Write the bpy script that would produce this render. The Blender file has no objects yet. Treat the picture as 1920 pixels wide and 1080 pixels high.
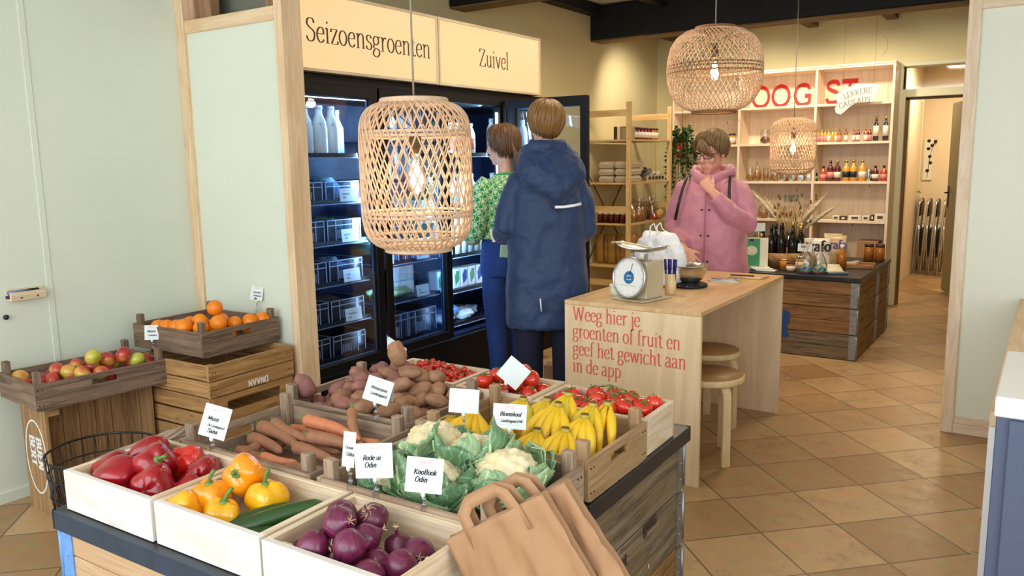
import bpy, math, random
from math import sin, cos, pi, sqrt, atan2, radians
from mathutils import Vector, Matrix, Euler, noise

random.seed(7)
S = bpy.context.scene
COL = S.collection

# ------------------------------------------------------------------ camera
cam_d = bpy.data.cameras.new('camera')
cam_d.sensor_width = 36.0
cam_d.lens = 36.0 * 1513.72 / 1920
cam_d.clip_start = 0.05
cam_d.clip_end = 60
cam = bpy.data.objects.new('camera', cam_d)
COL.objects.link(cam)
YAW, PIT, ROL = 0.59151, 0.15629, 0.016163
_f = Vector((-sin(YAW) * cos(PIT), cos(YAW) * cos(PIT), -sin(PIT)))
_r = Vector((cos(YAW), sin(YAW), 0))
_d = _f.cross(_r)
_r2 = cos(ROL) * _r + sin(ROL) * _d
_d2 = -sin(ROL) * _r + cos(ROL) * _d
cam.matrix_world = Matrix(((_r2.x, -_d2.x, -_f.x, 0), (_r2.y, -_d2.y, -_f.y, 0), (_r2.z, -_d2.z, -_f.z, 1.5), (0, 0, 0, 1)))
S.camera = cam

# ------------------------------------------------------------------ world, lights, exposure
w = bpy.data.worlds.new('daylight')
S.world = w
w.use_nodes = True
bg = w.node_tree.nodes['Background']
bg.inputs[0].default_value = (0.80, 0.90, 1.0, 1)
bg.inputs[1].default_value = 1.0
S.view_settings.view_transform = 'Standard'
S.view_settings.look = 'None'
S.view_settings.gamma = 1.0
S.view_settings.use_curve_mapping = False
S.view_settings.exposure = -0.08


def lamp(kind, name, loc, energy, col, target=None, size=None, size_y=None, spot=None, blend=.6, rad=None):
    d = bpy.data.lights.new(name, kind)
    d.energy = energy
    d.color = col
    if size:
        d.shape = 'RECTANGLE'
        d.size = size
        d.size_y = size_y or size
    if spot:
        d.spot_size = radians(spot)
        d.spot_blend = blend
    if rad is not None:
        d.shadow_soft_size = rad
    o = bpy.data.objects.new(name, d)
    COL.objects.link(o)
    o.location = loc
    if target is not None:
        o.rotation_euler = (Vector(target) - Vector(loc)).to_track_quat('-Z', 'Y').to_euler()
    return o


DAY = (0.88, 0.95, 1.0)
WARM = (1.0, 0.72, 0.42)
# daylight through the shop windows behind the viewer, the shop's own warm spots over the rear shelves
lamp('AREA', 'window_daylight', (-1.2, -1.35, 1.75), 150, DAY, (-1.6, 3.0, 0.9), 5.0, 2.3)
lamp('AREA', 'window_daylight_side', (2.2, 0.55, 1.6), 62, DAY, (-1.0, 3.6, 1.1), 2.4, 1.9)
for k, (lx, ly, tx, ty, tz, e) in enumerate(((-3.15, 7.45, -3.75, 7.9, 1.9, 26), (-2.55, 7.6, -2.6, 8.7, 1.6, 34), (-1.75, 7.6, -1.7, 8.7, 1.6, 34), (-0.9, 7.6, -1.0, 8.8, 1.6, 16))):
    lamp('SPOT', 'ceiling_spot_light', (lx, ly, 2.72), e * 2.4, (1, .87, .68), (tx, ty, tz), spot=95, blend=.9, rad=.05)
for lx, ly, e in ((-2.5, 6.0, 24), (-1.0, 5.9, 26), (-2.3, 4.2, 14)):
    lamp('AREA', 'warm_fill_light', (lx, ly, 2.6), e, (1, .82, .58), (lx, ly, 0), .5, .5)  # added warm fill from overhead, no fitting hangs there
lamp('AREA', 'corridor_light', (-1.0, 10.6, 2.55), 34, (1, .82, .58), (-1.0, 10.6, 0), .5, .5)


# ------------------------------------------------------------------ mesh builder
def rotm(e):
    if e is None:
        return Matrix.Identity(3)
    if isinstance(e, (tuple, list)):
        return Euler(e).to_matrix()
    if isinstance(e, (int, float)):
        return Matrix.Rotation(e, 3, 'Z')
    return e.to_3x3() if isinstance(e, Matrix) else e


class MB:
    def __init__(s):
        s.v = []; s.f = []; s.uv = []; s.sm = []; s.mi = []

    def add(s, vs, fs, uvs=None, smooth=False, mi=0):
        o = len(s.v)
        s.v.extend([tuple(p) for p in vs])
        for k, f in enumerate(fs):
            s.f.append([i + o for i in f])
            if uvs is None:
                s.uv.append([(vs[i][0] + vs[i][2] * .37, vs[i][1] + vs[i][2]) for i in f])
            elif isinstance(uvs, dict):
                s.uv.append(uvs[k])
            else:
                s.uv.append([uvs[i] for i in f])
            s.sm.append(smooth); s.mi.append(mi)
        return s

    def box(s, c, d, R=None, mi=0, u=None):
        R = rotm(R); c = Vector(c)
        ou, ov = (random.random() * 7, random.random() * 7)
        h = [x / 2 for x in d]
        L = max(range(3), key=lambda i: d[i]) if u is None else u
        cs = [(x * h[0], y * h[1], z * h[2]) for x in (-1, 1) for y in (-1, 1) for z in (-1, 1)]
        fs = [(0, 1, 3, 2), (4, 6, 7, 5), (0, 4, 5, 1), (2, 3, 7, 6), (0, 2, 6, 4), (1, 5, 7, 3)]
        ax = [0, 0, 1, 1, 2, 2]
        uv = {}
        for k, f in enumerate(fs):
            o = [i for i in range(3) if i != ax[k]]
            if L in o:
                a = L; b = [i for i in o if i != L][0]
            else:
                a, b = o[1], o[0]
            sc = 1 if L in o else .25
            uv[k] = [(cs[i][a] * sc + ou, cs[i][b] + ov + ax[k] * .37) for i in f]
        s.add([c + R @ Vector(p) for p in cs], fs, uv, False, mi)
        return s

    def bx(s, x0, x1, y0, y1, z0, z1, mi=0, u=None):
        return s.box(((x0 + x1) / 2, (y0 + y1) / 2, (z0 + z1) / 2), (abs(x1 - x0), abs(y1 - y0), abs(z1 - z0)), None, mi, u)

    def rings(s, rs, closed=True, cap=True, smooth=True, mi=0, uscale=None, loop=False, vs0=0.0):
        n = len(rs[0]); vs = [p for r in rs for p in r]
        fs = []; uv = {}
        m = len(rs)
        vv = [vs0]
        for i in range(1, m + 1):
            a = Vector(rs[i - 1][0]); b = Vector(rs[i % m][0])
            vv.append(vv[-1] + (b - a).length)
        us = []
        for r in rs:
            acc = [0.0]
            for j in range(n):
                acc.append(acc[-1] + (Vector(r[(j + 1) % n]) - Vector(r[j])).length)
            us.append(acc)
        k = 0
        for i in range(m if loop else m - 1):
            i2 = (i + 1) % m
            for j in range(n if closed else n - 1):
                j2 = (j + 1) % n
                fs.append((i * n + j, i * n + j2, i2 * n + j2, i2 * n + j))
                if uscale is None:
                    uv[k] = [(vv[i], us[i][j]), (vv[i], us[i][j + 1]), (vv[i + 1], us[i2][j + 1]), (vv[i + 1], us[i2][j])]
                else:
                    uv[k] = [(uscale * j / n, vv[i]), (uscale * (j + 1) / n, vv[i]), (uscale * (j + 1) / n, vv[i + 1]), (uscale * j / n, vv[i + 1])]
                k += 1
        if cap and not loop and closed:
            fs.append(tuple(reversed(range(n)))); uv[k] = [(0, 0)] * n; k += 1
            fs.append(tuple(range((m - 1) * n, m * n))); uv[k] = [(0, 0)] * n
        s.add(vs, fs, uv, smooth, mi)
        return s

    def tube(s, pts, r, n=8, cap=True, smooth=True, mi=0, loop=False, flat=1.0, up=None):
        pts = [Vector(p) for p in pts]; m = len(pts)
        rad = r if isinstance(r, (list, tuple)) else [r] * m
        T = []
        for i in range(m):
            if loop:
                t = pts[(i + 1) % m] - pts[i - 1]
            else:
                t = pts[min(i + 1, m - 1)] - pts[max(i - 1, 0)]
            T.append(t.normalized() if t.length > 1e-9 else Vector((0, 0, 1)))
        a = Vector(up) if up is not None else (Vector((0, 0, 1)) if abs(T[0].z) < .9 else Vector((1, 0, 0)))
        N = (a - T[0] * a.dot(T[0])).normalized()
        rs = []
        for i in range(m):
            if up is not None:
                N = Vector(up)
            N = N - T[i] * N.dot(T[i])
            N = N.normalized() if N.length > 1e-6 else T[i].orthogonal().normalized()
            B = T[i].cross(N)
            rs.append([pts[i] + (N * cos(2 * pi * j / n) * flat + B * sin(2 * pi * j / n)) * rad[i] for j in range(n)])
        return s.rings(rs, True, cap, smooth, mi, loop=loop)

    def lathe(s, prof, n=20, c=(0, 0, 0), R=None, smooth=True, mi=0, cap=True):
        R = rotm(R); c = Vector(c)
        rs = [[c + R @ Vector((r * cos(2 * pi * j / n), r * sin(2 * pi * j / n), z)) for j in range(n)] for r, z in prof]
        return s.rings(rs, True, cap, smooth, mi)

    def ell(s, c, r, n=14, m=9, R=None, fn=None, mi=0):
        R = rotm(R); c = Vector(c)
        if not isinstance(r, (tuple, list)):
            r = (r, r, r)
        rs = []
        for i in range(m + 1):
            th = pi * i / m
            ring = []
            for j in range(n):
                ph = 2 * pi * j / n
                d = Vector((sin(th) * cos(ph), sin(th) * sin(ph), -cos(th)))
                k = fn(d, th, ph) if fn else 1
                e = 1e-4
                ring.append(c + R @ Vector(((d.x or 0) * r[0] * k + e * cos(ph), d.y * r[1] * k + e * sin(ph), d.z * r[2] * k)))
            rs.append(ring)
        return s.rings(rs, True, True, True, mi)

    def prism(s, poly, z0, z1, M=None, mi=0, smooth=False):
        M = M or Matrix.Identity(4)
        n = len(poly)
        vs = [M @ Vector((p[0], p[1], z0)) for p in poly] + [M @ Vector((p[0], p[1], z1)) for p in poly]
        fs = [tuple(reversed(range(n))), tuple(range(n, 2 * n))]
        uv = {0: [poly[i] for i in reversed(range(n))], 1: [poly[i] for i in range(n)]}
        acc = 0
        for i in range(n):
            j = (i + 1) % n
            l = (Vector(poly[j]) - Vector(poly[i])).length
            fs.append((i, j, n + j, n + i))
            uv[2 + i] = [(acc, z0), (acc + l, z0), (acc + l, z1), (acc, z1)]
            acc += l
        s.add(vs, fs, uv, smooth, mi)
        return s

    def sheet(s, grid, mi=0, smooth=True, uv=None):
        """grid[i][j] of points"""
        m, n = len(grid), len(grid[0])
        vs = [p for r in grid for p in r]
        fs = []; uvs = {}; k = 0
        for i in range(m - 1):
            for j in range(n - 1):
                fs.append((i * n + j, i * n + j + 1, (i + 1) * n + j + 1, (i + 1) * n + j))
                uvs[k] = [((j) / (n - 1), i / (m - 1)), ((j + 1) / (n - 1), i / (m - 1)), ((j + 1) / (n - 1), (i + 1) / (m - 1)), (j / (n - 1), (i + 1) / (m - 1))]
                k += 1
        s.add(vs, fs, uvs, smooth, mi)
        return s

    def build(s, name, mats, parent=None, loc=None, rot=None, bev=0, sub=0, solid=0, seg=1):
        me = bpy.data.meshes.new(name)
        me.from_pydata(s.v, [], s.f)
        uvl = me.uv_layers.new(name='UVMap')
        flat = [c for f in s.uv for p in f for c in p]
        uvl.data.foreach_set('uv', flat)
        me.polygons.foreach_set('use_smooth', s.sm)
        if not isinstance(mats, (list, tuple)):
            mats = [mats]
        for m in mats:
            me.materials.append(m)
        me.polygons.foreach_set('material_index', s.mi)
        me.update()
        o = bpy.data.objects.new(name, me)
        COL.objects.link(o)
        if parent is not None:
            o.parent = parent
        if loc is not None:
            o.location = loc
        if rot is not None:
            o.rotation_euler = rot if isinstance(rot, (tuple, list, Euler)) else (0, 0, rot)
        if solid:
            m = o.modifiers.new('thickness', 'SOLIDIFY'); m.thickness = solid; m.offset = 0
        if bev:
            m = o.modifiers.new('bevel', 'BEVEL'); m.width = bev; m.segments = seg; m.limit_method = 'ANGLE'; m.angle_limit = radians(40)
        if sub:
            m = o.modifiers.new('smooth', 'SUBSURF'); m.levels = sub; m.render_levels = sub
        return o


def tag(o, label, cat, group=None, kind=None):
    o['label'] = label
    o['category'] = cat
    if group:
        o['group'] = group
    if kind:
        o['kind'] = kind
    return o


def thing(name, label, cat, loc=(0, 0, 0), rot=0, group=None):
    o = bpy.data.objects.new(name, None)
    o.empty_display_size = .05
    COL.objects.link(o)
    o.location = loc
    o.rotation_euler = rot if isinstance(rot, (tuple, list, Euler)) else (0, 0, rot)
    return tag(o, label, cat, group)


def struct(o):
    o['kind'] = 'structure'
    return o


def dup(root, loc, rot=None, scale=None, label=None, group=None):
    def cp(o, par):
        c = o.copy()
        COL.objects.link(c)
        if par is not None:
            c.parent = par
        for ch in list(o.children):
            cp(ch, c)
        return c
    r = cp(root, None)
    r.location = loc
    if rot is not None:
        r.rotation_euler = rot if isinstance(rot, (tuple, list, Euler)) else (0, 0, rot)
    if scale is not None:
        r.scale = (scale,) * 3 if isinstance(scale, (int, float)) else scale
    if label:
        r['label'] = label
    if group:
        r['group'] = group
    return r


# ------------------------------------------------------------------ materials
def _nt(name):
    m = bpy.data.materials.new(name)
    m.use_nodes = True
    t = m.node_tree
    return m, t, t.nodes, t.links, t.nodes['Principled BSDF']


def c4(c):
    return (c[0], c[1], c[2], 1)


def hx(h):
    v = [int(h[i:i + 2], 16) / 255 for i in (0, 2, 4)]
    return tuple(x / 12.92 if x <= .04045 else ((x + .055) / 1.055) ** 2.4 for x in v)


def pm(name, col, rough=.5, metal=0, var=None, vs=6, bump=0, bs=40, emit=None, es=0, trans=0, coat=0, sss=0, spec=.5, obj_rand=0, sheen=0, ramp=None):
    m, t, N, L, b = _nt(name)
    b.inputs['Roughness'].default_value = rough
    b.inputs['Metallic'].default_value = metal
    b.inputs['Base Color'].default_value = c4(col)
    b.inputs['Specular IOR Level'].default_value = spec
    if coat:
        b.inputs['Coat Weight'].default_value = coat
        b.inputs['Coat Roughness'].default_value = .08
    if sss:
        b.inputs['Subsurface Weight'].default_value = sss
        b.inputs['Subsurface Radius'].default_value = (.02, .008, .004)
        b.inputs['Subsurface Scale'].default_value = .3
    if trans:
        b.inputs['Transmission Weight'].default_value = trans
    if sheen:
        b.inputs['Sheen Weight'].default_value = sheen
    if emit:
        b.inputs['Emission Color'].default_value = c4(emit)
        b.inputs['Emission Strength'].default_value = es
    tc = N.new('ShaderNodeTexCoord')
    src = None
    if var:
        nz = N.new('ShaderNodeTexNoise'); nz.inputs['Scale'].default_value = vs; nz.inputs['Detail'].default_value = 3
        L.new(tc.outputs['Object'], nz.inputs['Vector'])
        fac = nz.outputs['Fac']
        if obj_rand:
            oi = N.new('ShaderNodeObjectInfo')
            ad = N.new('ShaderNodeMath'); ad.operation = 'MULTIPLY_ADD'
            L.new(oi.outputs['Random'], ad.inputs[0]); ad.inputs[1].default_value = obj_rand
            L.new(fac, ad.inputs[2])
            sb = N.new('ShaderNodeMath'); sb.operation = 'SUBTRACT'
            L.new(ad.outputs[0], sb.inputs[0]); sb.inputs[1].default_value = obj_rand / 2
            fac = sb.outputs[0]
        rp = N.new('ShaderNodeValToRGB')
        L.new(fac, rp.inputs['Fac'])
        cols = ramp or [(.32, col), (.68, var)]
        while len(rp.color_ramp.elements) < len(cols):
            rp.color_ramp.elements.new(.5)
        for e, (p, c) in zip(rp.color_ramp.elements, cols):
            e.position = p; e.color = c4(c)
        L.new(rp.outputs['Color'], b.inputs['Base Color'])
    if bump:
        nb = N.new('ShaderNodeTexNoise'); nb.inputs['Scale'].default_value = bs; nb.inputs['Detail'].default_value = 3
        L.new(tc.outputs['Object'], nb.inputs['Vector'])
        bp = N.new('ShaderNodeBump'); bp.inputs['Strength'].default_value = bump; bp.inputs['Distance'].default_value = .004
        L.new(nb.outputs['Fac'], bp.inputs['Height'])
        L.new(bp.outputs['Normal'], b.inputs['Normal'])
    return m


def wood(name, c1, c2, rough=.55, grain=1.0, knot=None, kd=1.0, blotch=None, bump=.15, us=1.6, vs=26):
    m, t, N, L, b = _nt(name)
    b.inputs['Roughness'].default_value = rough
    tc = N.new('ShaderNodeTexCoord')
    mp = N.new('ShaderNodeMapping'); mp.inputs['Scale'].default_value = (us, vs, 1)
    L.new(tc.outputs['UV'], mp.inputs['Vector'])
    nz = N.new('ShaderNodeTexNoise'); nz.inputs['Scale'].default_value = 1.6; nz.inputs['Detail'].default_value = 6; nz.inputs['Roughness'].default_value = .62; nz.inputs['Distortion'].default_value = 1.1
    L.new(mp.outputs['Vector'], nz.inputs['Vector'])
    rp = N.new('ShaderNodeValToRGB')
    rp.color_ramp.elements[0].position = .40; rp.color_ramp.elements[0].color = c4(c1)
    rp.color_ramp.elements[1].position = .60; rp.color_ramp.elements[1].color = c4(c2)
    L.new(nz.outputs['Fac'], rp.inputs['Fac'])
    out = rp.outputs['Color']
    if blotch:
        n2 = N.new('ShaderNodeTexNoise'); n2.inputs['Scale'].default_value = 5; n2.inputs['Detail'].default_value = 4
        L.new(tc.outputs['UV'], n2.inputs['Vector'])
        r2 = N.new('ShaderNodeValToRGB'); r2.color_ramp.elements[0].position = .45; r2.color_ramp.elements[1].position = .7
        L.new(n2.outputs['Fac'], r2.inputs['Fac'])
        mx = N.new('ShaderNodeMix'); mx.data_type = 'RGBA'
        L.new(r2.outputs['Color'], mx.inputs['Factor']); L.new(out, mx.inputs['A']); mx.inputs['B'].default_value = c4(blotch)
        out = mx.outputs['Result']
    if knot:
        m2 = N.new('ShaderNodeMapping'); m2.inputs['Scale'].default_value = (2.2 * kd, 6 * kd, 1)
        L.new(tc.outputs['UV'], m2.inputs['Vector'])
        vo = N.new('ShaderNodeTexVoronoi'); vo.inputs['Scale'].default_value = 1.0
        L.new(m2.outputs['Vector'], vo.inputs['Vector'])
        r3 = N.new('ShaderNodeValToRGB')
        r3.color_ramp.elements[0].position = .03; r3.color_ramp.elements[0].color = (.85, .85, .85, 1)
        r3.color_ramp.elements[1].position = .085; r3.color_ramp.elements[1].color = (0, 0, 0, 1)
        L.new(vo.outputs['Distance'], r3.inputs['Fac'])
        mx = N.new('ShaderNodeMix'); mx.data_type = 'RGBA'
        L.new(r3.outputs['Color'], mx.inputs['Factor']); L.new(out, mx.inputs['A']); mx.inputs['B'].default_value = c4(knot)
        out = mx.outputs['Result']
    L.new(out, b.inputs['Base Color'])
    if bump:
        bp = N.new('ShaderNodeBump'); bp.inputs['Strength'].default_value = bump; bp.inputs['Distance'].default_value = .002
        L.new(nz.outputs['Fac'], bp.inputs['Height']); L.new(bp.outputs['Normal'], b.inputs['Normal'])
    return m


def glass(name, tint=(1, 1, 1), refl=.12, rough=.02):
    m = bpy.data.materials.new(name); m.use_nodes = True
    t = m.node_tree; N = t.nodes; L = t.links
    N.remove(N['Principled BSDF'])
    tr = N.new('ShaderNodeBsdfTransparent'); tr.inputs[0].default_value = c4(tint)
    gl = N.new('ShaderNodeBsdfGlossy'); gl.inputs['Roughness'].default_value = rough
    lw = N.new('ShaderNodeLayerWeight'); lw.inputs['Blend'].default_value = .25
    ma = N.new('ShaderNodeMath'); ma.operation = 'MULTIPLY_ADD'
    L.new(lw.outputs['Fresnel'], ma.inputs[0]); ma.inputs[1].default_value = .6; ma.inputs[2].default_value = refl * .3
    mx = N.new('ShaderNodeMixShader')
    L.new(ma.outputs[0], mx.inputs[0]); L.new(tr.outputs[0], mx.inputs[1]); L.new(gl.outputs[0], mx.inputs[2])
    L.new(mx.outputs[0], N['Material Output'].inputs[0])
    return m


def emis(name, col, st):
    m = bpy.data.materials.new(name); m.use_nodes = True
    t = m.node_tree; N = t.nodes
    N.remove(N['Principled BSDF'])
    e = N.new('ShaderNodeEmission'); e.inputs[0].default_value = c4(col); e.inputs[1].default_value = st
    t.links.new(e.outputs[0], N['Material Output'].inputs[0])
    return m


M = {}
M['wall'] = pm('pale_green_wall', hx('dbe0d0'), .8, var=hx('d5dbca'), vs=1.5, bump=.03, bs=60)
M['cream'] = pm('cream_plaster', hx('e2d6a8'), .85, var=hx('dccf9e'), vs=1.2, bump=.06, bs=30)
M['ceil'] = pm('white_ceiling', hx('e9e6df'), .9)
M['beam'] = pm('black_stained_beam', hx('121214'), .7, var=hx('08080a'), vs=9, bump=.3, bs=25)
M['beamlow'] = wood('weathered_beam', hx('6b5638'), hx('8a7046'), .8)
M['pine'] = wood('pine_stud', hx('e6cba6'), hx('d8b78e'), .6, knot=hx('8c5a32'), kd=1.6, vs=16)
M['pinepale'] = wood('pale_pine_crate', hx('e2cfb4'), hx('cdb390'), .6, knot=hx('a67c56'), kd=1.2, vs=22)
M['pinedaylit'] = wood('daylit_pine_front', hx('e3ded8'), hx('d3cbc1'), .55, knot=hx('b8a48f'), kd=1.0, vs=20)  # same pine, whitened in colour for the daylight on the crate fronts
M['ply'] = wood('birch_plywood', hx('ecd2ab'), hx('e2c49a'), .45, us=.8, vs=7, bump=.03, knot=hx('c49a6a'), kd=.7)
M['plytop'] = wood('plywood_worktop', hx('e4c193'), hx('d3a873'), .35, us=.8, vs=9, bump=.03)
M['old'] = wood('weathered_crate_wood', hx('a48d76'), hx('715c48'), .75, knot=hx('4a382a'), kd=2.0, blotch=hx('8f7b66'), bump=.35)
M['olddark'] = wood('dark_weathered_crate', hx('8d7560'), hx('594536'), .8, knot=hx('3e2e22'), kd=2.0, blotch=hx('755f4e'), bump=.35)
M['honey'] = wood('honey_crate_wood', hx('bf935e'), hx('8a6236'), .7, knot=hx('5a3b1e'), kd=1.8, blotch=hx('a87f50'), bump=.25)
M['tan'] = wood('tan_crate_wood', hx('b08a60'), hx('8a6842'), .7, knot=hx('6a4a2c'), kd=1.8, bump=.25)
M['collar'] = wood('pallet_collar_grey', hx('8b7961'), hx('574836'), .75, knot=hx('463627'), kd=1.4, blotch=hx('7c6748'), bump=.3)
M['collarb'] = wood('pallet_collar_brown', hx('a0774a'), hx('72502c'), .7, knot=hx('4d3117'), kd=1.4, blotch=hx('96703f'), bump=.25)
M['collarl'] = wood('pallet_collar_pale', hx('c8a884'), hx('b18f6b'), .65, knot=hx('7a5a3a'), kd=1.2, blotch=hx('bd9b76'), bump=.2)
M['lid'] = pm('black_film_ply', hx('26282d'), .38, var=hx('1c1e22'), vs=14)
M['lidedge'] = pm('navy_lid_edge', hx('2d3d50'), .5, var=hx('26323f'), vs=20)
M['zinc'] = pm('zinc_hinge', hx('a9adb0'), .42, .85, var=hx('8b9094'), vs=30, bump=.1, bs=80)
M['bluepaint'] = pm('blue_painted_steel', hx('6f9fd8'), .5, var=hx('5f90cc'), vs=40)
M['blackm'] = pm('black_metal', hx('0c0d0f'), .35, .0)
M['blackp'] = pm('black_plastic', hx('121314'), .45)
M['chrome'] = pm('brushed_steel', hx('c8c8c6'), .25, 1.0)
M['steel'] = pm('stainless_steel', hx('bfc0be'), .32, .9)
M['paper'] = pm('white_card', hx('dde5e3'), .7)
M['paper2'] = pm('cream_card', hx('efead6'), .7)
M['ink'] = pm('black_ink', hx('14161a'), .7)
M['pinkink'] = pm('pale_red_ink', hx('e0a9a2'), .7)
M['red'] = pm('red_vinyl', hx('dc5f55'), .6)
M['redbright'] = pm('bright_red_letter', hx('e2231a'), .5)
M['brownink'] = pm('dark_brown_vinyl', hx('4a3626'), .6)
M['greyink'] = pm('grey_ink', hx('827c78'), .7)
M['acrylic'] = glass('clear_acrylic', (.97, .98, .98), .35, .05)
M['pane'] = glass('fridge_pane', (.86, .92, 1.0), .10, .01)
M['clear'] = glass('clear_bag_film', (.97, .96, .93), .5, .18)
M['jarglass'] = glass('jar_glass', (.95, .96, .95), .25, .04)
M['bulbglass'] = glass('bulb_glass', (1, .97, .92), .25, .02)
M['bulb'] = emis('bulb_glow', (1, .72, .38), 70)
M['led'] = emis('led_strip', (.62, .82, 1), 14)
M['kraft'] = pm('brown_kraft_paper', hx('a9805c'), .75, var=hx('9d7552'), vs=5, bump=.08, bs=12)
M['white'] = pm('white_paint', hx('eceae6'), .5)
M['whitep'] = pm('white_plastic', hx('f0efec'), .35)
M['skin'] = pm('skin', hx('e2b19a'), .5, var=hx('d9a38b'), vs=25, sss=.1)
M['soil'] = pm('earth_brown_liner', hx('5b4b3b'), .9)  # plain earth brown, assigned to no object


# ------------------------------------------------------------------ pen-stroke lettering
def _arc(cx, cy, rx, ry, a0, a1, n=14):
    return [(cx + rx * cos(radians(a0 + (a1 - a0) * i / n)), cy + ry * sin(radians(a0 + (a1 - a0) * i / n))) for i in range(n + 1)]


def _cr(pts, k=5):
    out = []
    P = [pts[0]] + list(pts) + [pts[-1]]
    for i in range(1, len(P) - 2):
        p0, p1, p2, p3 = P[i - 1:i + 3]
        for j in range(k):
            t = j / k
            out.append(tuple(.5 * (2 * p1[a] + (p2[a] - p0[a]) * t + (2 * p0[a] - 5 * p1[a] + 4 * p2[a] - p3[a]) * t * t + (3 * p1[a] - p0[a] - 3 * p2[a] + p3[a]) * t ** 3) for a in (0, 1)))
    out.append(tuple(pts[-1]))
    return out


def _st(x, y0, y1, s0=1, s1=1, w=.075):
    r = [[(x, y0), (x, y1)]]
    if s0: r.append([(x - w, y0), (x + w, y0)])
    if s1 == 1: r.append([(x - w, y1), (x + w, y1)])
    if s1 == 2: r.append([(x - w * 1.1, y1 - .03), (x, y1)])
    return r


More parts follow.
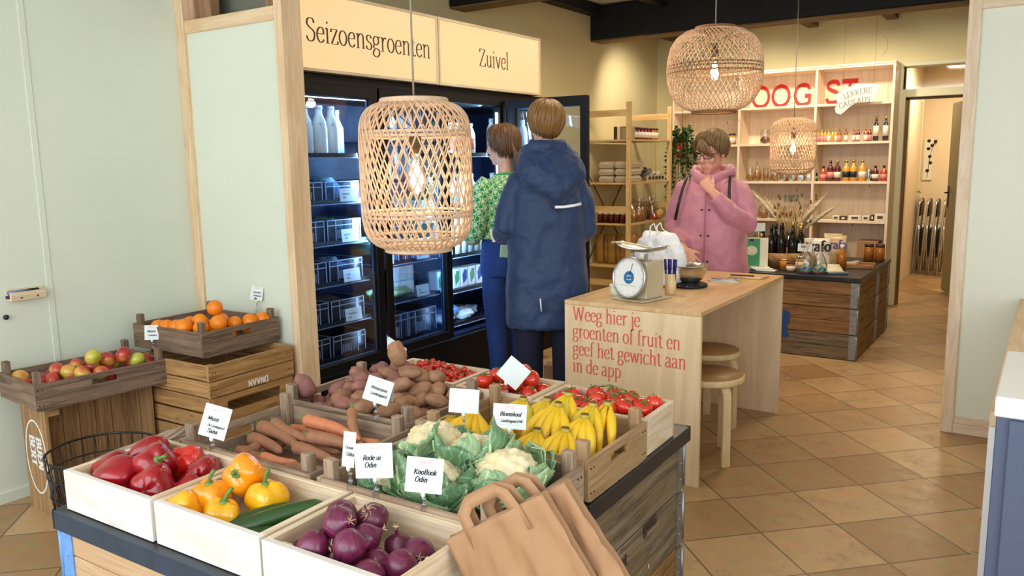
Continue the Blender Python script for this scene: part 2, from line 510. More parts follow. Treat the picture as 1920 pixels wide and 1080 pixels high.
X_ = .46
G = {
    'a': (.40, [_cr([(.06, .36), (.12, .45), (.21, .46), (.28, .40), (.29, .30), (.29, .08), (.32, .01), (.39, .02)]), _cr([(.29, .27), (.16, .24), (.06, .16), (.06, .05), (.14, .0), (.23, .03), (.29, .10)])]),
    'c': (.37, [_cr([(.33, .37), (.30, .44), (.21, .46), (.10, .41), (.05, .26), (.06, .10), (.16, .0), (.26, .01), (.34, .08)])]),
    'd': (.45, [_arc(.21, .23, .16, .23, 40, 320), _st(.35, 0, .72, 0, 2)[0], [(.27, .69), (.35, .72)], [(.35, .01), (.43, .02)]]),
    'e': (.38, [[(.06, .25), (.33, .26)], _cr([(.33, .26), (.32, .38), (.26, .45), (.18, .45), (.09, .38), (.05, .24), (.08, .09), (.17, .0), (.26, .01), (.34, .09)])]),
    'f': (.28, [_cr([(.30, .66), (.27, .71), (.20, .71), (.14, .64), (.13, .5), (.13, .0)]), [(.05, 0), (.22, 0)], [(.04, X_), (.25, X_)]]),
    'g': (.41, [_arc(.19, .32, .13, .14, 0, 360), _cr([(.30, .41), (.34, .45), (.40, .44)]), _cr([(.11, .20), (.06, .13), (.10, .07), (.26, .05), (.34, -.01), (.34, -.12), (.24, -.21), (.12, -.20), (.04, -.13), (.06, -.04), (.14, .04)])]),
    'h': (.47, _st(.11, 0, .72, 1, 2) + [_cr([(.11, .32), (.18, .43), (.28, .46), (.35, .40), (.36, .28), (.36, 0)]), [(.29, 0), (.43, 0)]]),
    'i': (.23, _st(.11, 0, X_, 1, 2) + [[(.11, .60), (.11, .66)]]),
    'j': (.22, [_cr([(.13, X_), (.13, -.06), (.10, -.17), (.02, -.21)]), [(.05, X_ - .02), (.13, X_)], [(.13, .60), (.13, .66)]]),
    'k': (.44, _st(.11, 0, .72, 1, 2) + [[(.36, X_), (.11, .2)], [(.19, .27), (.40, 0)]]),
    'l': (.23, _st(.11, 0, .72, 1, 2)),
    'm': (.70, _st(.11, 0, X_, 1, 2) + [_cr([(.11, .32), (.18, .43), (.26, .46), (.33, .40), (.34, .28), (.34, 0)]), [(.27, 0), (.41, 0)], _cr([(.34, .32), (.41, .43), (.49, .46), (.56, .40), (.57, .28), (.57, 0)]), [(.50, 0), (.64, 0)]]),
    'n': (.47, _st(.11, 0, X_, 1, 2) + [_cr([(.11, .32), (.18, .43), (.28, .46), (.35, .40), (.36, .28), (.36, 0)]), [(.29, 0), (.43, 0)]]),
    'o': (.41, [_arc(.205, .23, .16, .23, 0, 360, 22)]),
    'p': (.45, _st(.11, -.22, X_, 1, 2) + [_arc(.24, .23, .16, .23, 140, -140)]),
    'r': (.33, _st(.11, 0, X_, 1, 2) + [_cr([(.11, .30), (.17, .41), (.25, .46), (.31, .42)])]),
    's': (.33, [_cr([(.28, .36), (.25, .44), (.17, .46), (.08, .42), (.07, .33), (.13, .26), (.24, .20), (.29, .12), (.25, .02), (.15, 0), (.07, .03), (.04, .11)])]),
    't': (.29, [_cr([(.13, .58), (.13, .12), (.16, .02), (.23, .0), (.28, .05)]), [(.04, X_), (.25, X_)], [(.05, X_), (.13, .58)]]),
    'u': (.47, [_cr([(.11, X_), (.11, .14), (.15, .03), (.23, .0), (.31, .06), (.36, .14)]), [(.04, X_), (.11, X_)], [(.36, X_), (.36, .0)], [(.29, X_), (.36, X_)], [(.36, .01), (.43, .02)]]),
    'v': (.42, [[(.06, X_), (.21, 0)], [(.21, 0), (.36, X_)], [(.0, X_), (.13, X_)], [(.29, X_), (.42, X_)]]),
    'w': (.62, [[(.06, X_), (.19, 0)], [(.19, 0), (.31, X_)], [(.31, X_), (.43, 0)], [(.43, 0), (.56, X_)], [(.0, X_), (.12, X_)], [(.49, X_), (.62, X_)]]),
    'z': (.37, [[(.05, X_), (.32, X_)], [(.32, X_), (.05, 0)], [(.05, 0), (.33, 0)], [(.05, .36), (.05, X_)], [(.33, 0), (.33, .1)]]),
    'S': (.44, [_cr([(.37, .55), (.33, .66), (.22, .69), (.11, .64), (.08, .52), (.16, .42), (.30, .34), (.38, .24), (.35, .07), (.23, -.01), (.11, .02), (.05, .14)])]),
    'Z': (.50, [[(.07, .68), (.44, .68)], [(.44, .68), (.05, 0)], [(.05, 0), (.45, 0)], [(.07, .55), (.07, .68)], [(.45, 0), (.45, .13)]]),
    'W': (.84, [[(.08, .68), (.25, 0)], [(.25, 0), (.42, .66)], [(.42, .66), (.58, 0)], [(.58, 0), (.75, .68)], [(.0, .68), (.17, .68)], [(.67, .68), (.84, .68)]]),
    'L': (.46, _st(.13, 0, .68) + [[(.13, 0), (.43, 0)], [(.43, 0), (.43, .12)]]),
    'E': (.48, _st(.13, 0, .68) + [[(.13, 0), (.43, 0)], [(.43, 0), (.43, .12)], [(.13, .36), (.36, .36)], [(.13, .68), (.42, .68)], [(.42, .68), (.42, .56)]]),
    'K': (.56, _st(.13, 0, .68) + [[(.48, .68), (.13, .28)], [(.23, .38), (.50, 0)], [(.43, 0), (.56, 0)]]),
    'R': (.54, _st(.13, 0, .68) + [_cr([(.13, .68), (.30, .68), (.42, .60), (.42, .44), (.30, .35), (.13, .35)]), [(.27, .35), (.48, 0)], [(.44, 0), (.54, 0)]]),
    'C': (.54, [_cr([(.48, .52), (.43, .64), (.31, .69), (.15, .61), (.07, .36), (.13, .10), (.28, -.01), (.42, .03), (.50, .15)])]),
    'A': (.58, [[(.29, .69), (.08, 0)], [(.27, .69), (.50, 0)], [(.15, .25), (.41, .25)], [(.01, 0), (.16, 0)], [(.42, 0), (.57, 0)]]),
    'D': (.58, _st(.13, 0, .68) + [_cr([(.13, .68), (.32, .68), (.48, .56), (.52, .34), (.48, .12), (.32, 0), (.13, 0)])]),
    'U': (.58, [_cr([(.12, .68), (.12, .2), (.18, .05), (.29, -.01), (.41, .06), (.46, .2), (.46, .68)]), [(.04, .68), (.20, .68)], [(.39, .68), (.54, .68)]]),
    'G': (.60, [_cr([(.50, .52), (.44, .64), (.31, .69), (.15, .61), (.07, .36), (.13, .10), (.28, -.01), (.43, .03), (.50, .10)]), [(.50, .30), (.50, .08)], [(.36, .30), (.54, .30)]]),
    'O': (.62, [_arc(.31, .34, .24, .35, 0, 360, 26)]),
    'T': (.52, [[(.26, .68), (.26, 0)], [(.04, .68), (.48, .68)]]),
    'N': (.56, [[(.10, 0), (.10, .68)], [(.10, .68), (.46, 0)], [(.46, 0), (.46, .68)]]),
    'B': (.52, _st(.12, 0, .68) + [_cr([(.12, .68), (.30, .68), (.40, .60), (.38, .44), (.26, .36), (.12, .36)]), _cr([(.26, .36), (.42, .30), (.46, .17), (.38, .03), (.26, 0), (.12, 0)])]),
    'M': (.66, [[(.10, 0), (.10, .68)], [(.10, .68), (.33, .1)], [(.33, .1), (.56, .68)], [(.56, .68), (.56, 0)]]),
    'P': (.50, _st(.12, 0, .68) + [_cr([(.12, .68), (.32, .68), (.42, .60), (.42, .42), (.30, .33), (.12, .33)])]),
    'Y': (.50, [[(.05, .68), (.25, .32)], [(.45, .68), (.25, .32)], [(.25, .32), (.25, 0)]]),
    '!': (.2, [[(.1, .68), (.1, .2)], [(.1, .0), (.1, .06)]]),
    ' ': (.22, []),
}


def text_w(t, size, track=0):
    return sum((G.get(c, (.3, []))[0] + track) for c in t) * size


def text(mb, t, size, Mx, thick=.085, thin=.022, align='l', track=.0, sx=1.0, mi=0, slant=0, arc=None):
    """letters drawn as pen strokes on the local xy plane of Mx"""
    x = 0
    tw = text_w(t, size, track) * sx
    if align == 'c': x = -tw / 2
    if align == 'r': x = -tw
    for ch in t:
        gw, st = G.get(ch, (.3, []))
        for li, line in enumerate(st):
            pts = []
            for (a, b) in line:
                px, py = x + (a + slant * b) * size * sx, b * size
                if arc:
                    an = px / arc
                    px, py = sin(an) * (arc + py), cos(an) * (arc + py) - arc
                pts.append((px, py))
            n = len(pts)
            vs = []
            for i in range(n):
                a = pts[max(i - 1, 0)]; b = pts[min(i + 1, n - 1)]
                dx, dy = b[0] - a[0], b[1] - a[1]
                l = sqrt(dx * dx + dy * dy) or 1
                wd = (thin + (thick - thin) * abs(dy) / l) * size / 2
                nx, ny = -dy / l * wd, dx / l * wd
                vs.append(Mx @ Vector((pts[i][0] + nx, pts[i][1] + ny, li * 8e-5)))
                vs.append(Mx @ Vector((pts[i][0] - nx, pts[i][1] - ny, li * 8e-5)))
            fs = [(2 * i + 1, 2 * i + 3, 2 * i + 2, 2 * i) for i in range(n - 1)]
            mb.add(vs, fs, None, False, mi)
        x += (gw + track) * size * sx
    return mb


def frame(o, x, y):
    """matrix whose local x,y axes lie along the given directions at o"""
    x = Vector(x).normalized(); y = Vector(y); z = x.cross(y).normalized(); y = z.cross(x)
    return Matrix(((x.x, y.x, z.x, o[0]), (x.y, y.y, z.y, o[1]), (x.z, y.z, z.z, o[2]), (0, 0, 0, 1)))


# ================================================================== THE SETTING
WX = -3.87      # left wall plane
PY = 2.68       # panel wall plane
BY = 8.8        # rear wall plane


def floor_mat():
    m, t, N, L, b = _nt('terracotta_tiles')
    tc = N.new('ShaderNodeTexCoord')

    def brick(rot, loc, wdt):
        mp = N.new('ShaderNodeMapping'); mp.inputs['Rotation'].default_value = (0, 0, rot); mp.inputs['Location'].default_value = loc
        L.new(tc.outputs['Object'], mp.inputs['Vector'])
        br = N.new('ShaderNodeTexBrick'); br.offset = 0; br.squash = 1
        br.inputs['Scale'].default_value = 1; br.inputs['Brick Width'].default_value = wdt; br.inputs['Row Height'].default_value = .338
        br.inputs['Mortar Size'].default_value = .0042; br.inputs['Mortar Smooth'].default_value = .3; br.inputs['Bias'].default_value = 0
        br.inputs['Color1'].default_value = c4(hx('c19f74')); br.inputs['Color2'].default_value = c4(hx('9f7b52'))
        br.inputs['Mortar'].default_value = c4(hx('6f573c'))
        L.new(mp.outputs['Vector'], br.inputs['Vector'])
        return br
    b1 = brick(-pi / 4, (-2.2366 + .338 * 8, -3.494 + .338 * 11, 0), .338)
    b2 = brick(0, (.17, 0.02, 0), .34)
    sx = N.new('ShaderNodeSeparateXYZ'); L.new(tc.outputs['Object'], sx.inputs[0])
    gt = N.new('ShaderNodeMath'); gt.operation = 'GREATER_THAN'; gt.inputs[1].default_value = -.165; L.new(sx.outputs[0], gt.inputs[0])
    mb = N.new('ShaderNodeMix'); mb.data_type = 'RGBA'
    L.new(gt.outputs[0], mb.inputs['Factor']); L.new(b1.outputs['Color'], mb.inputs['A']); L.new(b2.outputs['Color'], mb.inputs['B'])
    # worn stains with shapes of their own
    nz = N.new('ShaderNodeTexNoise'); nz.inputs['Scale'].default_value = 3.2; nz.inputs['Detail'].default_value = 6; nz.inputs['Roughness'].default_value = .92
    L.new(tc.outputs['Object'], nz.inputs['Vector'])
    rp = N.new('ShaderNodeValToRGB'); rp.color_ramp.elements[0].position = .52; rp.color_ramp.elements[1].position = .70
    L.new(nz.outputs['Fac'], rp.inputs['Fac'])
    sm = N.new('ShaderNodeMath'); sm.operation = 'MULTIPLY'; sm.inputs[1].default_value = .6; L.new(rp.outputs['Color'], sm.inputs[0])
    mx = N.new('ShaderNodeMix'); mx.data_type = 'RGBA'
    L.new(sm.outputs[0], mx.inputs['Factor']); L.new(mb.outputs['Result'], mx.inputs['A']); mx.inputs['B'].default_value = c4(hx('745434'))
    n3 = N.new('ShaderNodeTexNoise'); n3.inputs['Scale'].default_value = 14; n3.inputs['Detail'].default_value = 4
    L.new(tc.outputs['Object'], n3.inputs['Vector'])
    m3 = N.new('ShaderNodeMix'); m3.data_type = 'RGBA'; m3.blend_type = 'OVERLAY'; m3.inputs['Factor'].default_value = .22
    L.new(mx.outputs['Result'], m3.inputs['A']); L.new(n3.outputs['Color'], m3.inputs['B'])
    L.new(m3.outputs['Result'], b.inputs['Base Color'])
    rr = N.new('ShaderNodeMapRange'); rr.inputs['To Min'].default_value = .22; rr.inputs['To Max'].default_value = .5
    L.new(n3.outputs['Fac'], rr.inputs['Value']); L.new(rr.outputs[0], b.inputs['Roughness'])
    bp = N.new('ShaderNodeBump'); bp.inputs['Strength'].default_value = .5; bp.inputs['Distance'].default_value = .003; bp.invert = True
    fm = N.new('ShaderNodeMix'); L.new(gt.outputs[0], fm.inputs['Factor']); L.new(b1.outputs['Fac'], fm.inputs['A']); L.new(b2.outputs['Fac'], fm.inputs['B'])
    L.new(fm.outputs['Result'], bp.inputs['Height']); L.new(bp.outputs['Normal'], b.inputs['Normal'])
    return m


def S_box(name, mat, *b, bev=0):
    m = MB(); m.bx(*b)
    return struct(m.build(name, mat, bev=bev))


m = MB(); m.bx(WX - .2, 2.4, -1.7, 12.6, -.1, 0)
struct(m.build('floor', floor_mat()))
S_box('ceiling', M['ceil'], WX - .2, 2.4, -1.7, 12.6, 2.97, 3.07)
# left wall: plasterboard sheets with a filled vertical seam
S_box('wall_left', M['wall'], WX - .15, WX, -1.7, PY + .12, 0, 2.97)
S_box('trim_1', M['wall'], WX, WX + .004, 1.88, 1.905, .05, 2.97)
S_box('baseboard_left', M['wall'], WX, WX + .012, -1.6, 2.6, 0, .048)
S_box('wall_fridge', M['cream'], WX - .15, WX, PY + .12, BY, 0, 2.97)
# panel wall across the end of the shop window side: board, studs, rail, end post
S_box('wall_panel', M['wall'], WX, -3.10, PY, PY + .018, 0, 2.21)
m = MB(); m.bx(WX, WX + .062, PY - .02, PY + .09, 0, 2.97); struct(m.build('trim_2', M['pine'], bev=.003))
m = MB(); m.bx(WX + .06, -3.12, PY - .012, PY + .12, 2.175, 2.24); struct(m.build('trim_3', M['pine'], bev=.003))
m = MB(); m.bx(-3.112, -3.06, PY - .02, PY + .105, 0, 2.97)
struct(m.build('trim_4', M['pine'], bev=.004))
M['olive'] = pm('olive_recess', hx('76786a'), .85)
S_box('wall_recess', M['olive'], WX + .06, -3.26, PY + .19, PY + .24, 2.24, 2.97)
m = MB(); m.bx(-3.80, -3.66, PY + .05, PY + .10, 2.24, 2.97); m.bx(-3.22, -3.115, PY + .03, PY + .05, 2.24, 2.97)
struct(m.build('trim_5', wood('brown_plank', hx('a07a5c'), hx('7d5b43'), .7, vs=9)))
# rear wall with the passage opening
DX0, DX1 = -1.30, -.60
m = MB()
m.bx(WX - .15, DX0, BY, BY + .14, 0, 2.97); m.bx(DX0, DX1, BY, BY + .14, 2.36, 2.97); m.bx(DX1, 2.4, BY, BY + .14, 0, 2.97)
struct(m.build('wall_rear', M['cream']))
M['frame'] = pm('pale_sage_paint', hx('d9d2ae'), .5)
m = MB()
m.bx(DX0 - .05, DX0 + .03, BY - .03, BY + .16, 0, 2.12); m.bx(DX1 - .03, DX1 + .05, BY - .03, BY + .16, 0, 2.12)
m.bx(DX0 + .03, DX1 - .03, BY - .03, BY + .16, 2.045, 2.12)
struct(m.build('trim_6', M['frame'], bev=.004))
m = MB()
m.bx(DX0 - .05, DX0, BY - .03, BY + .16, 2.12, 2.36); m.bx(DX0 - .05, DX1 + .05, BY - .035, BY + .16, 2.335, 2.375)
struct(m.build('trim_7', M['frame'], bev=.004))
m = MB(); m.bx(DX0 + .03, DX0 + .05, BY + .02, BY + .10, 0, 2.045); m.bx(DX0 + .03, DX1, BY + .02, BY + .1, 2.025, 2.045)
struct(m.build('trim_8', wood('brown_rebate', hx('7d5c33'), hx('60431f'), .6)))
m = MB(); m.bx(DX0, DX1, BY + .08, BY + .09, 2.12, 2.335); struct(m.build('window_1', M['jarglass']))
# passage beyond
M['passage'] = pm('passage_cream', hx('ecd9b8'), .8)
S_box('wall_passage_left', M['passage'], -1.62, -1.5, BY + .14, 11.8, 0, 2.97)
S_box('wall_passage_end', M['passage'], -1.62, .6, 11.8, 11.95, 0, 2.97)
S_box('wall_passage_right', M['passage'], .5, .6, BY + .14, 11.8, 0, 2.97)
m = MB(); m.bx(-1.5, -1.46, 10.5, 11.5, .0, 2.15); o = struct(m.build('door_1', M['passage'], bev=.004))
m = MB(); m.tube([(-1.46, 11.42, 1.03), (-1.41, 11.42, 1.03), (-1.41, 11.32, 1.03)], .009, 8); m.build('door_handle', M['chrome'], o)
S_box('trim_9', M['frame'], -1.5, -1.445, 11.5, 11.58, 0, 2.25)
S_box('baseboard_passage', M['frame'], -1.5, -1.485, 9.0, 10.48, 0, .08)
# open grey-green passage door
m = MB(); m.box((-.475, 0, 1.03), (.95, .04, 2.0))
o = struct(m.build('door_2', pm('grey_green_door', hx('8c8a6e'), .5), None, (-.68, 9.0, 0), -radians(73.3), bev=.004))
m = MB()
m.bx(-.885, -.85, -.028, -.02, .93, 1.16)
m.tube([(-.868, -.02, 1.09), (-.868, -.06, 1.09), (-.76, -.062, 1.09)], .008, 8)
m.build('door_handle', M['blackp'], o)
# right-hand partition with its timber frame
S_box('wall_partition', pm('light_sage_panel', hx('ebeede'), .7), -.37, 2.4, 4.84, 4.92, 0, 2.97)
m = MB()
m.bx(-.43, -.37, 4.815, 4.93, 0, 2.97); m.bx(-.372, 2.4, 4.818, 4.84, 0, .055); m.bx(-.372, 2.4, 4.826, 4.84, .055, .092); m.bx(-.372, 2.4, 4.818, 4.84, 2.215, 2.27)
struct(m.build('trim_10', wood('whitened_pine', hx('efdcc4'), hx('e2c8a8'), .6, vs=14), bev=.003))
S_box('wall_right', M['wall'], 2.3, 2.4, 1.9, BY, 0, 2.97)
# shop front behind the viewer: low wall, posts, panes
m = MB()
m.bx(WX - .15, 2.4, -1.7, -1.6, 0, .5); m.bx(WX - .15, 2.4, -1.7, -1.6, 2.85, 2.97)
for px in (WX - .05, -1.6, .4, 2.3):
    m.bx(px - .06, px + .06, -1.7, -1.6, .5, 2.85)
struct(m.build('wall_front', M['white']))
m = MB(); m.bx(WX, 2.3, -1.655, -1.65, .5, 2.85); struct(m.build('window_2', M['jarglass']))
m = MB(); m.bx(2.3, 2.4, -1.7, -.8, 0, 2.97); m.bx(2.3, 2.4, -.8, 1.9, 0, .5); m.bx(2.3, 2.4, -.8, 1.9, 2.7, 2.97)
struct(m.build('wall_right_front', M['wall']))
m = MB(); m.bx(2.34, 2.345, -.8, 1.9, .5, 2.7); struct(m.build('window_3', M['jarglass']))


# ceiling timber: two black cross beams, joists, wall plate
def beam(name, x0, x1, y0, y1, z0, z1, low=True):
    m = MB(); m.bx(x0, x1, y0, y1, z0 + .012, z1)
    o = struct(m.build(name, M['beam'], bev=.012))
    if low:
        m = MB(); m.bx(x0, x1, y0 + .015, y1 - .01, z0, z0 + .02)
        m.build('underside', M['beamlow'], o)
    return o


beam('ceiling_beam', WX, 2.3, 7.19, 7.42, 2.63, 2.96)
beam('ceiling_beam', WX, 2.3, 4.97, 5.18, 2.63, 2.96)
beam('ceiling_beam', WX, 2.3, 2.85, 3.05, 2.66, 2.96)
m = MB(); m.bx(WX, WX + .12, 5.18, 7.19, 2.87, 2.96); struct(m.build('ceiling_wall_plate', M['beam']))
for jx in (-3.12, -2.35, -1.58, -.8, 0.0, .8, 1.6):
    m = MB(); m.bx(jx - .05, jx + .05, 3.05, 4.97, 2.87, 2.96); m.bx(jx - .05, jx + .05, 5.18, 7.19, 2.87, 2.96)
    struct(m.build('ceiling_joist', M['beam'], bev=.006))
for jx in (-3.65, -2.89, -2.17, -1.43, -.7):
    m = MB(); m.bx(jx - .055, jx + .055, 7.42, BY, 2.79, 2.96)
    struct(m.build('ceiling_joist', wood('brown_joist', hx('6d5836'), hx('54411f'), .8), bev=.006))

# ================================================================== DISPLAY FRIDGE
FX = -3.1
DY = [2.735, 3.345, 3.965, 4.575, 5.185]
FB = -3.78
M['fr_black'] = pm('black_cabinet_steel', hx('050608'), .5, spec=.25)
M['fr_liner'] = pm('navy_fridge_liner', hx('0c1836'), .4)
fr = thing('display_fridge', 'tall black glass-door display fridge along the wall, third door standing open', 'fridge', (0, 0, 0))
m = MB()
m.bx(FB, FX - .03, DY[0] - .02, DY[4] + .04, 1.86, 1.95)         # top
m.bx(FB, FX - .03, DY[0] - .02, DY[4] + .04, .08, .385)          # plinth
m.bx(FB, FX - .02, DY[0] - .035, DY[0] - .01, .08, 1.95)
m.bx(FB, FX - .02, DY[4] + .02, DY[4] + .055, .08, 1.95)
for y in DY[1:4]:
    m.bx(FX - .09, FX - .032, y - .025, y + .025, .385, 1.86)
for y in (2.9, 5.0):
    m.bx(FB + .05, FB + .15, y - .04, y + .04, 0, .08); m.bx(FX - .2, FX - .1, y - .04, y + .04, 0, .08)
m.build('cabinet', M['fr_black'], fr, bev=.004)
m = MB()
m.bx(FB + .01, FB + .03, DY[0], DY[4], .385, 1.86)
m.bx(FB + .03, FX - .1, DY[0] - .005, DY[0] + .004, .385, 1.86); m.bx(FB + .03, FX - .1, DY[4] - .004, DY[4] + .015, .385, 1.86)
m.bx(FB + .03, FX - .05, DY[0], DY[4], .385, .4)
m.build('liner', M['fr_liner'], fr)
BAYZ = [[.45, .645, .865, 1.085, 1.305, 1.55], [.45, .69, .92, 1.15, 1.40, 1.62], [.45, .67, .90, 1.18, 1.55], [.45, .67, .90, 1.18, 1.55]]
M['ledge'] = pm('perforated_shelf_edge', hx('aebfd8'), .4, .3)
for b in range(4):
    for z in BAYZ[b]:
        m = MB()
        m.bx(FB + .04, FX - .11, DY[b] + .012, DY[b + 1] - .012, z - .012, z)
        o = m.build('shelf', M['fr_liner'], fr)
        m = MB()
        m.bx(FX - .11, FX - .105, DY[b] + .012, DY[b + 1] - .012, z - .022, z + .006)
        m.build('price_rail', M['blackp'], o)
        m = MB()
        n = 44
        for k in range(n):
            yy = DY[b] + .02 + (DY[b + 1] - DY[b] - .04) * k / n
            m.bx(FX - .105, FX - .103, yy, yy + .008, z - .022, z - .016)
        m.build('rail_perforation', M['ledge'], o)
M['gasket'] = pm('grey_blue_door_gasket', hx('6f84a8'), .35, .3)


def fridge_door(rot, loc, mirror=False):
    """door in local y (0..w) from hinge at y=0, outer face +x"""
    d = MB()
    w_ = .60
    for (y0, y1, z0, z1) in ((0, .055, .40, 1.90), (w_ - .055, w_, .40, 1.90), (.055, w_ - .055, .40, .45), (.055, w_ - .055, 1.84, 1.90)):
        d.bx(-.03, 0, y0, y1, z0, z1)
    o = d.build('door', M['fr_black'], fr, loc, rot, bev=.003)
    g = MB(); g.bx(-.02, -.012, .05, w_ - .05, .445, 1.845); g.build('glass', M['pane'], o)
    g = MB(); g.bx(-.034, -.028, .052, .062, .445, 1.845); g.bx(-.034, -.028, w_ - .062, w_ - .052, .445, 1.845); g.bx(-.034, -.028, .06, w_ - .06, .445, .455); g.bx(-.034, -.028, .06, w_ - .06, 1.835, 1.845)
    g.build('gasket', M['gasket'], o)
    h = MB(); h.tube([(0, w_ - .03, .9), (.035, w_ - .03, .92), (.035, w_ - .03, 1.28), (0, w_ - .03, 1.3)], .008, 8); h.build('handle', M['blackp'], o)
    return o


fridge_door(0, (FX, DY[0], 0))
fridge_door(0, (FX, DY[1] + .008, 0))
fridge_door(0, (FX, DY[3] + .006, 0))
# third door hinged on its far side and swung square into the shop
od = fridge_door(0, (0, 0, 0)); od.location = (FX + .03, DY[3] - .02, 0); od.rotation_euler = (0, 0, radians(-90))
for b, y in enumerate((3.31, 3.93, 4.54, 5.16)):
    m = MB(); m.bx(FX - .055, FX - .046, y - .012, y + .004, .47, 1.82)
    m.build('led_strip', M['led'], fr)
m = MB(); m.bx(FX - .075, FX - .06, DY[0] + .03, DY[2] - .03, 1.835, 1.845); m.build('led_strip', M['led'], fr)
for y0, y1, e in ((3.31, 3.0, 26), (3.40, 3.7, 30), (3.93, 3.65, 30), (4.02, 4.3, 22), (4.54, 4.25, 22), (5.1, 4.85, 16)):
    lamp('AREA', 'fridge_led_light', (FX - .08, y0, 1.15), e, (.30, .60, 1.0), (FX - .36, y1, 1.1), .03, 1.4)

# --- goods behind the glass
M['milk'] = pm('milk_in_glass', hx('e9eee6'), .22, coat=.3)
M['cap'] = pm('pale_foil_cap', hx('c9d3d6'), .35, .4)
M['dairywhite'] = pm('white_dairy_plastic', hx('eef1f2'), .3)
M['palelabel'] = pm('grey_print', hx('6d7a85'), .6)
M['redlabel'] = pm('red_pink_label', hx('d66a5f'), .5)
M['greencap'] = pm('green_cap', hx('3f9a58'), .4)
M['crate_clear'] = pm('frosted_clear_plastic', hx('7d9cc4'), .25, var=hx('94aed0'), vs=8, spec=.6)
M['cratewire'] = pm('blue_white_rim', hx('b9c8dd'), .35)


def revolve(name, prof, mat, par, n=18):
    m = MB(); m.lathe(prof, n); return m.build(name, mat, par)


def milk_bottle(lab, loc, g):
    t = thing('milk_bottle', lab, 'bottle', loc, 0, g)
    revolve('bottle', [(.001, 0), (.038, 0), (.042, .01), (.042, .13), (.036, .17), (.021, .205), (.018, .235), (.001, .235)], M['milk'], t)
    revolve('cap', [(.02, .233), (.0215, .236), (.0215, .25), (.018, .254), (.001, .254)], M['cap'], t, 14)
    m = MB()
    text(m, 'YOGHU', .02, frame((.0375, -.031, .148), (0, 1, 0), (-.25, 0, 1)), .16, .06)
    m.build('lettering', M['palelabel'], t)
    return t


mb0 = milk_bottle('milk bottle with pale cap, first from the timber post on the fridge top shelf', (FX - .15, 2.85, 1.55), 'milk bottles on the top fridge shelf')
for k, (dx, y, nm) in enumerate(((-.155, 2.945, 'second'), (-.15, 3.04, 'third'), (-.16, 3.135, 'fourth'))):
    dup(mb0, (FX + dx, y, 1.55), label='milk bottle with pale cap, %s from the timber post on the fridge top shelf' % nm)
pb = thing('milk_bottle', 'mauve tinted bottle beside the milk on the fridge top shelf', 'bottle', (FX - .22, 3.235, 1.55), 0, 'milk bottles on the top fridge shelf')
revolve('bottle', [(.001, 0), (.036, 0), (.036, .14), (.016, .19), (.014, .22), (.001, .22)], pm('mauve_drink', hx('8d84a5'), .3), pb)
revolve('cap', [(.017, .218), (.017, .24), (.001, .24)], M['cap'], pb, 12)

SHN = ['lowest', 'second lowest', 'third lowest', 'middle', 'second highest', 'highest']


def fridge_crate(loc, w_, d_, h_, lab):
    t = thing('clear_crate', lab, 'crate', loc, 0, 'clear crates on the fridge shelves')
    m = MB()
    th = .004
    m.bx(-d_, 0, 0, w_, 0, th); m.bx(-th, 0, 0, w_, 0, h_); m.bx(-d_, -d_ + th, 0, w_, 0, h_); m.bx(-d_, 0, 0, th, 0, h_); m.bx(-d_, 0, w_ - th, w_, 0, h_)
    m.build('tub', M['crate_clear2'], t)
    m = MB()
    for z in (h_ - .004, h_ * .72):
        m.bx(0, .004, 0, w_, z, z + .004)
    for y in (.0, .06, w_ - .064, w_ - .004):
        m.bx(0, .004, y, y + .004, 0, h_)
    m.bx(-d_, .004, -.001, .003, h_ - .004, h_); m.bx(-d_, .004, w_ - .003, w_ + .001, h_ - .004, h_)
    for k in range(9):
        m.bx(0, .003, w_ * .3 + k * .012, w_ * .3 + k * .012 + .003, .012, h_ * .5)
    m.build('rim', M['cratewire'], t)
    return t


M['crate_clear2'] = glass('frosted_tub_plastic', (.55, .66, .82), .35, .25)
M['leafdark'] = pm('dark_leaf_bundle', hx('2f4a2a'), .5, var=hx('56703c'), vs=18, bump=.4, bs=30)
M['bagfilm'] = pm('pale_bagged_greens', hx('8fa3b0'), .25, var=hx('56706a'), vs=22, bump=.7, bs=26)
M['rootbrown'] = pm('earthy_roots', hx('5b4a44'), .6, var=hx('7a625a'), vs=16, bump=.4, bs=24)


def lump(loc, r, mat, name, lab, cat, grp, seed=0, amp=.28, n=20, rot=0):
    m = MB()
    m.ell((0, 0, r[2]), r, n, 12, None, lambda d, th, ph: 1 + amp * noise.noise(d * 2.2 + Vector((seed, seed * 1.7, 3))) + amp * .5 * noise.noise(d * 5 + Vector((seed, 1, 7))))
    o = m.build(name, mat, None, loc, rot)
    return tag(o, lab, cat, grp)


def shelf_card(loc, lab, lines, wd=.105, ht=.062, tilt=.12, rz=0, par=None):
    t = thing('price_card', lab, 'price card', loc, (0, -tilt, rz), 'price cards on the fridge shelves')
    m = MB(); m.bx(-.001, .001, 0, wd, 0, ht); m.build('card', M['paper'], t)
    m = MB()
    for k, s in enumerate(lines):
        text(m, s, .016, frame((.0016, .02, ht * .52 - k * .02), (0, 1, 0), (0, 0, 1)), .10, .07)
    m.build('handwriting', M['ink'], t)
    m = MB(); m.bx(.001, .0014, .03, wd - .03, ht - .012, ht - .009); m.build('print', M['pinkink'], t)
    return t


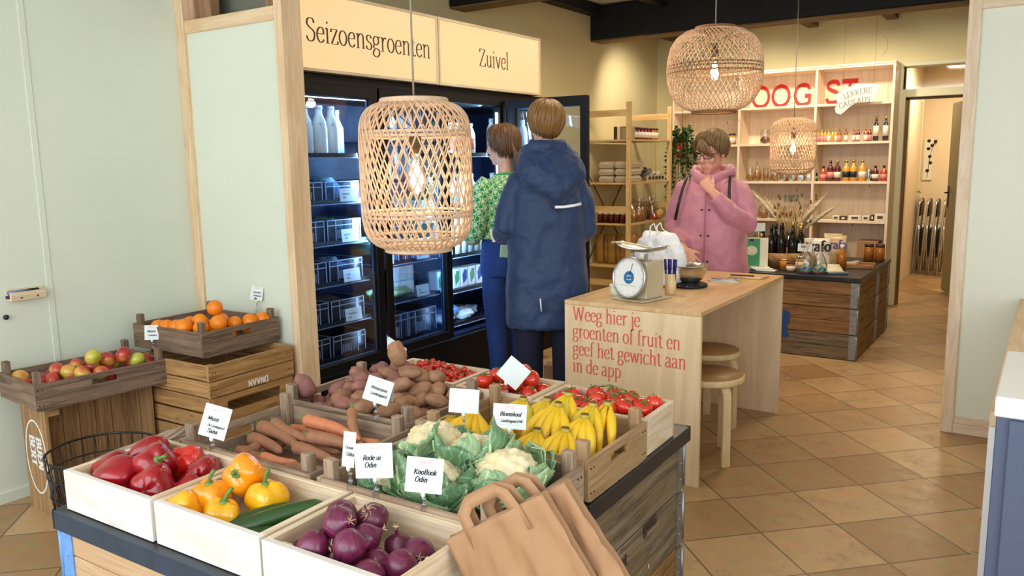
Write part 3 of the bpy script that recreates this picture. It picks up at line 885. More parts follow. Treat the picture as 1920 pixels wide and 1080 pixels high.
WD = [('sla', 'lindengaard'), ('rode kool', 'odin'), ('andijvie', 'lindengaard'), ('venkel', 'de lindegaard'), ('rucola', 'odin'), ('bleekselderij', 'odin'), ('munt', 'odin'), ('spinazie', 'odin'), ('pastinaak', 'odin'), ('prei', 'lindengaard')]
for i in range(5):
    z = BAYZ[0][i]
    for k, y in enumerate((2.765, 3.035)):
        where = ('nearest the post' if k == 0 else 'by the door edge')
        fridge_crate((FX - .125, y, z), .25, .38, .115 if i < 4 else .1, 'clear crate on the %s produce shelf of the first bay, %s' % (SHN[i], where))
        if i > 0:
            lump((FX - .29, y + .125, z + .01), (.12, .10, .055), (M['leafdark'], M['bagfilm'], M['rootbrown'], M['bagfilm'])[(i + k) % 4], 'bagged_greens', 'bagged vegetables in a clear crate, %s produce shelf, %s' % (SHN[i], where), 'vegetables', 'bagged vegetables in the fridge', seed=i * 3 + k)
    if i > 0:
        shelf_card((FX - .095, 2.80, z - .008), 'price card on the %s produce shelf of the first bay, nearest the post' % SHN[i], WD[i])
        shelf_card((FX - .095, 3.115, z - .008), 'price card on the %s produce shelf of the first bay, by the door edge' % SHN[i], WD[i + 4], .125, .07)
# second bay
M['leek'] = pm('leek_green', hx('9fb765'), .4, var=hx('d5dcae'), vs=10)
for i, z in enumerate(BAYZ[1]):
    if i in (0, 2, 3):
        for k, y in enumerate((3.39, 3.66)):
            fridge_crate((FX - .12, y, z), .26, .38, .15 if i == 0 else .12, 'clear crate on the %s shelf of the second bay, %s' % (SHN[i], ('nearer the first door', 'nearer the open door')[k]))
    if i == 1:
        for k in range(5):
            m = MB()
            y0 = 3.42 + .01 * k
            m.tube([(FX - .15 - .035 * k, y0, z + .022 + .018 * (k % 2)), (FX - .16 - .035 * k, y0 + .15, z + .03 + .018 * (k % 2)), (FX - .15 - .035 * k, y0 + .3, z + .03 + .012 * (k % 3))], [.02, .022, .017], 10)
            tag(m.build('leek', M['leek']), 'pale green leek lying in the second fridge bay beside the white cartons', 'leek', 'leeks in the fridge')
        for k in range(6):
            m = MB(); m.box((0, 0, .045), (.07, .06, .088))
            tag(m.build('carton', M['dairywhite'], None, (FX - .24, 3.66 + .064 * (k % 3), z + .092 * (k // 3)), bev=.002), 'plain white carton stacked behind the leeks in the fridge', 'carton', 'white cartons behind the leeks')
        shelf_card((FX - .095, 3.72, z - .004), 'white price card by the leeks in the second fridge bay', WD[9], .115, .07)
    if i in (2, 3):
        shelf_card((FX - .095, 3.42, z - .004), 'white price card on the %s shelf of the second fridge bay, left one' % SHN[i], WD[2 + i], .10, .07)
        shelf_card((FX - .095, 3.73, z - .004), 'white price card on the %s shelf of the second fridge bay, right one' % SHN[i], WD[4 + i], .115, .07)
        lump((FX - .3, 3.52, z + .02), (.12, .10, .07), (M['leafdark'], M['bagfilm'])[i % 2], 'bagged_greens', 'leafy greens in the %s shelf of the second fridge bay' % SHN[i], 'vegetables', 'bagged vegetables in the fridge', seed=40 + i)
        lump((FX - .3, 3.8, z + .02), (.12, .09, .06), (M['bagfilm'], M['leek'])[i % 2], 'bagged_greens', 'pale bagged greens on the %s shelf of the second fridge bay' % SHN[i], 'vegetables', 'bagged vegetables in the fridge', seed=50 + i)


def plastic_bottle(name, lab, loc, g, h=.2, r=.03, body=None, band=None, capm=None):
    t = thing(name, lab, 'bottle', loc, 0, g)
    revolve('bottle', [(.001, 0), (r, 0), (r, h * .62), (r * .8, h * .75), (r * .42, h * .86), (r * .42, h * .9), (.001, h * .9)], body or M['dairywhite'], t, 14)
    revolve('cap', [(r * .5, h * .89), (r * .5, h), (.001, h)], capm or M['dairywhite'], t, 12)
    if band:
        revolve('label', [(r * 1.02, h * .15), (r * 1.02, h * .5)], band, t, 14)
    return t


BG = 'dairy bottles on the fridge shelves'
for k, y in enumerate((3.42, 3.49, 3.57, 3.65, 3.74, 3.82)):
    plastic_bottle('dairy_bottle', 'dairy bottle on the second bay milk shelf, %s from the first door' % ('first', 'second', 'third', 'fourth', 'fifth', 'sixth')[k], (FX - .17, y, 1.40), BG, .19, .03, M['milk'], M['palelabel'] if k % 2 else None, M['bluepaint'] if k % 3 == 0 else M['dairywhite'])
    plastic_bottle('dairy_bottle', 'small white bottle on the second bay uppermost shelf, %s from the first door' % ('first', 'second', 'third', 'fourth', 'fifth', 'sixth')[k], (FX - .19, y, 1.62), BG, .17, .028, M['dairywhite'], M['palelabel'], M['greencap'] if k % 2 else M['bluepaint'])
ORD = ['first', 'second', 'third', 'fourth', 'fifth', 'sixth', 'seventh', 'eighth']
for k, y in enumerate((4.03, 4.11, 4.185, 4.255, 4.325, 4.40)):
    plastic_bottle('dairy_bottle', 'dairy bottle with %s on the open bay top shelf, %s from the pane' % ('a green cap' if k < 2 else 'a red label', ORD[k]), (FX - .17, y, 1.55), BG, .2, .031, M['dairywhite'], M['redlabel'] if k >= 2 else M['palelabel'], M['greencap'] if k < 2 else M['dairywhite'])
for k in range(8):
    y = 4.0 + .066 * k
    plastic_bottle('milk_bottle', 'tall milk bottle on the open bay hip-height shelf, %s from the pane' % ORD[k], (FX - .16, y, .90), BG, .245, .03, M['milk'], None, M['cap'])
    if k < 7:
        plastic_bottle('milk_bottle', 'white drink bottle on the open bay chest-height shelf, %s from the pane' % ORD[k], (FX - .17, y, 1.18), BG, .24, .03, M['milk'], M['palelabel'] if k % 3 == 0 else None, M['cap'])
M['navyprint'] = pm('navy_carton_print', hx('2b4aa0'), .45)
for k in range(6):
    t = thing('milk_carton', 'printed white carton on the open bay knee-height shelf, %s from the pane' % ORD[k], 'carton', (FX - .2, 4.0 + .085 * k, .67), 0, 'cartons in the open fridge bay')
    m = MB(); m.box((0, .035, .065), (.07, .07, .13)); m.build('box', M['dairywhite'], t, bev=.002)
    m = MB(); m.prism([(.02, .02), (.06, .05), (.06, .11), (.035, .115), (.012, .08)], 0, .001, frame((.0352, 0, 0), (0, 1, 0), (0, 0, 1)))
    m.build('print', M['navyprint'] if k % 2 else M['greencap'], t)
for k, (y, mt) in enumerate(((4.06, M['dairywhite']), (4.18, M['bagfilm']), (4.28, M['dairywhite']), (4.40, M['bagfilm']), (4.12, M['bluepaint']))):
    lump((FX - .2 - .05 * (k % 2), y, .452 + (.05 if k == 4 else 0)), (.09, .075, .035), mt, 'bagged_food', '%s on the open bay floor shelf, %s' % (('white bag', 'pale shiny bag', 'white bag', 'pale shiny bag', 'small blue packet')[k], ('by the glass door', 'second from the glass door', 'mid shelf', 'farthest in', 'on top of the others')[k]), 'bag', 'bags on the lowest fridge shelf', seed=70 + k, amp=.35)
for k in range(5):
    plastic_bottle('glass_bottle', 'capped bottle on the fourth bay top shelf, %s from the open door hinge' % ORD[k], (FX - .17, 4.64 + .1 * k, 1.55), BG, .24, .034, M['milk'], None, M['cap'])
    plastic_bottle('glass_bottle', 'white bottle on the fourth bay chest-height shelf, %s from the open door hinge' % ORD[k], (FX - .17, 4.64 + .1 * k, 1.18), BG, .24, .034, M['milk'], None, M['cap'])

# ================================================================== LIGHT BOX SIGNS
def glow_mat(name):
    m, t, N, L, b = _nt(name)
    b.inputs['Base Color'].default_value = c4(hx('8a6a48'))
    b.inputs['Roughness'].default_value = .5
    b.inputs['Emission Color'].default_value = c4((1.0, .66, .33))
    b.inputs['Emission Strength'].default_value = .92
    return m


M['glow'] = glow_mat('lit_sign_face')


def sign(lab, y0, y1, word, yt, size, sx):
    z0, z1 = 1.955, 2.345
    t = thing('light_box_sign', lab, 'sign', (FX, y0, z0))
    W = y1 - y0; H = z1 - z0
    m = MB(); m.bx(-.14, -.014, .005, W - .005, .005, H - .005); m.build('light_box', M['cream'], t)
    m = MB(); m.bx(-.02, -.004, .012, W - .012, .012, H - .012); m.build('lit_face', M['glow'], t)
    m = MB()
    for b_ in ((0, W, 0, .014), (0, W, H - .014, H), (0, .014, .014, H - .014), (W - .014, W, .014, H - .014)):
        m.bx(-.15, .004, b_[0], b_[1], b_[2], b_[3])
    m.build('frame', M['pinepale'], t)
    m = MB(); text(m, word, size, frame((-.0025, yt - y0, .145), (0, 1, 0), (0, 0, 1)), .075, .024, sx=sx)
    m.build('lettering', M['brownink'], t)


sign('lit sign reading Seizoensgroenten above the fridge, next to the timber post', 2.75, 3.868, 'Seizoensgroenten', 2.845, .158, .985)
sign('lit sign reading Zuivel above the fridge, farther from the timber post', 3.875, 5.02, 'Zuivel', 4.285, .155, .98)


def fit(t, size, width):
    return width / text_w(t, size)


# ================================================================== PALLET-COLLAR BOXES
def hinge(m, x, y, z0, z1, a, w_=.05):
    """a steel corner hinge wrapped round a vertical corner; a = (sx, sy) outward signs"""
    sx, sy = a
    m.bx(x, x - sx * w_, y + sy * .0005, y + sy * .004, z0, z1)
    m.bx(x + sx * .0005, x + sx * .004, y, y - sy * w_, z0, z1)
    m.tube([(x + sx * .003, y + sy * .003, z0 + .008), (x + sx * .003, y + sy * .003, z1 - .008)], .006, 8)
    for k in range(3):
        z = z0 + (z1 - z0) * (.2 + .3 * k)
        m.ell((x - sx * w_ * .5, y + sy * .004, z), (.005, .003, .005), 8, 4)
        m.ell((x + sx * .004, y - sy * w_ * .5, z), (.003, .005, .005), 8, 4)


def collar(par, W_, D_, z0, z1, mats, hmats=None):
    """one four-board collar; boards split in two planks; mats for front, right, back, left"""
    h = (z1 - z0)
    t = .02
    m = MB()
    for k in range(2):
        a, b = z0 + h * k / 2 + .0015, z0 + h * (k + 1) / 2 - .0015
        m.bx(0, W_, 0, t, a, b, 0); m.bx(W_ - t, W_, t, D_ - t, a, b, 1); m.bx(0, W_, D_ - t, D_, a, b, 1); m.bx(0, t, t, D_ - t, a, b, 0)
    o = m.build('collar', mats, par, bev=.002)
    hm = hmats or [M['zinc']] * 4
    for k, (x, y, a) in enumerate(((0, 0, (-1, -1)), (W_, 0, (1, -1)), (W_, D_, (1, 1)), (0, D_, (-1, 1)))):
        g = MB(); hinge(g, x, y, z0 + .004, z1 - .004, a)
        g.build('corner_hinge', hm[k], o)
    return o


TR = .022
TO = Vector((-2.135, 1.008, 0))
TM = Matrix.Rotation(TR, 3, 'Z')


def tp(x, y, z=0):
    """a point of the display, measured along and across it from its front corner"""
    return TO + TM @ Vector((x, y, z))


pb1 = thing('pallet_box', 'front pallet-collar box with black lid under peppers and red onions, pale blue corner strip', 'box', tp(0, 0), TR, 'pallet-collar boxes')
for k in range(3):
    collar(pb1, 1.185, .71, .195 * k, .195 * k + .193, [M['collarl'], M['collar']], [M['bluepaint'], M['zinc'], M['zinc'], M['zinc']])
m = MB(); m.bx(-.012, 1.2, -.01, .725, .588, .606); m.build('lid', M['lid'], pb1, bev=.002)
m = MB(); m.bx(-.014, 1.2, -.014, -.002, .553, .607); m.bx(-.014, -.002, -.014, .725, .553, .607); m.bx(1.188, 1.2, -.01, .725, .56, .607); m.build('lid_edge', M['lidedge'], pb1, bev=.002)
pb2 = thing('pallet_box', 'rear pallet-collar box with black lid under potatoes and bananas, rubbed stencil on its side', 'box', tp(0, .735), TR, 'pallet-collar boxes')
for k, mt in enumerate(((M['collarb'], M['collarb']), (M['collarb'], M['collar']), (M['collar'], M['collar']))):
    collar(pb2, 1.185, .71, .195 * k, .195 * k + .193, [mt[0], mt[1]])
m = MB(); m.bx(-.012, 1.2, -.008, .735, .588, .606); m.build('lid', M['lid'], pb2, bev=.002)
m = MB(); m.bx(1.188, 1.203, -.008, .735, .555, .607); m.bx(-.014, 1.203, .722, .737, .555, .607); m.build('lid_edge', M['lid'], pb2, bev=.002)
m = MB()
text(m, 'cent', .06, frame((1.1885, .17, .32), (0, 1, 0), (0, 0, 1)), .13, .06)
text(m, 'guns', .06, frame((1.1885, .38, .36), (0, 1, 0), (0, 0, 1)), .13, .06)
m.build('stencil', pm('faded_stencil', hx('3f342a'), .9), pb2)
m = MB()
for y, z, r in ((.33, .20, .012), (.39, .15, .008), (.35, .16, .005), (.42, .24, .006), (.18, .3, .005)):
    m.ell((1.1885, y, z), (.0015, r * .5, r * 1.4), 8, 5)
m.build('chipped_patch', M['pinepale'], pb2)
TZ = .607


# ================================================================== CRATES
def white_crate(lab, x, y, w_, d_, h_=.108, frontmat=None, rz=0, grp='pale pine crates on the display'):
    t = thing('pine_crate', lab, 'crate', tp(x, y, TZ + .001), TR + rz, grp)
    th = .017
    m = MB(); m.bx(0, w_, 0, th, 0, h_); m.build('front_board', frontmat or M['pinedaylit'], t, bev=.0015)
    m = MB(); m.bx(0, w_, d_ - th, d_, 0, h_); m.build('back_board', M['pinepale'], t, bev=.0015)
    m = MB(); m.bx(0, th, th, d_ - th, 0, h_); m.build('side_board', M['pinepale'], t, bev=.0015)
    m = MB(); m.bx(w_ - th, w_, th, d_ - th, 0, h_); m.build('side_board', M['pinepale'], t, bev=.0015)
    m = MB(); m.bx(th, w_ - th, th, d_ - th, 0.004, .016); m.build('base', M['pinepale'], t)
    for cx, cy in ((th, th), (w_ - th - .03, th), (th, d_ - th - .03), (w_ - th - .03, d_ - th - .03)):
        m = MB(); m.bx(cx, cx + .03, cy, cy + .03, .016, h_ - .018); m.build('corner_block', M['pinepale'], t, bev=.0015)
    return t


def old_crate(lab, loc, rz, w_, d_, h_=.118, mat=None, post=.045, grp='grey weathered crates', handles='lr', low_front=0, post2=None):
    mat = mat or M['old']
    t = thing('field_crate', lab, 'crate', loc, rz, grp)
    th = .012
    for nm, y0, y1 in (('front_board', 0, th), ('back_board', d_ - th, d_)):
        m = MB(); m.bx(th, w_ - th, y0, y1, .006, h_ - (low_front if nm == 'front_board' else 0)); m.build(nm, mat, t, bev=.002)
    hz0, hz1, hw = h_ * .58, h_ * .80, .11
    for k, (x0, x1) in enumerate(((0, th), (w_ - th, w_))):
        m = MB()
        c = d_ / 2
        m.bx(x0, x1, 0, d_, .004, hz0, 0, 1); m.bx(x0, x1, 0, d_, hz1, h_, 0, 1)
        m.bx(x0, x1, 0, c - hw / 2, hz0, hz1, 0, 1); m.bx(x0, x1, c + hw / 2, d_, hz0, hz1, 0, 1)
        g = m
        for yy in (.014, .03, d_ - .03, d_ - .014):
            for zz in (.025, h_ - .025):
                g.ell(((x1 if k else x0), yy, zz), (.0025, .0035, .0035), 7, 4, mi=1)
        m.build('end_board', [mat, M['blackm']], t, bev=.002)
    for cx in (th, w_ - th - .034):
        for cy in (th, d_ - th - .026):
            m = MB(); m.bx(cx, cx + .034, cy, cy + .026, .012, h_ + post); m.build('corner_post', mat, t, bev=.003)
    m = MB()
    n = 4
    for k in range(n):
        a = th + (d_ - 2 * th) * k / n
        m.bx(.002, w_ - .002, a + .003, a + (d_ - 2 * th) / n - .003, 0, .008)
    m.build('base_slats', mat, t)
    return t


white_crate('daylit-fronted pine crate of red peppers at the outer corner of the display', .02, .01, .375, .29)
white_crate('daylit-fronted pine crate of yellow peppers and courgettes', .408, .012, .37, .285)
white_crate('daylit-fronted pine crate of red onions and garlic', .79, .008, .37, .285)
old_crate('grey field crate of carrots behind the peppers', tp(.10, .30, TZ + .001), TR, .53, .40)
old_crate('grey field crate of cauliflowers behind the onions', tp(.655, .298, TZ + .001), TR - .012, .54, .405, mat=wood('pinkish_weathered_crate', hx('b0957b'), hx('8c735c'), .75, knot=hx('4a382a'), kd=2.0, blotch=hx('9a8069'), bump=.35))
old_crate('grey field crate heaped with potatoes', tp(.035, .735, TZ + .001), TR, .56, .39)
old_crate('brown-grey field crate of bananas', tp(.635, .738, TZ + .001), TR - .01, .56, .375, mat=wood('tan_weathered_crate', hx('b99670'), hx('94754f'), .72, knot=hx('4a3420'), kd=2.0, blotch=hx('a3855f'), bump=.35))
white_crate('pale pine crate of cherry tomatoes behind the potatoes', .09, 1.135, .37, .23, .125, M['pinepale'])
white_crate('pale pine crate of vine tomatoes behind the bananas', .475, 1.125, .31, .23, .125, M['pinepale'])
white_crate('pale pine crate of large tomatoes nearest the weighing counter', .79, 1.118, .40, .23, .118, M['pinepale'])
# crates by the left wall
old_crate('dark grey field crate of apples on the upended crate', (-3.80, 1.60, .503), -.08, .375, .575, .115, M['olddark'], .05, 'field crates by the left wall')
old_crate('dark grey field crate of oranges in the corner', (-3.70, 2.18, .626), .03, .52, .455, .12, M['olddark'], .045, 'field crates by the left wall')


def slat_crate(lab, loc, rz, w_, d_, h_, word=False):
    t = thing('slatted_crate', lab, 'crate', loc, rz, 'slatted crates in the corner')
    th = .012
    n = 4
    g = .006
    hh = h_ / n
    for nm in ('front_slats', 'back_slats'):
        m = MB()
        for k in range(n):
            z0 = k * hh + g / 2 + (.004 if k == 1 and nm == 'front_slats' else 0)
            y = 0 if nm == 'front_slats' else d_ - th
            m.bx(0, w_ - th, y, y + th, z0, (k + 1) * hh - g / 2)
        m.build(nm, M['honey'], t, bev=.002)
    for k2, x in enumerate((0, w_ - th)):
        m = MB()
        for k in range(n):
            z0, z1 = k * hh + g / 2, (k + 1) * hh - g / 2
            if k2 and k == 1:
                z0 += .0
                m.bx(x, x + th, th, .09, z0, z1, 0, 1); m.bx(x, x + th, d_ - .09, d_ - th, z0, z1, 0, 1); m.bx(x, x + th, .09, d_ - .09, z0 + hh * .55, z1, 0, 1)
            else:
                m.bx(x, x + th, th if not k2 else 0, d_, z0, z1, 0, 1)
        gg = m
        for k in range(n):
            for yy in (.02, .035, d_ - .035, d_ - .02):
                gg.ell((x + (th if k2 else 0), yy, (k + .5) * hh), (.002, .0035, .0035), 7, 4, mi=1)
        o = m.build('end_slats', [M['honey'], M['blackm']], t, bev=.002)
        if word and k2:
            q = MB(); text(q, 'DNAAN', .042, frame((x + th + .001, .33, 2 * hh + .037), (0, -1, 0), (0, 0, -1)), .17, .1)
            q.build('lettering', M['white'], o)
    for cx in (th, w_ - th - .03):
        for cy in (th, d_ - th - .03):
            m = MB(); m.bx(cx, cx + .03, cy, cy + .03, .004, h_ - .004); m.build('corner_post', M['honey'], t)
    m = MB(); m.bx(th, w_ - th, th, d_ - th, .002, .01); m.build('base', M['honey'], t)
    return t


slat_crate('honey-coloured slatted crate on the floor of the corner', (-3.60, 2.13, 0.0), .02, .53, .49, .308)
slat_crate('honey-coloured slatted crate with white letters under the oranges', (-3.60, 2.13, .311), .02, .53, .49, .31, True)

# upended crate with a painted ring and letters
uc = thing('upended_crate', 'tan wooden crate on end with white painted ring and letters, carrying the apples', 'crate', (-3.735, 1.645, 0), -.06)
m = MB()
for k in range(4):
    m.bx(.06 * k + .0015, .06 * k + .0585, 0, .016, 0, .497, 0, 2)
m.build('end_planks', M['tan'], uc, bev=.0015)
m = MB()
for k in range(4):
    m.bx(.06 * k + .0015, .06 * k + .0585, .464, .48, 0, .497, 0, 2)
m.build('end_planks', M['tan'], uc, bev=.0015)
m = MB()
for k in range(6):
    m.bx(0, .012, .018 + .075 * k, .018 + .075 * k + .072, 0, .497, 0, 2)
m.build('bottom_planks', M['tan'], uc, bev=.0015)
m = MB(); m.bx(.012, .24, .017, .463, .483, .497); m.build('side_plank', M['tan'], uc)
m = MB(); m.bx(.012, .24, .017, .463, 0, .014); m.build('side_plank', M['tan'], uc)
for zz in (.014, .453):
    m = MB(); m.prism([(.19, .016), (.24, .016), (.24, .06)], zz, zz + .03); m.build('corner_block', M['tan'], uc)
m = MB()
ring = [(.12 + .098 * cos(2 * pi * k / 40), -.001, .255 + .165 * sin(2 * pi * k / 40)) for k in range(40)]
m.tube(ring, .0055, 5, loop=True, flat=.15, up=(0, 1, 0))
text(m, 'BUEN', .068, frame((.135, -.0015, .35), (0, 0, -1), (1, 0, 0)), .2, .12)
text(m, 'BERT', .068, frame((.072, -.0015, .35), (0, 0, -1), (1, 0, 0)), .2, .12)
m.build('painted_ring_and_letters', M['white'], uc)

# wire basket with a twisted wooden handle beside the upended crate
wb = thing('wire_basket', 'dark wire basket with twisted wooden handle between the crates and the display', 'basket', (-3.0, 1.60, 0.0), 0)
m = MB()
def circ(r, z, n=36, ey=1.0):
    return [(r * cos(2 * pi * k / n), r * ey * sin(2 * pi * k / n), z) for k in range(n)]
for r, z, t_ in ((.20, .42, .005), (.195, .35, .003), (.19, .27, .003), (.18, .18, .003), (.17, .09, .003), (.165, .01, .005)):
    m.tube(circ(r, z), t_, 6, loop=True)
m.build('rings', M['blackm'], wb)
m = MB()
for k in range(26):
    a = 2 * pi * k / 26
    m.tube([(.165 * cos(a), .165 * sin(a), .008), (.2 * cos(a + .12), .2 * sin(a + .12), .42)], .002, 5)
    m.tube([(.165 * cos(a), .165 * sin(a), .008), (.2 * cos(a - .12), .2 * sin(a - .12), .42)], .002, 5)
m.build('wire_mesh', M['blackm'], wb)
m = MB()
for k in range(5):
    pts = []
    for i in range(25):
        u = i / 24
        a = pi * u
        off = .012
        q_ = Vector((.14, -.15, .42)).lerp(Vector((.19, .13, .42)), u) + Vector((.27, .08, .13)) * sin(a) ** .6
        pts.append(q_ + Vector((off * cos(9 * u + k * 1.256), 0, off * sin(9 * u + k * 1.256))))
    m.tube(pts, .0085, 6)
m.build('twisted_handle', wood('grey_twisted_branch', hx('9a8471'), hx('5f4c3d'), .8, bump=.5), wb)


# ================================================================== PRODUCE
def streak(name, c1, c2, c3=None, rough=.3, us=2, vs=70, coat=.3, sc=1.0):
    m, t, N, L, b = _nt(name)
    tc = N.new('ShaderNodeTexCoord')
    mp = N.new('ShaderNodeMapping'); mp.inputs['Scale'].default_value = (us, vs, 1); L.new(tc.outputs['UV'], mp.inputs['Vector'])
    nz = N.new('ShaderNodeTexNoise'); nz.inputs['Scale'].default_value = sc; nz.inputs['Detail'].default_value = 3; L.new(mp.outputs['Vector'], nz.inputs['Vector'])
    rp = N.new('ShaderNodeValToRGB')
    cols = [(.3, c1), (.62, c2)] + ([(.78, c3)] if c3 else [])
    while len(rp.color_ramp.elements) < len(cols): rp.color_ramp.elements.new(.5)
    for e, (p, c) in zip(rp.color_ramp.elements, cols): e.position = p; e.color = c4(c)
    L.new(nz.outputs['Fac'], rp.inputs['Fac']); L.new(rp.outputs['Color'], b.inputs['Base Color'])
    b.inputs['Roughness'].default_value = rough; b.inputs['Coat Weight'].default_value = coat; b.inputs['Coat Roughness'].default_value = .12
    return m


M['redpep'] = pm('red_pepper_skin', hx('a00818'), .22, var=hx('7d0714'), vs=9, coat=.25)
M['redpep2'] = pm('orange_red_pepper_skin', hx('dd2618'), .22, var=hx('c41c14'), vs=9, coat=.5)
M['yelpep'] = pm('yellow_pepper_skin', hx('f0a010'), .22, var=hx('f3b51a'), vs=7, coat=.5)
M['yelpep2'] = pm('orange_pepper_skin', hx('ee8a0c'), .22, var=hx('f09a12'), vs=7, coat=.5)
M['stem'] = pm('green_stem', hx('6e8a3c'), .5, var=hx('4f7030'), vs=40)
M['courg'] = streak('courgette_skin', hx('1c3a12'), hx('2a5420'), hx('42682c'), .3, 6, 40, .15)
M['onion'] = streak('red_onion_skin', hx('4a0f2a'), hx('712347'), hx('9a5878'), .34, 3, 55, .15)
M['onion2'] = streak('dark_red_onion_skin', hx('43101f'), hx('6a2140'), hx('95808c'), .4, 4, 40, .1)
M['root'] = pm('dry_onion_root', hx('c9b08a'), .8)
M['garlic'] = streak('garlic_skin', hx('e9e2d6'), hx('f4efe6'), hx('d9c9c4'), .5, 2, 50, 0)
M['carrot'] = streak('washed_carrot', hx('c2714a'), hx('d08058'), hx('97644a'), .5, 60, 3, 0)
M['carrotd'] = streak('earthy_carrot', hx('a96c4c'), hx('8f6549'), hx('77563f'), .7, 40, 5, 0)
M['potato'] = pm('potato_skin', hx('a2765a'), .7, var=hx('86604a'), vs=24, bump=.4, bs=70, obj_rand=.3, ramp=[(.25, hx('7d5642')), (.5, hx('9c7358')), (.75, hx('8a6342'))])
M['potatored'] = pm('reddish_potato_skin', hx('99655a'), .65, var=hx('7c4f48'), vs=20, bump=.4, bs=70, obj_rand=.3)
M['curd'] = pm('cauliflower_curd', hx('efe2bd'), .6, var=hx('e3d2a2'), vs=30, bump=.5, bs=120, sss=.1)
M['leafrib'] = pm('pale_leaf_rib', hx('c3d6a0'), .45)
M['banana'] = streak('banana_skin', hx('ecc020'), hx('e3b526'), hx('d6b030'), .42, 10, 30, .1)
M['bananag'] = streak('greenish_banana_skin', hx('c8bd38'), hx('dcb92c'), hx('a5ab3a'), .42, 8, 30, .1)
M['bstem'] = pm('banana_stem', hx('b9a53a'), .55, var=hx('9a8a36'), vs=40)
M['bcrown'] = pm('banana_crown', hx('6d5426'), .7, var=hx('3d2c18'), vs=40)
M['tom'] = pm('tomato_skin', hx('cf2414'), .18, var=hx('dc3a1a'), vs=12, coat=.6)
M['cherry'] = pm('cherry_tomato_skin', hx('c21b18'), .18, var=hx('d1301c'), vs=20, coat=.6)
M['apple'] = pm('apple_skin', hx('b0222a'), .3, vs=7, coat=.25, obj_rand=.55, var=hx('c9a83c'), ramp=[(.36, hx('9f1c26')), (.52, hx('c0442f')), (.66, hx('d3b048')), (.84, hx('b9b845'))])
M['orange'] = pm('orange_peel', hx('f07e0a'), .4, var=hx('ee8c14'), vs=5, bump=.12, bs=260)


def leaf_mat(name, c1, c2, vein):
    m, t, N, L, b = _nt(name)
    tc = N.new('ShaderNodeTexCoord')
    sp = N.new('ShaderNodeSeparateXYZ'); L.new(tc.outputs['UV'], sp.inputs[0])
    a = N.new('ShaderNodeMath'); a.operation = 'SUBTRACT'; L.new(sp.outputs[0], a.inputs[0]); a.inputs[1].default_value = .5
    ab = N.new('ShaderNodeMath'); ab.operation = 'ABSOLUTE'; L.new(a.outputs[0], ab.inputs[0])
    k = N.new('ShaderNodeMath'); k.operation = 'MULTIPLY_ADD'; L.new(ab.outputs[0], k.inputs[0]); k.inputs[1].default_value = -.9; L.new(sp.outputs[1], k.inputs[2])
    nz = N.new('ShaderNodeTexNoise'); nz.inputs['Scale'].default_value = 5; L.new(tc.outputs['UV'], nz.inputs['Vector'])
    kk = N.new('ShaderNodeMath'); kk.operation = 'MULTIPLY_ADD'; L.new(nz.outputs['Fac'], kk.inputs[0]); kk.inputs[1].default_value = .22; L.new(k.outputs[0], kk.inputs[2])
    s = N.new('ShaderNodeMath'); s.operation = 'PINGPONG'; L.new(kk.outputs[0], s.inputs[0]); s.inputs[1].default_value = .085
    lt = N.new('ShaderNodeMath'); lt.operation = 'LESS_THAN'; L.new(s.outputs[0], lt.inputs[0]); lt.inputs[1].default_value = .009
    l2 = N.new('ShaderNodeMath'); l2.operation = 'LESS_THAN'; L.new(ab.outputs[0], l2.inputs[0]); l2.inputs[1].default_value = .03
    mxx = N.new('ShaderNodeMath'); mxx.operation = 'MAXIMUM'; L.new(lt.outputs[0], mxx.inputs[0]); L.new(l2.outputs[0], mxx.inputs[1])
    m5 = N.new('ShaderNodeMath'); m5.operation = 'MULTIPLY'; m5.inputs[1].default_value = .55; L.new(mxx.outputs[0], m5.inputs[0])
    n2 = N.new('ShaderNodeTexNoise'); n2.inputs['Scale'].default_value = 9; n2.inputs['Detail'].default_value = 3; L.new(tc.outputs['Object'], n2.inputs['Vector'])
    r = N.new('ShaderNodeValToRGB'); r.color_ramp.elements[0].position = .35; r.color_ramp.elements[0].color = c4(c1); r.color_ramp.elements[1].position = .65; r.color_ramp.elements[1].color = c4(c2)
    L.new(n2.outputs['Fac'], r.inputs['Fac'])
    mx = N.new('ShaderNodeMix'); mx.data_type = 'RGBA'; L.new(m5.outputs[0], mx.inputs['Factor']); L.new(r.outputs['Color'], mx.inputs['A']); mx.inputs['B'].default_value = c4(vein)
    L.new(mx.outputs['Result'], b.inputs['Base Color']); b.inputs['Roughness'].default_value = .42
    b.inputs['Subsurface Weight'].default_value = .08; b.inputs['Subsurface Scale'].default_value = .01
    return m


M['cleaf'] = leaf_mat('cauliflower_leaf', hx('557f57'), hx('86ab80'), hx('bcd2a8'))
M['cleaf2'] = leaf_mat('pale_cauliflower_leaf', hx('86a877'), hx('a8c394'), hx('d6e3c0'))
M['cleaf3'] = leaf_mat('yellowing_leaf', hx('b3b14a'), hx('9ba846'), hx('dcd98c'))


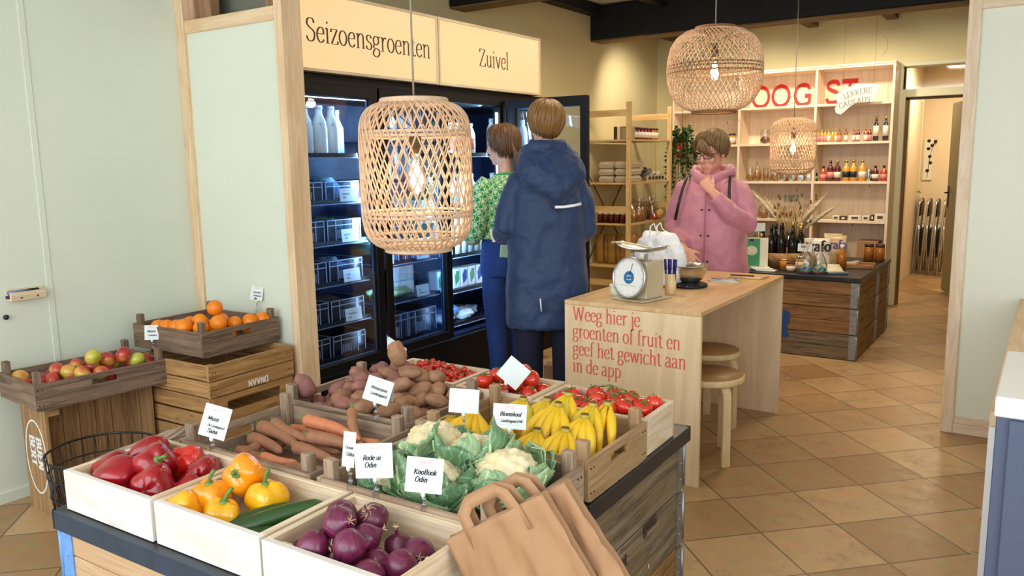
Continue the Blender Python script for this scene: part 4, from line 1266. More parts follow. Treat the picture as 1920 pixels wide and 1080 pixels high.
# --- peppers
def pepper(lab, loc, rot, r=.05, L_=1.05, mat=None, grp=None, seed=0, stem=True, lobes=4):
    t = thing('pepper', lab, 'pepper', loc, rot, grp)
    def fn(d, th, ph):
        s = sin(th)
        return 1 + .10 * s * cos(lobes * ph + seed) + .04 * cos(2 * ph + seed * 2) - .16 * (1 if d.z > 0 else .7) * max(0, abs(d.z) - .80) * 5 * (1) + .05 * noise.noise(d * 2 + Vector((seed, 0, 0))) - .08 * max(0, -d.z)
    m = MB(); m.ell((0, 0, 0), (r, r, r * L_), 28, 16, None, fn)
    m.build('flesh', mat or M['redpep'], t)
    if stem:
        m = MB()
        zt = r * L_ * .80
        m.lathe([(.001, zt - .004), (.013, zt - .002), (.012, zt + .003), (.006, zt + .006)], 10)
        m.tube([(0, 0, zt), (.001, 0, zt + .014), (.007, .002, zt + .030), (.012, .004, zt + .038)], [.0055, .0045, .005, .0058], 8)
        m.build('stem', M['stem'], t)
    return t


def settle(pts, rs, zf, box=None, it=120, k=.93, grav=.0001):
    """push touching round things apart and keep them on the crate floor and inside its boards"""
    P = [Vector(p) for p in pts]
    for _ in range(it):
        for i in range(len(P)):
            for j in range(i):
                d = P[i] - P[j]
                need = (rs[i] + rs[j]) * k
                l = d.length
                if l < need:
                    d = d.normalized() if l > 1e-6 else Vector((random.random() - .5, random.random() - .5, .5)).normalized()
                    q = (need - l) / 2
                    P[i] += d * q; P[j] -= d * q
            P[i].z = max(P[i].z - grav, zf + rs[i] * .96)
            if box:
                P[i].x = min(max(P[i].x, box[0] + rs[i]), box[1] - rs[i])
                P[i].y = min(max(P[i].y, box[2] + rs[i]), box[3] - rs[i])
    return P


def heap(n, box, zf, r, zmax, seed=1, tries=26, k=.9):
    """drop n round things into a box one after another, each where it comes to lie lowest under zmax(x, y)"""
    rd = random.Random(seed)
    P = []
    for _ in range(n):
        best = None
        for _t in range(tries):
            rr = r * rd.uniform(.88, 1.1)
            x = rd.uniform(box[0] + rr, box[1] - rr); y = rd.uniform(box[2] + rr, box[3] - rr)
            z = zf + rr
            for (a, b, c, q) in P:
                d2 = (a - x) ** 2 + (b - y) ** 2
                s = (q + rr) * k
                if d2 < s * s:
                    z = max(z, c + sqrt(s * s - d2))
            sc = z - zmax(x, y)
            if best is None or sc < best[0]:
                best = (sc, x, y, z, rr)
        P.append(best[1:])
    return P


def DR(x, y, z):
    return tp(x, y, z)


PG = 'red peppers in the white-fronted crate'
for k, (p, rot, r, L_, mt, st, nm) in enumerate((
        ((.066, .125, .668), (1.35, .2, .4), .048, 1.1, 'redpep', False, 'dark red pepper at the crate corner nearest the wall crates'),
        ((.142, .085, .672), (1.45, .1, 1.9), .053, 1.22, 'redpep', False, 'large smooth red pepper lying along the front board'),
        ((.105, .205, .688), (1.2, .3, 2.6), .053, 1.12, 'redpep', False, 'dark red pepper on top at the back of its crate'),
        ((.200, .155, .700), (.9, .5, .9), .050, 1.05, 'redpep', True, 'red pepper with a bent green stem lying over the others'),
        ((.21, .245, .675), (.6, .2, .2), .045, 1.0, 'redpep2', False, 'orange-red pepper at the back board'),
        ((.295, .235, .662), (1.3, -.2, .8), .046, 1.1, 'redpep', False, 'dull dark red pepper beside the yellow pepper crate'),
        ((.27, .105, .672), (1.2, .9, .3), .050, 1.1, 'redpep', False, 'wrinkled dark red pepper at the front beside the yellow pepper crate'),
        ((.325, .165, .65), (1.2, .4, 1.3), .04, 1.0, 'redpep', False, 'red pepper low in the crate against the dividing board'))):
    pepper(nm, DR(p[0], p[1], p[2] + .016), rot, r * 1.12, L_, M[mt], PG, k * 1.7, st)
YG = 'yellow peppers in the white-fronted crate'
for k, (p, rot, r, mt, nm) in enumerate((
        ((.462, .13, .682), (.12, .1, .3), .046, 'yelpep2', 'orange-yellow pepper standing with its stem up nearest the red peppers'),
        ((.498, .205, .722), (1.15, .1, .35), .048, 'yelpep2', 'yellow pepper on top with its stem end facing the viewer'),
        ((.448, .062, .672), (1.5, 0, .9), .043, 'yelpep', 'stemless yellow pepper lying in the front corner'),
        ((.545, .095, .668), (.15, .25, 1.0), .042, 'yelpep', 'lobed yellow pepper with short stem at the front board'),
        ((.585, .20, .68), (.05, -.05, .6), .045, 'yelpep', 'yellow pepper with a long upright stem nearest the courgettes'))):
    pepper(nm, DR(p[0], p[1], p[2] + .01), rot, r * 1.06, .98, M[mt], YG, 3 + k * 2.3, k != 2)


def courgette(lab, a, b, r):
    t = thing('courgette', lab, 'courgette', a, 0, 'courgettes')
    v = b - a
    n = 12
    m = MB()
    pts = [v * (i / n) + Vector((0, 0, .012 * sin(pi * i / n))) for i in range(n + 1)]
    rad = [r * (.35 + .65 * min(1, sin(pi * min(.5, (i / n) * 2.6 + .08)))) if i < 4 else (r * (1 - .12 * (i / n)) if i < n - 1 else r * .55) for i in range(n + 1)]
    m.tube(pts, rad, 14)
    m.build('body', M['courg'], t)
    m = MB(); m.tube([v * .985, v * 1.035], [r * .5, r * .38], 9); m.build('stem_end', M['leek'], t)
    return t


courgette('dark green courgette in front, rising toward the onion crate', DR(.612, .075, .655), DR(.742, .262, .682), .026)
courgette('darker courgette lying between the yellow peppers and the front courgette', DR(.575, .07, .65), DR(.665, .235, .668), .024)
courgette('courgette almost hidden under the front one', DR(.625, .045, .645), DR(.745, .17, .648), .021)


def onion(lab, loc, rot, r, mt, roots, neck, grp, seed):
    t = thing('red_onion', lab, 'onion', loc, rot, grp)
    m = MB()
    pr = [(.001, -.86), (.22, -.85), (.55, -.74), (.85, -.46), (1.0, -.05), (.96, .3), (.78, .6), (.5, .82), (.26, .97), (.16, 1.1)]
    if neck:
        pr += [(.13, 1.3), (.11, 1.55), (.16, 1.7), (.02, 1.72)]
    else:
        pr += [(.09, 1.2), (.01, 1.22)]
    rs = []
    n = 26
    for a, z in pr:
        rs.append([(r * a * (1 + .025 * sin(5 * 2 * pi * j / n + seed) + .02 * sin(9 * 2 * pi * j / n + seed)) * cos(2 * pi * j / n), r * a * sin(2 * pi * j / n), r * z) for j in range(n)])
    m.rings(rs, True, True, True)
    m.build('bulb', mt, t)
    if roots:
        m = MB()
        rd = random.Random(seed)
        for k in range(16):
            a = rd.uniform(0, 6.28); l = rd.uniform(.25, .6) * r
            p0 = Vector((.12 * r * cos(a), .12 * r * sin(a), -.84 * r))
            m.tube([p0, p0 + Vector((cos(a) * l * .5, sin(a) * l * .5, -.25 * l)), p0 + Vector((cos(a + .5) * l * .9, sin(a + .5) * l, -.05 * l))], .0007, 4)
        m.build('roots', M['root'], t)
    else:
        m = MB()
        for k in range(5):
            a = k * 1.3 + seed
            p0 = Vector((0, 0, (1.65 if neck else 1.15) * r))
            m.tube([p0, p0 + Vector((cos(a) * .1 * r, sin(a) * .1 * r, .18 * r)), p0 + Vector((cos(a) * .28 * r, sin(a) * .28 * r, .3 * r))], [.0014, .0011, .0004], 4)
        m.build('dry_tip', M['root'], t)
    return t


OG = 'red onions in the white-fronted crate'
op = [((.835, .075, .662), .038, (1.2, .1, .5), 0, 0, 'smooth light purple onion at the front corner nearest the courgettes'),
      ((.892, .062, .664), .038, (1.45, .1, -.3), 1, 0, 'greyish onion with a scarred root end at the front board'),
      ((.862, .165, .715), .040, (-2.2, .3, .2), 1, 0, 'pale purple onion topping the heap, roots up'),
      ((.905, .125, .735), .041, (1.0, .6, 1.0), 0, 0, 'purple onion on top in front of the rooted one'),
      ((.935, .195, .725), .038, (-2.5, -.2, .4), 1, 1, 'dark flaky onion on top at the back'),
      ((.885, .235, .69), .036, (1.6, .4, 2.0), 0, 0, 'red onion against the back board under the glass clip'),
      ((.965, .075, .695), .041, (-1.4, .4, -.9), 1, 0, 'glossy purple onion with fringe of roots in the middle of the heap'),
      ((.965, .145, .705), .034, (1.0, .8, 2.0), 0, 0, 'brown-purple onion behind the fringed one'),
      ((1.045, .09, .672), .041, (1.2, .9, -1.2), 0, 0, 'shiny dark purple onion with white dry tip near the garlic'),
      ((1.065, .19, .675), .040, (1.2, .2, .7), 0, 0, 'round purple onion near the crate end by the paper bags'),
      ((1.0, .205, .672), .034, (.3, .1, .2), 0, 1, 'onion with long dry neck standing up'),
      ((1.015, .048, .658), .040, (1.4, .2, .2), 0, 0, 'dark wine onion in the front row by the garlic'),
      ((.945, .048, .65), .034, (1.2, .3, 2.1), 0, 1, 'flaky dark onion low at the front board'),
      ((.985, .055, .64), .03, (1.4, .8, .1), 0, 0, 'small red onion lowest at the front board'),
      ((.845, .135, .66), .036, (.7, 1.0, .7), 0, 0, 'shaded onion behind the front corner one'),
      ((1.0, .13, .655), .036, (1.2, .2, .1), 0, 0, 'brown onion deep in the middle of the heap')]
pos = settle([(p[0][0], p[0][1], p[0][2]) for p in op], [p[1] * .93 for p in op], TZ + .016, (.807, 1.143, .025, .276))
for k, (p, q) in enumerate(zip(op, pos)):
    onion(p[5], DR(q.x, q.y, q.z + .008), p[2], p[1] * .94, M['onion2'] if p[4] else M['onion'], p[3], k == 10, OG, k)
for k, (p, r) in enumerate((((1.075, .052, .642), .021), ((1.108, .105, .645), .022))):
    t = thing('garlic_bulb', ('white garlic bulb at the front board beside the onions', 'torn white garlic bulb by the crate end')[k], 'garlic', DR(*p), (1.1, .4 + k, .5), 'garlic bulbs')
    m = MB(); m.ell((0, 0, 0), (r, r, r * .85), 22, 11, None, lambda d, th, ph: 1 + .1 * sin(th) * abs(cos(3 * ph)))
    m.build('cloves', M['garlic'], t)
    m = MB(); m.tube([(0, 0, r * .7), (0, 0, r * 1.2), (.003, 0, r * 1.5)], [r * .3, r * .16, r * .12], 7); m.build('neck', M['garlic'], t)
for k in range(4):
    m = MB()
    g = [[(.03 * (i / 5 - .5), .024 * (j / 4 - .5), .008 * sin(2 * i + k) + .01 * ((j / 4 - .5) ** 2) * 20) for j in range(5)] for i in range(6)]
    m.sheet(g)
    tag(m.build('onion_skin', M['onion2'] if k % 2 else M['garlic'], None, DR(1.10 + .012 * k, .16 + .03 * k, .632), (0, .3, k), solid=.0006), ('loose dry onion skin', 'loose white garlic skin', 'dark dry onion skin', 'pale papery garlic skin')[k] + ' on the crate bottom at the bag end', 'onion skin', 'loose skins')

# --- carrots
CG = 'carrots in the grey crate'
cars = [((.132, .559, .672), (.365, .500, .668), .022, 1, 'thick earthy carrot at the rear left of the heap'), ((.172, .585, .682), (.384, .540, .675), .021, 1, 'long pale carrot lying behind the thick one'),
        ((.263, .625, .695), (.52, .600, .685), .022, 0, 'bright orange carrot lying along the back'), ((.43, .665, .745), (.525, .605, .665), .017, 1, 'carrot leaning up on the back board'),
        ((.376, .53, .690), (.545, .545, .682), .021, 1, 'pinkish carrot on top nearest the cauliflower crate'), ((.30, .425, .648), (.43, .44, .650), .017, 0, 'orange carrot tip at the front corner post'),
        ((.157, .50, .655), (.331, .47, .652), .021, 1, 'earthy carrot in front of the thick one'), ((.235, .40, .645), (.20, .50, .65), .021, 1, 'short stubby yellowish carrot end pointing to the viewer'),
        ((.128, .57, .64), (.26, .60, .64), .018, 1, 'dark carrot under the heap at the left'), ((.24, .43, .638), (.36, .46, .638), .017, 1, 'dark carrot low at the front'),
        ((.16, .655, .64), (.33, .65, .645), .018, 0, 'orange carrot far back under the others'), ((.38, .62, .665), (.55, .66, .66), .02, 0, 'orange carrot at the rear right'),
        ((.35, .50, .662), (.54, .48, .655), .02, 1, 'brownish carrot lying in front on the right'), ((.17, .43, .635), (.25, .56, .635), .018, 1, 'earth covered carrot at the bottom left'),
        ((.40, .42, .636), (.56, .45, .636), .018, 1, 'dusky carrot along the front board by the post'), ((.30, .56, .645), (.47, .57, .645), .019, 1, 'carrot hidden beneath the pink one')]
for k, (a, b, r, dirt, nm) in enumerate(cars):
    a = DR(*a) + Vector((0, 0, .022)); b = DR(*b) + Vector((0, 0, .022)); v = b - a
    t = thing('carrot', nm, 'carrot', a, 0, CG)
    n = 14
    side = v.cross(Vector((0, 0, 1))).normalized()
    m = MB()
    pts = [v * (i / n) + side * (.012 * sin(pi * i / n) * (1 if k % 2 else -1)) for i in range(n + 1)]
    flip = k in (1, 2, 0, 6)
    rad = [r * (.55 if i == 0 else (1.0 - .55 * (i / n) ** 1.6) * (1 + .05 * sin(7 * i + k))) for i in range(n)] + [r * .16]
    m.tube(pts, rad, 12)
    m.build('root', M['carrotd'] if dirt else M['carrot'], t)
    m = MB()
    dirn = -v.normalized()
    for q in range(3):
        m.tube([Vector((0, 0, .001)), dirn * .007 + Vector((.003 * (q - 1), .002 * q, .007)), dirn * .010 + Vector((.006 * (q - 1), .003 * q, .014))], [.003, .002, .0014], 5)
    m.build('leaf_stub', M['stem'], t)


# --- cauliflowers
def cauli_leaf(par, ang, L_, W_, lift, curl, mat, base=.03, rib=True, zb=0.0, twist=0.0, reach=1.0):
    """a leaf rising from the stalk round the curd, its edges wavy, bending out at the tip"""
    n, q = 12, 11
    ca, sa = cos(ang), sin(ang)
    grid = []; ribp = []
    for i in range(n + 1):
        u = i / n
        rad = base + reach * (L_ * .30 * sin(min(1, u * 1.25) * pi * .5) + curl * max(0, u - .55) * L_)
        z = zb + lift * L_ * u - max(0, u - .72) * abs(curl) * L_ * 1.1
        wv = W_ * (sin(pi * min(.97, .10 + .86 * u)) ** .65)
        row = []
        for j in range(q + 1):
            s = (j / q - .5) * 2
            wave = .012 * sin(9 * u + 5 * s + ang * 7) * abs(s) + .008 * sin(23 * u + ang * 3) * s * s
            rr = rad - (.30 * W_) * s * s * (1 - .55 * u) + wave
            tx = s * wv / 2
            x = rr * ca - tx * sa; y = rr * sa + tx * ca
            row.append((x, y, z + wave * .8 - .012 * abs(s) * u + twist * s * u * .05))
        grid.append(row)
        ribp.append((row[q // 2][0] * .5 + row[q // 2 + 1][0] * .5 + ca * .004, row[q // 2][1] * .5 + row[q // 2 + 1][1] * .5 + sa * .004, (row[q // 2][2] + row[q // 2 + 1][2]) / 2))
    m = MB(); m.sheet(grid)
    o = m.build('leaf', mat, par, solid=.0018)
    if rib:
        m = MB(); m.tube(ribp[:-2], [.0085 * (1 - .75 * i / n) for i in range(n - 1)], 8, flat=.7)
        m.build('leaf_rib', M['leafrib'], o)


def cauliflower(lab, loc, rz, R_, nl, seed, lift=1.0, big=.115, pale=.3, tilt=(0, 0), L0=.19):
    t = thing('cauliflower', lab, 'cauliflower', loc, (tilt[0], tilt[1], rz), 'cauliflowers in the grey crate')
    rd = random.Random(seed)
    m = MB()
    def fn(d, th, ph):
        v = noise.voronoi(d * 3.3 + Vector((seed, 0, 0)))[0][0]
        v2 = noise.voronoi(d * 9 + Vector((seed, 2, 0)))[0][0]
        return 1.06 - .22 * v - .09 * v2
    m.ell((0, 0, R_ * .95), (R_, R_, R_ * .8), 56, 34, None, fn)
    m.build('curd', M['curd'], t)
    m = MB(); m.lathe([(.001, 0), (.028, .002), (.03, .03), (.05, .05)], 14); m.build('stalk', M['leafrib'], t)
    for k in range(nl):
        a = 2 * pi * k / nl + rd.uniform(-.2, .2)
        inner = k % 2
        cauli_leaf(t, a, L0 * rd.uniform(.85, 1.1), big * rd.uniform(.9, 1.2), lift * rd.uniform(.5, .72) + (.1 if inner else 0), rd.uniform(.0, .35) if not inner else rd.uniform(-.25, .0), M['cleaf2'] if rd.random() < pale else M['cleaf'], R_ * .52, True, 0, rd.uniform(-1, 1))
    return t


CZ = TZ + .014
cauliflower('cauliflower with a broad bare curd at the back left of the crate', DR(.79, .605, CZ + .03), .3, .088, 10, 1, .5, .125, .2, L0=.19)
cauliflower('cauliflower with a small curd showing behind the white cards', DR(.745, .455, CZ + .01), 1.2, .072, 9, 2, .5, .115, .3, L0=.165)
cauliflower('cauliflower wrapped in dark curling leaves at the back middle', DR(.925, .60, CZ + .03), .6, .082, 13, 3, .92, .15, .15, (-.12, 0), L0=.215)
cauliflower('front cauliflower hidden by upright pale ribbed leaves', DR(.91, .45, CZ + .01), 2.0, .08, 12, 4, 1.0, .165, .4, L0=.225)
cauliflower('cauliflower with a white curd framed by pale leaves near the bananas', DR(1.06, .55, CZ + .02), 1.1, .088, 12, 5, .80, .155, .5, (-.1, .05), L0=.215)
for k, (p, rz, sc, mt, nm) in enumerate((((1.14, .60, CZ + .004), 5.9, .15, 'cleaf', 'loose curled leaf with white rim at the crate end'), ((.715, .40, CZ + .004), 4.2, .16, 'cleaf', 'loose dark leaf hanging at the front left board'), ((.80, .385, CZ), 4.6, .17, 'cleaf', 'loose leaf lying along the front board under the white card'), ((.70, .585, CZ + .02), 2.6, .10, 'cleaf3', 'yellow leaf by the carrot crate'), ((.865, .68, CZ + .05), 1.6, .12, 'cleaf3', 'yellow-green leaf standing at the back board'), ((1.0, .40, CZ), 4.9, .16, 'cleaf2', 'pale loose leaf at the front right board'))):
    t = thing('cauliflower_leaf', nm, 'leaf', DR(*p), 0, 'loose cauliflower leaves')
    cauli_leaf(t, rz, sc, .11, .62, .25, M[mt], .01)

# --- potatoes
pz = lambda x, y: .69 - .05 * max(0, (x - .3) / .28) + .085 * (1 - min(1, (abs(x - .34) / .30) ** 2)) + .08 * min(1, max(0, (y - .75) / .30))
ph = heap(112, (.045, .59, .748, 1.116), TZ + .045, .0275, pz, 5, 26, .87)
proto = []
for k in range(6):
    m = MB()
    s = k * 3.1
    m.ell((0, 0, 0), (.041 + .004 * (k % 3), .030, .027), 22, 14, None, lambda d, th, ph_: 1 + .16 * noise.noise(d * 1.6 + Vector((s, 0, 0))) + .03 * noise.noise(d * 5 + Vector((0, s, 0))))
    proto.append(m)
PGp = 'potatoes heaped in the grey crate'
pl = 'earthy potato in the heap between the carrots and the cherry tomatoes'
pobj = [proto[k].build('potato', M['potato'] if k % 2 else M['potatored'], None, (0, 0, -5)) for k in range(6)]
for o in pobj:
    tag(o, pl, 'potato', PGp)
rd = random.Random(3)
for i, (x, y, z, r) in enumerate(ph):
    rot = (rd.uniform(-.5, .5), rd.uniform(-.5, .5), rd.uniform(0, 6.28))
    if i < 6:
        o = pobj[i]; o.location = DR(x, y, z); o.rotation_euler = rot
    else:
        o = pobj[rd.choice((1, 3, 5)) if x > .33 else rd.choice((0, 2, 4, 1))].copy(); COL.objects.link(o); o.location = DR(x, y, z); o.rotation_euler = rot
    sc = r / .030
    o.scale = (sc, sc, sc)
tk = pobj[1].copy(); COL.objects.link(tk); tk.location = DR(.348, .975, .862); tk.rotation_euler = (.2, 1.3, .2); tk.scale = (1.05,) * 3
tag(tk, 'largest potato standing on top of the heap before the white card', 'potato', PGp)
tk = pobj[0].copy(); COL.objects.link(tk); tk.location = DR(.075, .81, .752); tk.rotation_euler = (.1, .9, .4); tk.scale = (1.15,) * 3
tag(tk, 'dark round potato perched at the crate corner nearest the timber post', 'potato', PGp)


# --- bananas
def banana_bunch(lab, loc, rz, n, seed, green=False, L_=.15, tilt=0.0, spread=1.5):
    t = thing('banana_bunch', lab, 'bananas', loc, (tilt, 0, rz), 'banana bunches in the brown-grey crate')
    rd = random.Random(seed)
    for k in range(n):
        a = (k / max(1, n - 1) - .5) * spread
        av = 0 if n < 2 else 2 * k / (n - 1) - 1
        m = MB()
        pts = []; rad = []
        N_ = 12
        l = L_ * rd.uniform(.95, 1.06) / .13
        for i in range(N_ + 1):
            u = i / N_
            x = av * (.010 + .0052 * n * spread * sin(pi * u * .62) * 1.5)
            pts.append(Vector((x * l, -(.004 + .082 * sin(u * 1.75)) * l * (1 - .12 * abs(av)), .014 - .125 * l * u ** 1.35 - .012 * abs(av) * u)))
            rad.append((.0062, .0068, .0105)[i] if i < 3 else .0158 * min(1, 1.75 * (1.02 - u)) ** .55 * (.86 + .14 * sin(pi * u)))
        rad[-1] = .0045
        m.tube(pts, rad, 7)
        o = m.build('banana', M['bananag'] if (green and k % 2 == 0) else M['banana'], t)
        m = MB(); m.tube([pts[-1], pts[-1] + (pts[-1] - pts[-2]).normalized() * .005], [.005, .004], 6); m.build('tip', M['bcrown'], o)
    m = MB(); m.rings([[(.016 * cos(q_) * w_, .0 + .010 * sin(q_), z_) for q_ in (2 * pi * e / 10 for e in range(10))] for z_, w_ in ((.004, 1.15), (.016, 1.0), (.026, .8))])
    o = m.build('crown', M['bstem'], t)
    m = MB(); m.ell((0, 0, .027), (.012, .0085, .004), 10, 6); m.build('cut_end', M['bcrown'], o)
    return t


BN = [((.675, .835, .715), .5, 4, 0, 'small dark-stemmed bunch at the potato crate corner', .095, 1.6), ((.765, .835, .745), .15, 5, 0, 'yellow bunch behind the blank card, left part', .135, 1.7), ((.86, .955, .765), .0, 5, 1, 'bunch behind the blank card and the written card', .14, 1.5),
      ((.925, .985, .765), -.1, 4, 1, 'short bunch against the back board behind the written card', .12, 1.3), ((.985, 1.01, .785), .1, 4, 1, 'bunch with the highest crown at the back board', .13, 1.2), ((.995, .93, .775), .0, 5, 0, 'tall bunch of broad bananas in the middle', .145, 1.4),
      ((1.075, .995, .770), .05, 4, 1, 'greenish bunch behind the middle right', .135, 1.3), ((1.105, 1.03, .768), .1, 3, 0, 'bright bunch in the far right corner', .135, 1.2), ((1.085, .925, .755), .1, 4, 0, 'bunch of plump bananas before the bright corner one', .125, 1.3),
      ((.985, .825, .725), .1, 4, 0, 'front bunch with a brown torn crown, beside the written card', .115, 1.7), ((1.065, .845, .735), .15, 4, 0, 'front bunch at the right corner post', .13, 1.6), ((.875, .845, .73), -.2, 5, 1, 'front bunch under the written card', .125, 1.7)]
for k, (p, rz, n, g, nm, l, sp) in enumerate(BN):
    banana_bunch('bananas, ' + nm, DR(*p), TR + rz, n, k + 10, g, l, -.0, sp)


# --- tomatoes
def tomato(r, mat, calyx=True):
    t = thing('tomato', 'tomato', 'tomato', (0, 0, -5))
    m = MB(); m.ell((0, 0, 0), (r, r, r * .86), 22, 14, None, lambda d, th, ph: 1 - .16 * max(0, d.z - .82) * 5 + .02 * sin(th) * cos(5 * ph))
    m.build('flesh', mat, t)
    if calyx:
        m = MB()
        for k in range(5):
            a = 2 * pi * k / 5
            m.tube([(0, 0, r * .74), (r * .28 * cos(a), r * .28 * sin(a), r * .80), (r * .52 * cos(a + .15), r * .52 * sin(a + .15), r * .80)], [r * .07, r * .06, r * .02], 5)
        m.tube([(0, 0, r * .72), (r * .05, 0, r * 1.0), (r * .14, r * .05, r * 1.12)], r * .055, 5)
        m.build('calyx', M['stem'], t)
    return t


tp0 = tomato(.031, M['tom'])
pts = [(.85, 1.29, .70), (.865, 1.20, .70), (.93, 1.185, .705), (.985, 1.165, .70), (.97, 1.235, .715), (.93, 1.30, .715), (1.035, 1.175, .70), (1.02, 1.255, .715), (1.075, 1.205, .71), (1.06, 1.30, .715), (1.115, 1.245, .71), (1.14, 1.30, .71), (1.0, 1.31, .72), (1.13, 1.17, .69), (.89, 1.15, .67), (.95, 1.15, .66), (1.05, 1.15, .66), (1.1, 1.3, .66), (.9, 1.25, .66), (1.0, 1.24, .66)]
pts = [(a, b, c + .022) for a, b, c in pts]
ps = settle(pts, [.0315] * len(pts), TZ + .03, (.81, 1.17, 1.137, 1.33))
rd = random.Random(9)
TGr = 'large tomatoes in the crate by the counter'
for i, p in enumerate(ps):
    rot = (rd.uniform(-.7, .5), rd.uniform(-.6, .6), rd.uniform(0, 6))
    if i == 0:
        tp0.location = DR(*p); tp0.rotation_euler = rot; tag(tp0, 'large red tomato in the pale crate nearest the weighing counter', 'tomato', TGr)
    else:
        dup(tp0, DR(*p), rot, rd.uniform(.92, 1.15), 'large red tomato in the pale crate nearest the weighing counter', TGr)
m = MB()
for (a, b, c) in (((.93, 1.30, .745), (1.0, 1.27, .765), (1.06, 1.30, .745)), ((1.0, 1.27, .765), (1.02, 1.23, .755), (1.05, 1.2, .745)), ((1.02, 1.25, .757), (1.08, 1.25, .752), (1.12, 1.245, .745))):
    m.tube([DR(*a), DR(*b) + Vector((0, 0, .006)), DR(*c)], .0028, 6)
tag(m.build('tomato_vine', M['stem']), 'bare green vine arching over the large tomatoes', 'vine')
tv0 = dup(tp0, DR(.56, 1.2, .7), 0, 1.0, 'vine tomato in the pale crate behind the bananas', 'vine tomatoes in the middle pale crate')
pts = [(.55, 1.20, .715), (.545, 1.29, .72), (.68, 1.19, .715), (.70, 1.26, .725), (.70, 1.16, .69), (.75, 1.19, .69), (.62, 1.17, .69), (.58, 1.17, .68), (.60, 1.26, .73), (.65, 1.24, .72), (.73, 1.28, .70), (.64, 1.29, .74), (.52, 1.24, .66), (.62, 1.22, .66), (.7, 1.22, .65), (.57, 1.3, .66)]
pts = [(a, b, c + .03) for a, b, c in pts]
ps = settle(pts, [.034] * len(pts), TZ + .03, (.495, .765, 1.145, 1.335))
tv0.location = DR(*ps[0])
for i, p in enumerate(ps[1:]):
    dup(tp0, DR(*p), (rd.uniform(-.7, .5), rd.uniform(-.6, .6), rd.uniform(0, 6)), rd.uniform(.95, 1.12), 'vine tomato in the pale crate behind the bananas', 'vine tomatoes in the middle pale crate')
ct0 = tomato(.0135, M['cherry'])
hp = heap(95, (.11, .44, 1.155, 1.345), TZ + .075, .0138, lambda x, y: .70 + .05 * (1 - ((x - .28) / .2) ** 2), 4, 14, .9)
CL = 'small cherry tomato in the pale crate behind the potatoes'
for i, (x, y, z, r) in enumerate(hp):
    z = z + .022
    rot = (rd.uniform(-1, 1), rd.uniform(-1, 1), rd.uniform(0, 6))
    if i == 0:
        ct0.location = DR(x, y, z); ct0.rotation_euler = rot; tag(ct0, CL, 'tomato', 'cherry tomatoes')
    else:
        dup(ct0, DR(x, y, z), rot, r / .0135, CL, 'cherry tomatoes')
m = MB(); m.bx(.019, .351, .019, .211, .016, .088); tag(m.build('paper_liner', M['kraft'], None, tp(.09, 1.135, TZ + .001), TR), 'brown paper lining under the cherry tomatoes', 'paper')

# --- apples and oranges by the wall
ap0 = thing('apple', 'apple', 'apple', (0, 0, -5))
m = MB(); m.ell((0, 0, 0), (.036, .036, .033), 22, 14, None, lambda d, th, ph: 1 - .22 * max(0, d.z - .78) * 4.5 - .12 * max(0, -d.z - .8) * 5 - .05 * max(0, -d.z))
m.build('flesh', M['apple'], ap0)
m = MB(); m.tube([(0, 0, .018), (.002, 0, .03), (.005, .002, .04)], .0016, 5); m.build('stem', M['bcrown'], ap0)
aps = [(-3.49, 1.86, .66), (-3.46, 1.99, .645), (-3.44, 2.03, .62), (-3.52, 1.93, .625), (-3.53, 1.88, .61), (-3.58, 1.82, .615), (-3.48, 1.80, .60), (-3.55, 1.77, .60), (-3.61, 1.74, .595), (-3.73, 1.66, .575), (-3.63, 1.70, .575), (-3.57, 1.71, .575), (-3.46, 1.87, .59), (-3.60, 1.90, .60), (-3.56, 1.98, .60), (-3.48, 2.10, .59), (-3.49, 1.68, .565), (-3.66, 1.66, .56), (-3.69, 1.78, .57), (-3.53, 2.06, .58), (-3.65, 1.85, .58), (-3.47, 1.74, .57), (-3.62, 2.0, .57), (-3.7, 1.9, .56), (-3.49, 1.93, .57), (-3.55, 1.65, .55)]
aps = [(a, b, c + .022) for a, b, c in aps]
ps = settle(aps, [.036] * len(aps), .53, (-3.785, -3.41, 1.62, 2.16))
for i, p in enumerate(ps):
    lab = 'red and yellow apple in the grey crate against the wall'
    if i == 0: lab = 'red and yellow apple on top of the apple heap'
    if i == 1: lab = 'darkest red apple, on top near the orange crate'
    rot = (rd.uniform(-1.2, 1.2), rd.uniform(-1.2, 1.2), rd.uniform(0, 6))
    if i == 0:
        ap0.location = p; ap0.rotation_euler = rot; tag(ap0, lab, 'apple', 'apples by the wall')
    else:
        dup(ap0, p, rot, rd.uniform(.95, 1.1), lab, 'apples by the wall')
or0 = thing('orange', 'orange', 'orange', (0, 0, -5))
m = MB(); m.ell((0, 0, 0), (.038, .038, .0355), 24, 14); m.build('peel', M['orange'], or0)
m = MB(); m.ell((0, 0, .0352), (.004, .004, .0012), 8, 4); m.build('stem_button', M['stem'], or0)
ors = [(-3.34, 2.40, .80), (-3.58, 2.24, .72), (-3.50, 2.23, .73), (-3.38, 2.24, .745), (-3.36, 2.32, .755), (-3.32, 2.42, .755), (-3.25, 2.34, .755), (-3.30, 2.28, .735), (-3.27, 2.46, .735), (-3.25, 2.50, .735), (-3.235, 2.57, .735), (-3.26, 2.40, .69), (-3.33, 2.35, .69), (-3.44, 2.31, .735), (-3.44, 2.25, .735), (-3.5, 2.4, .70), (-3.4, 2.5, .70), (-3.55, 2.5, .68), (-3.6, 2.35, .68), (-3.3, 2.56, .68), (-3.45, 2.57, .68), (-3.25, 2.24, .68)]
ors = [(a, b, c + .018) for a, b, c in ors]
ps = settle(ors, [.0385] * len(ors), .65, (-3.685, -3.195, 2.2, 2.62))
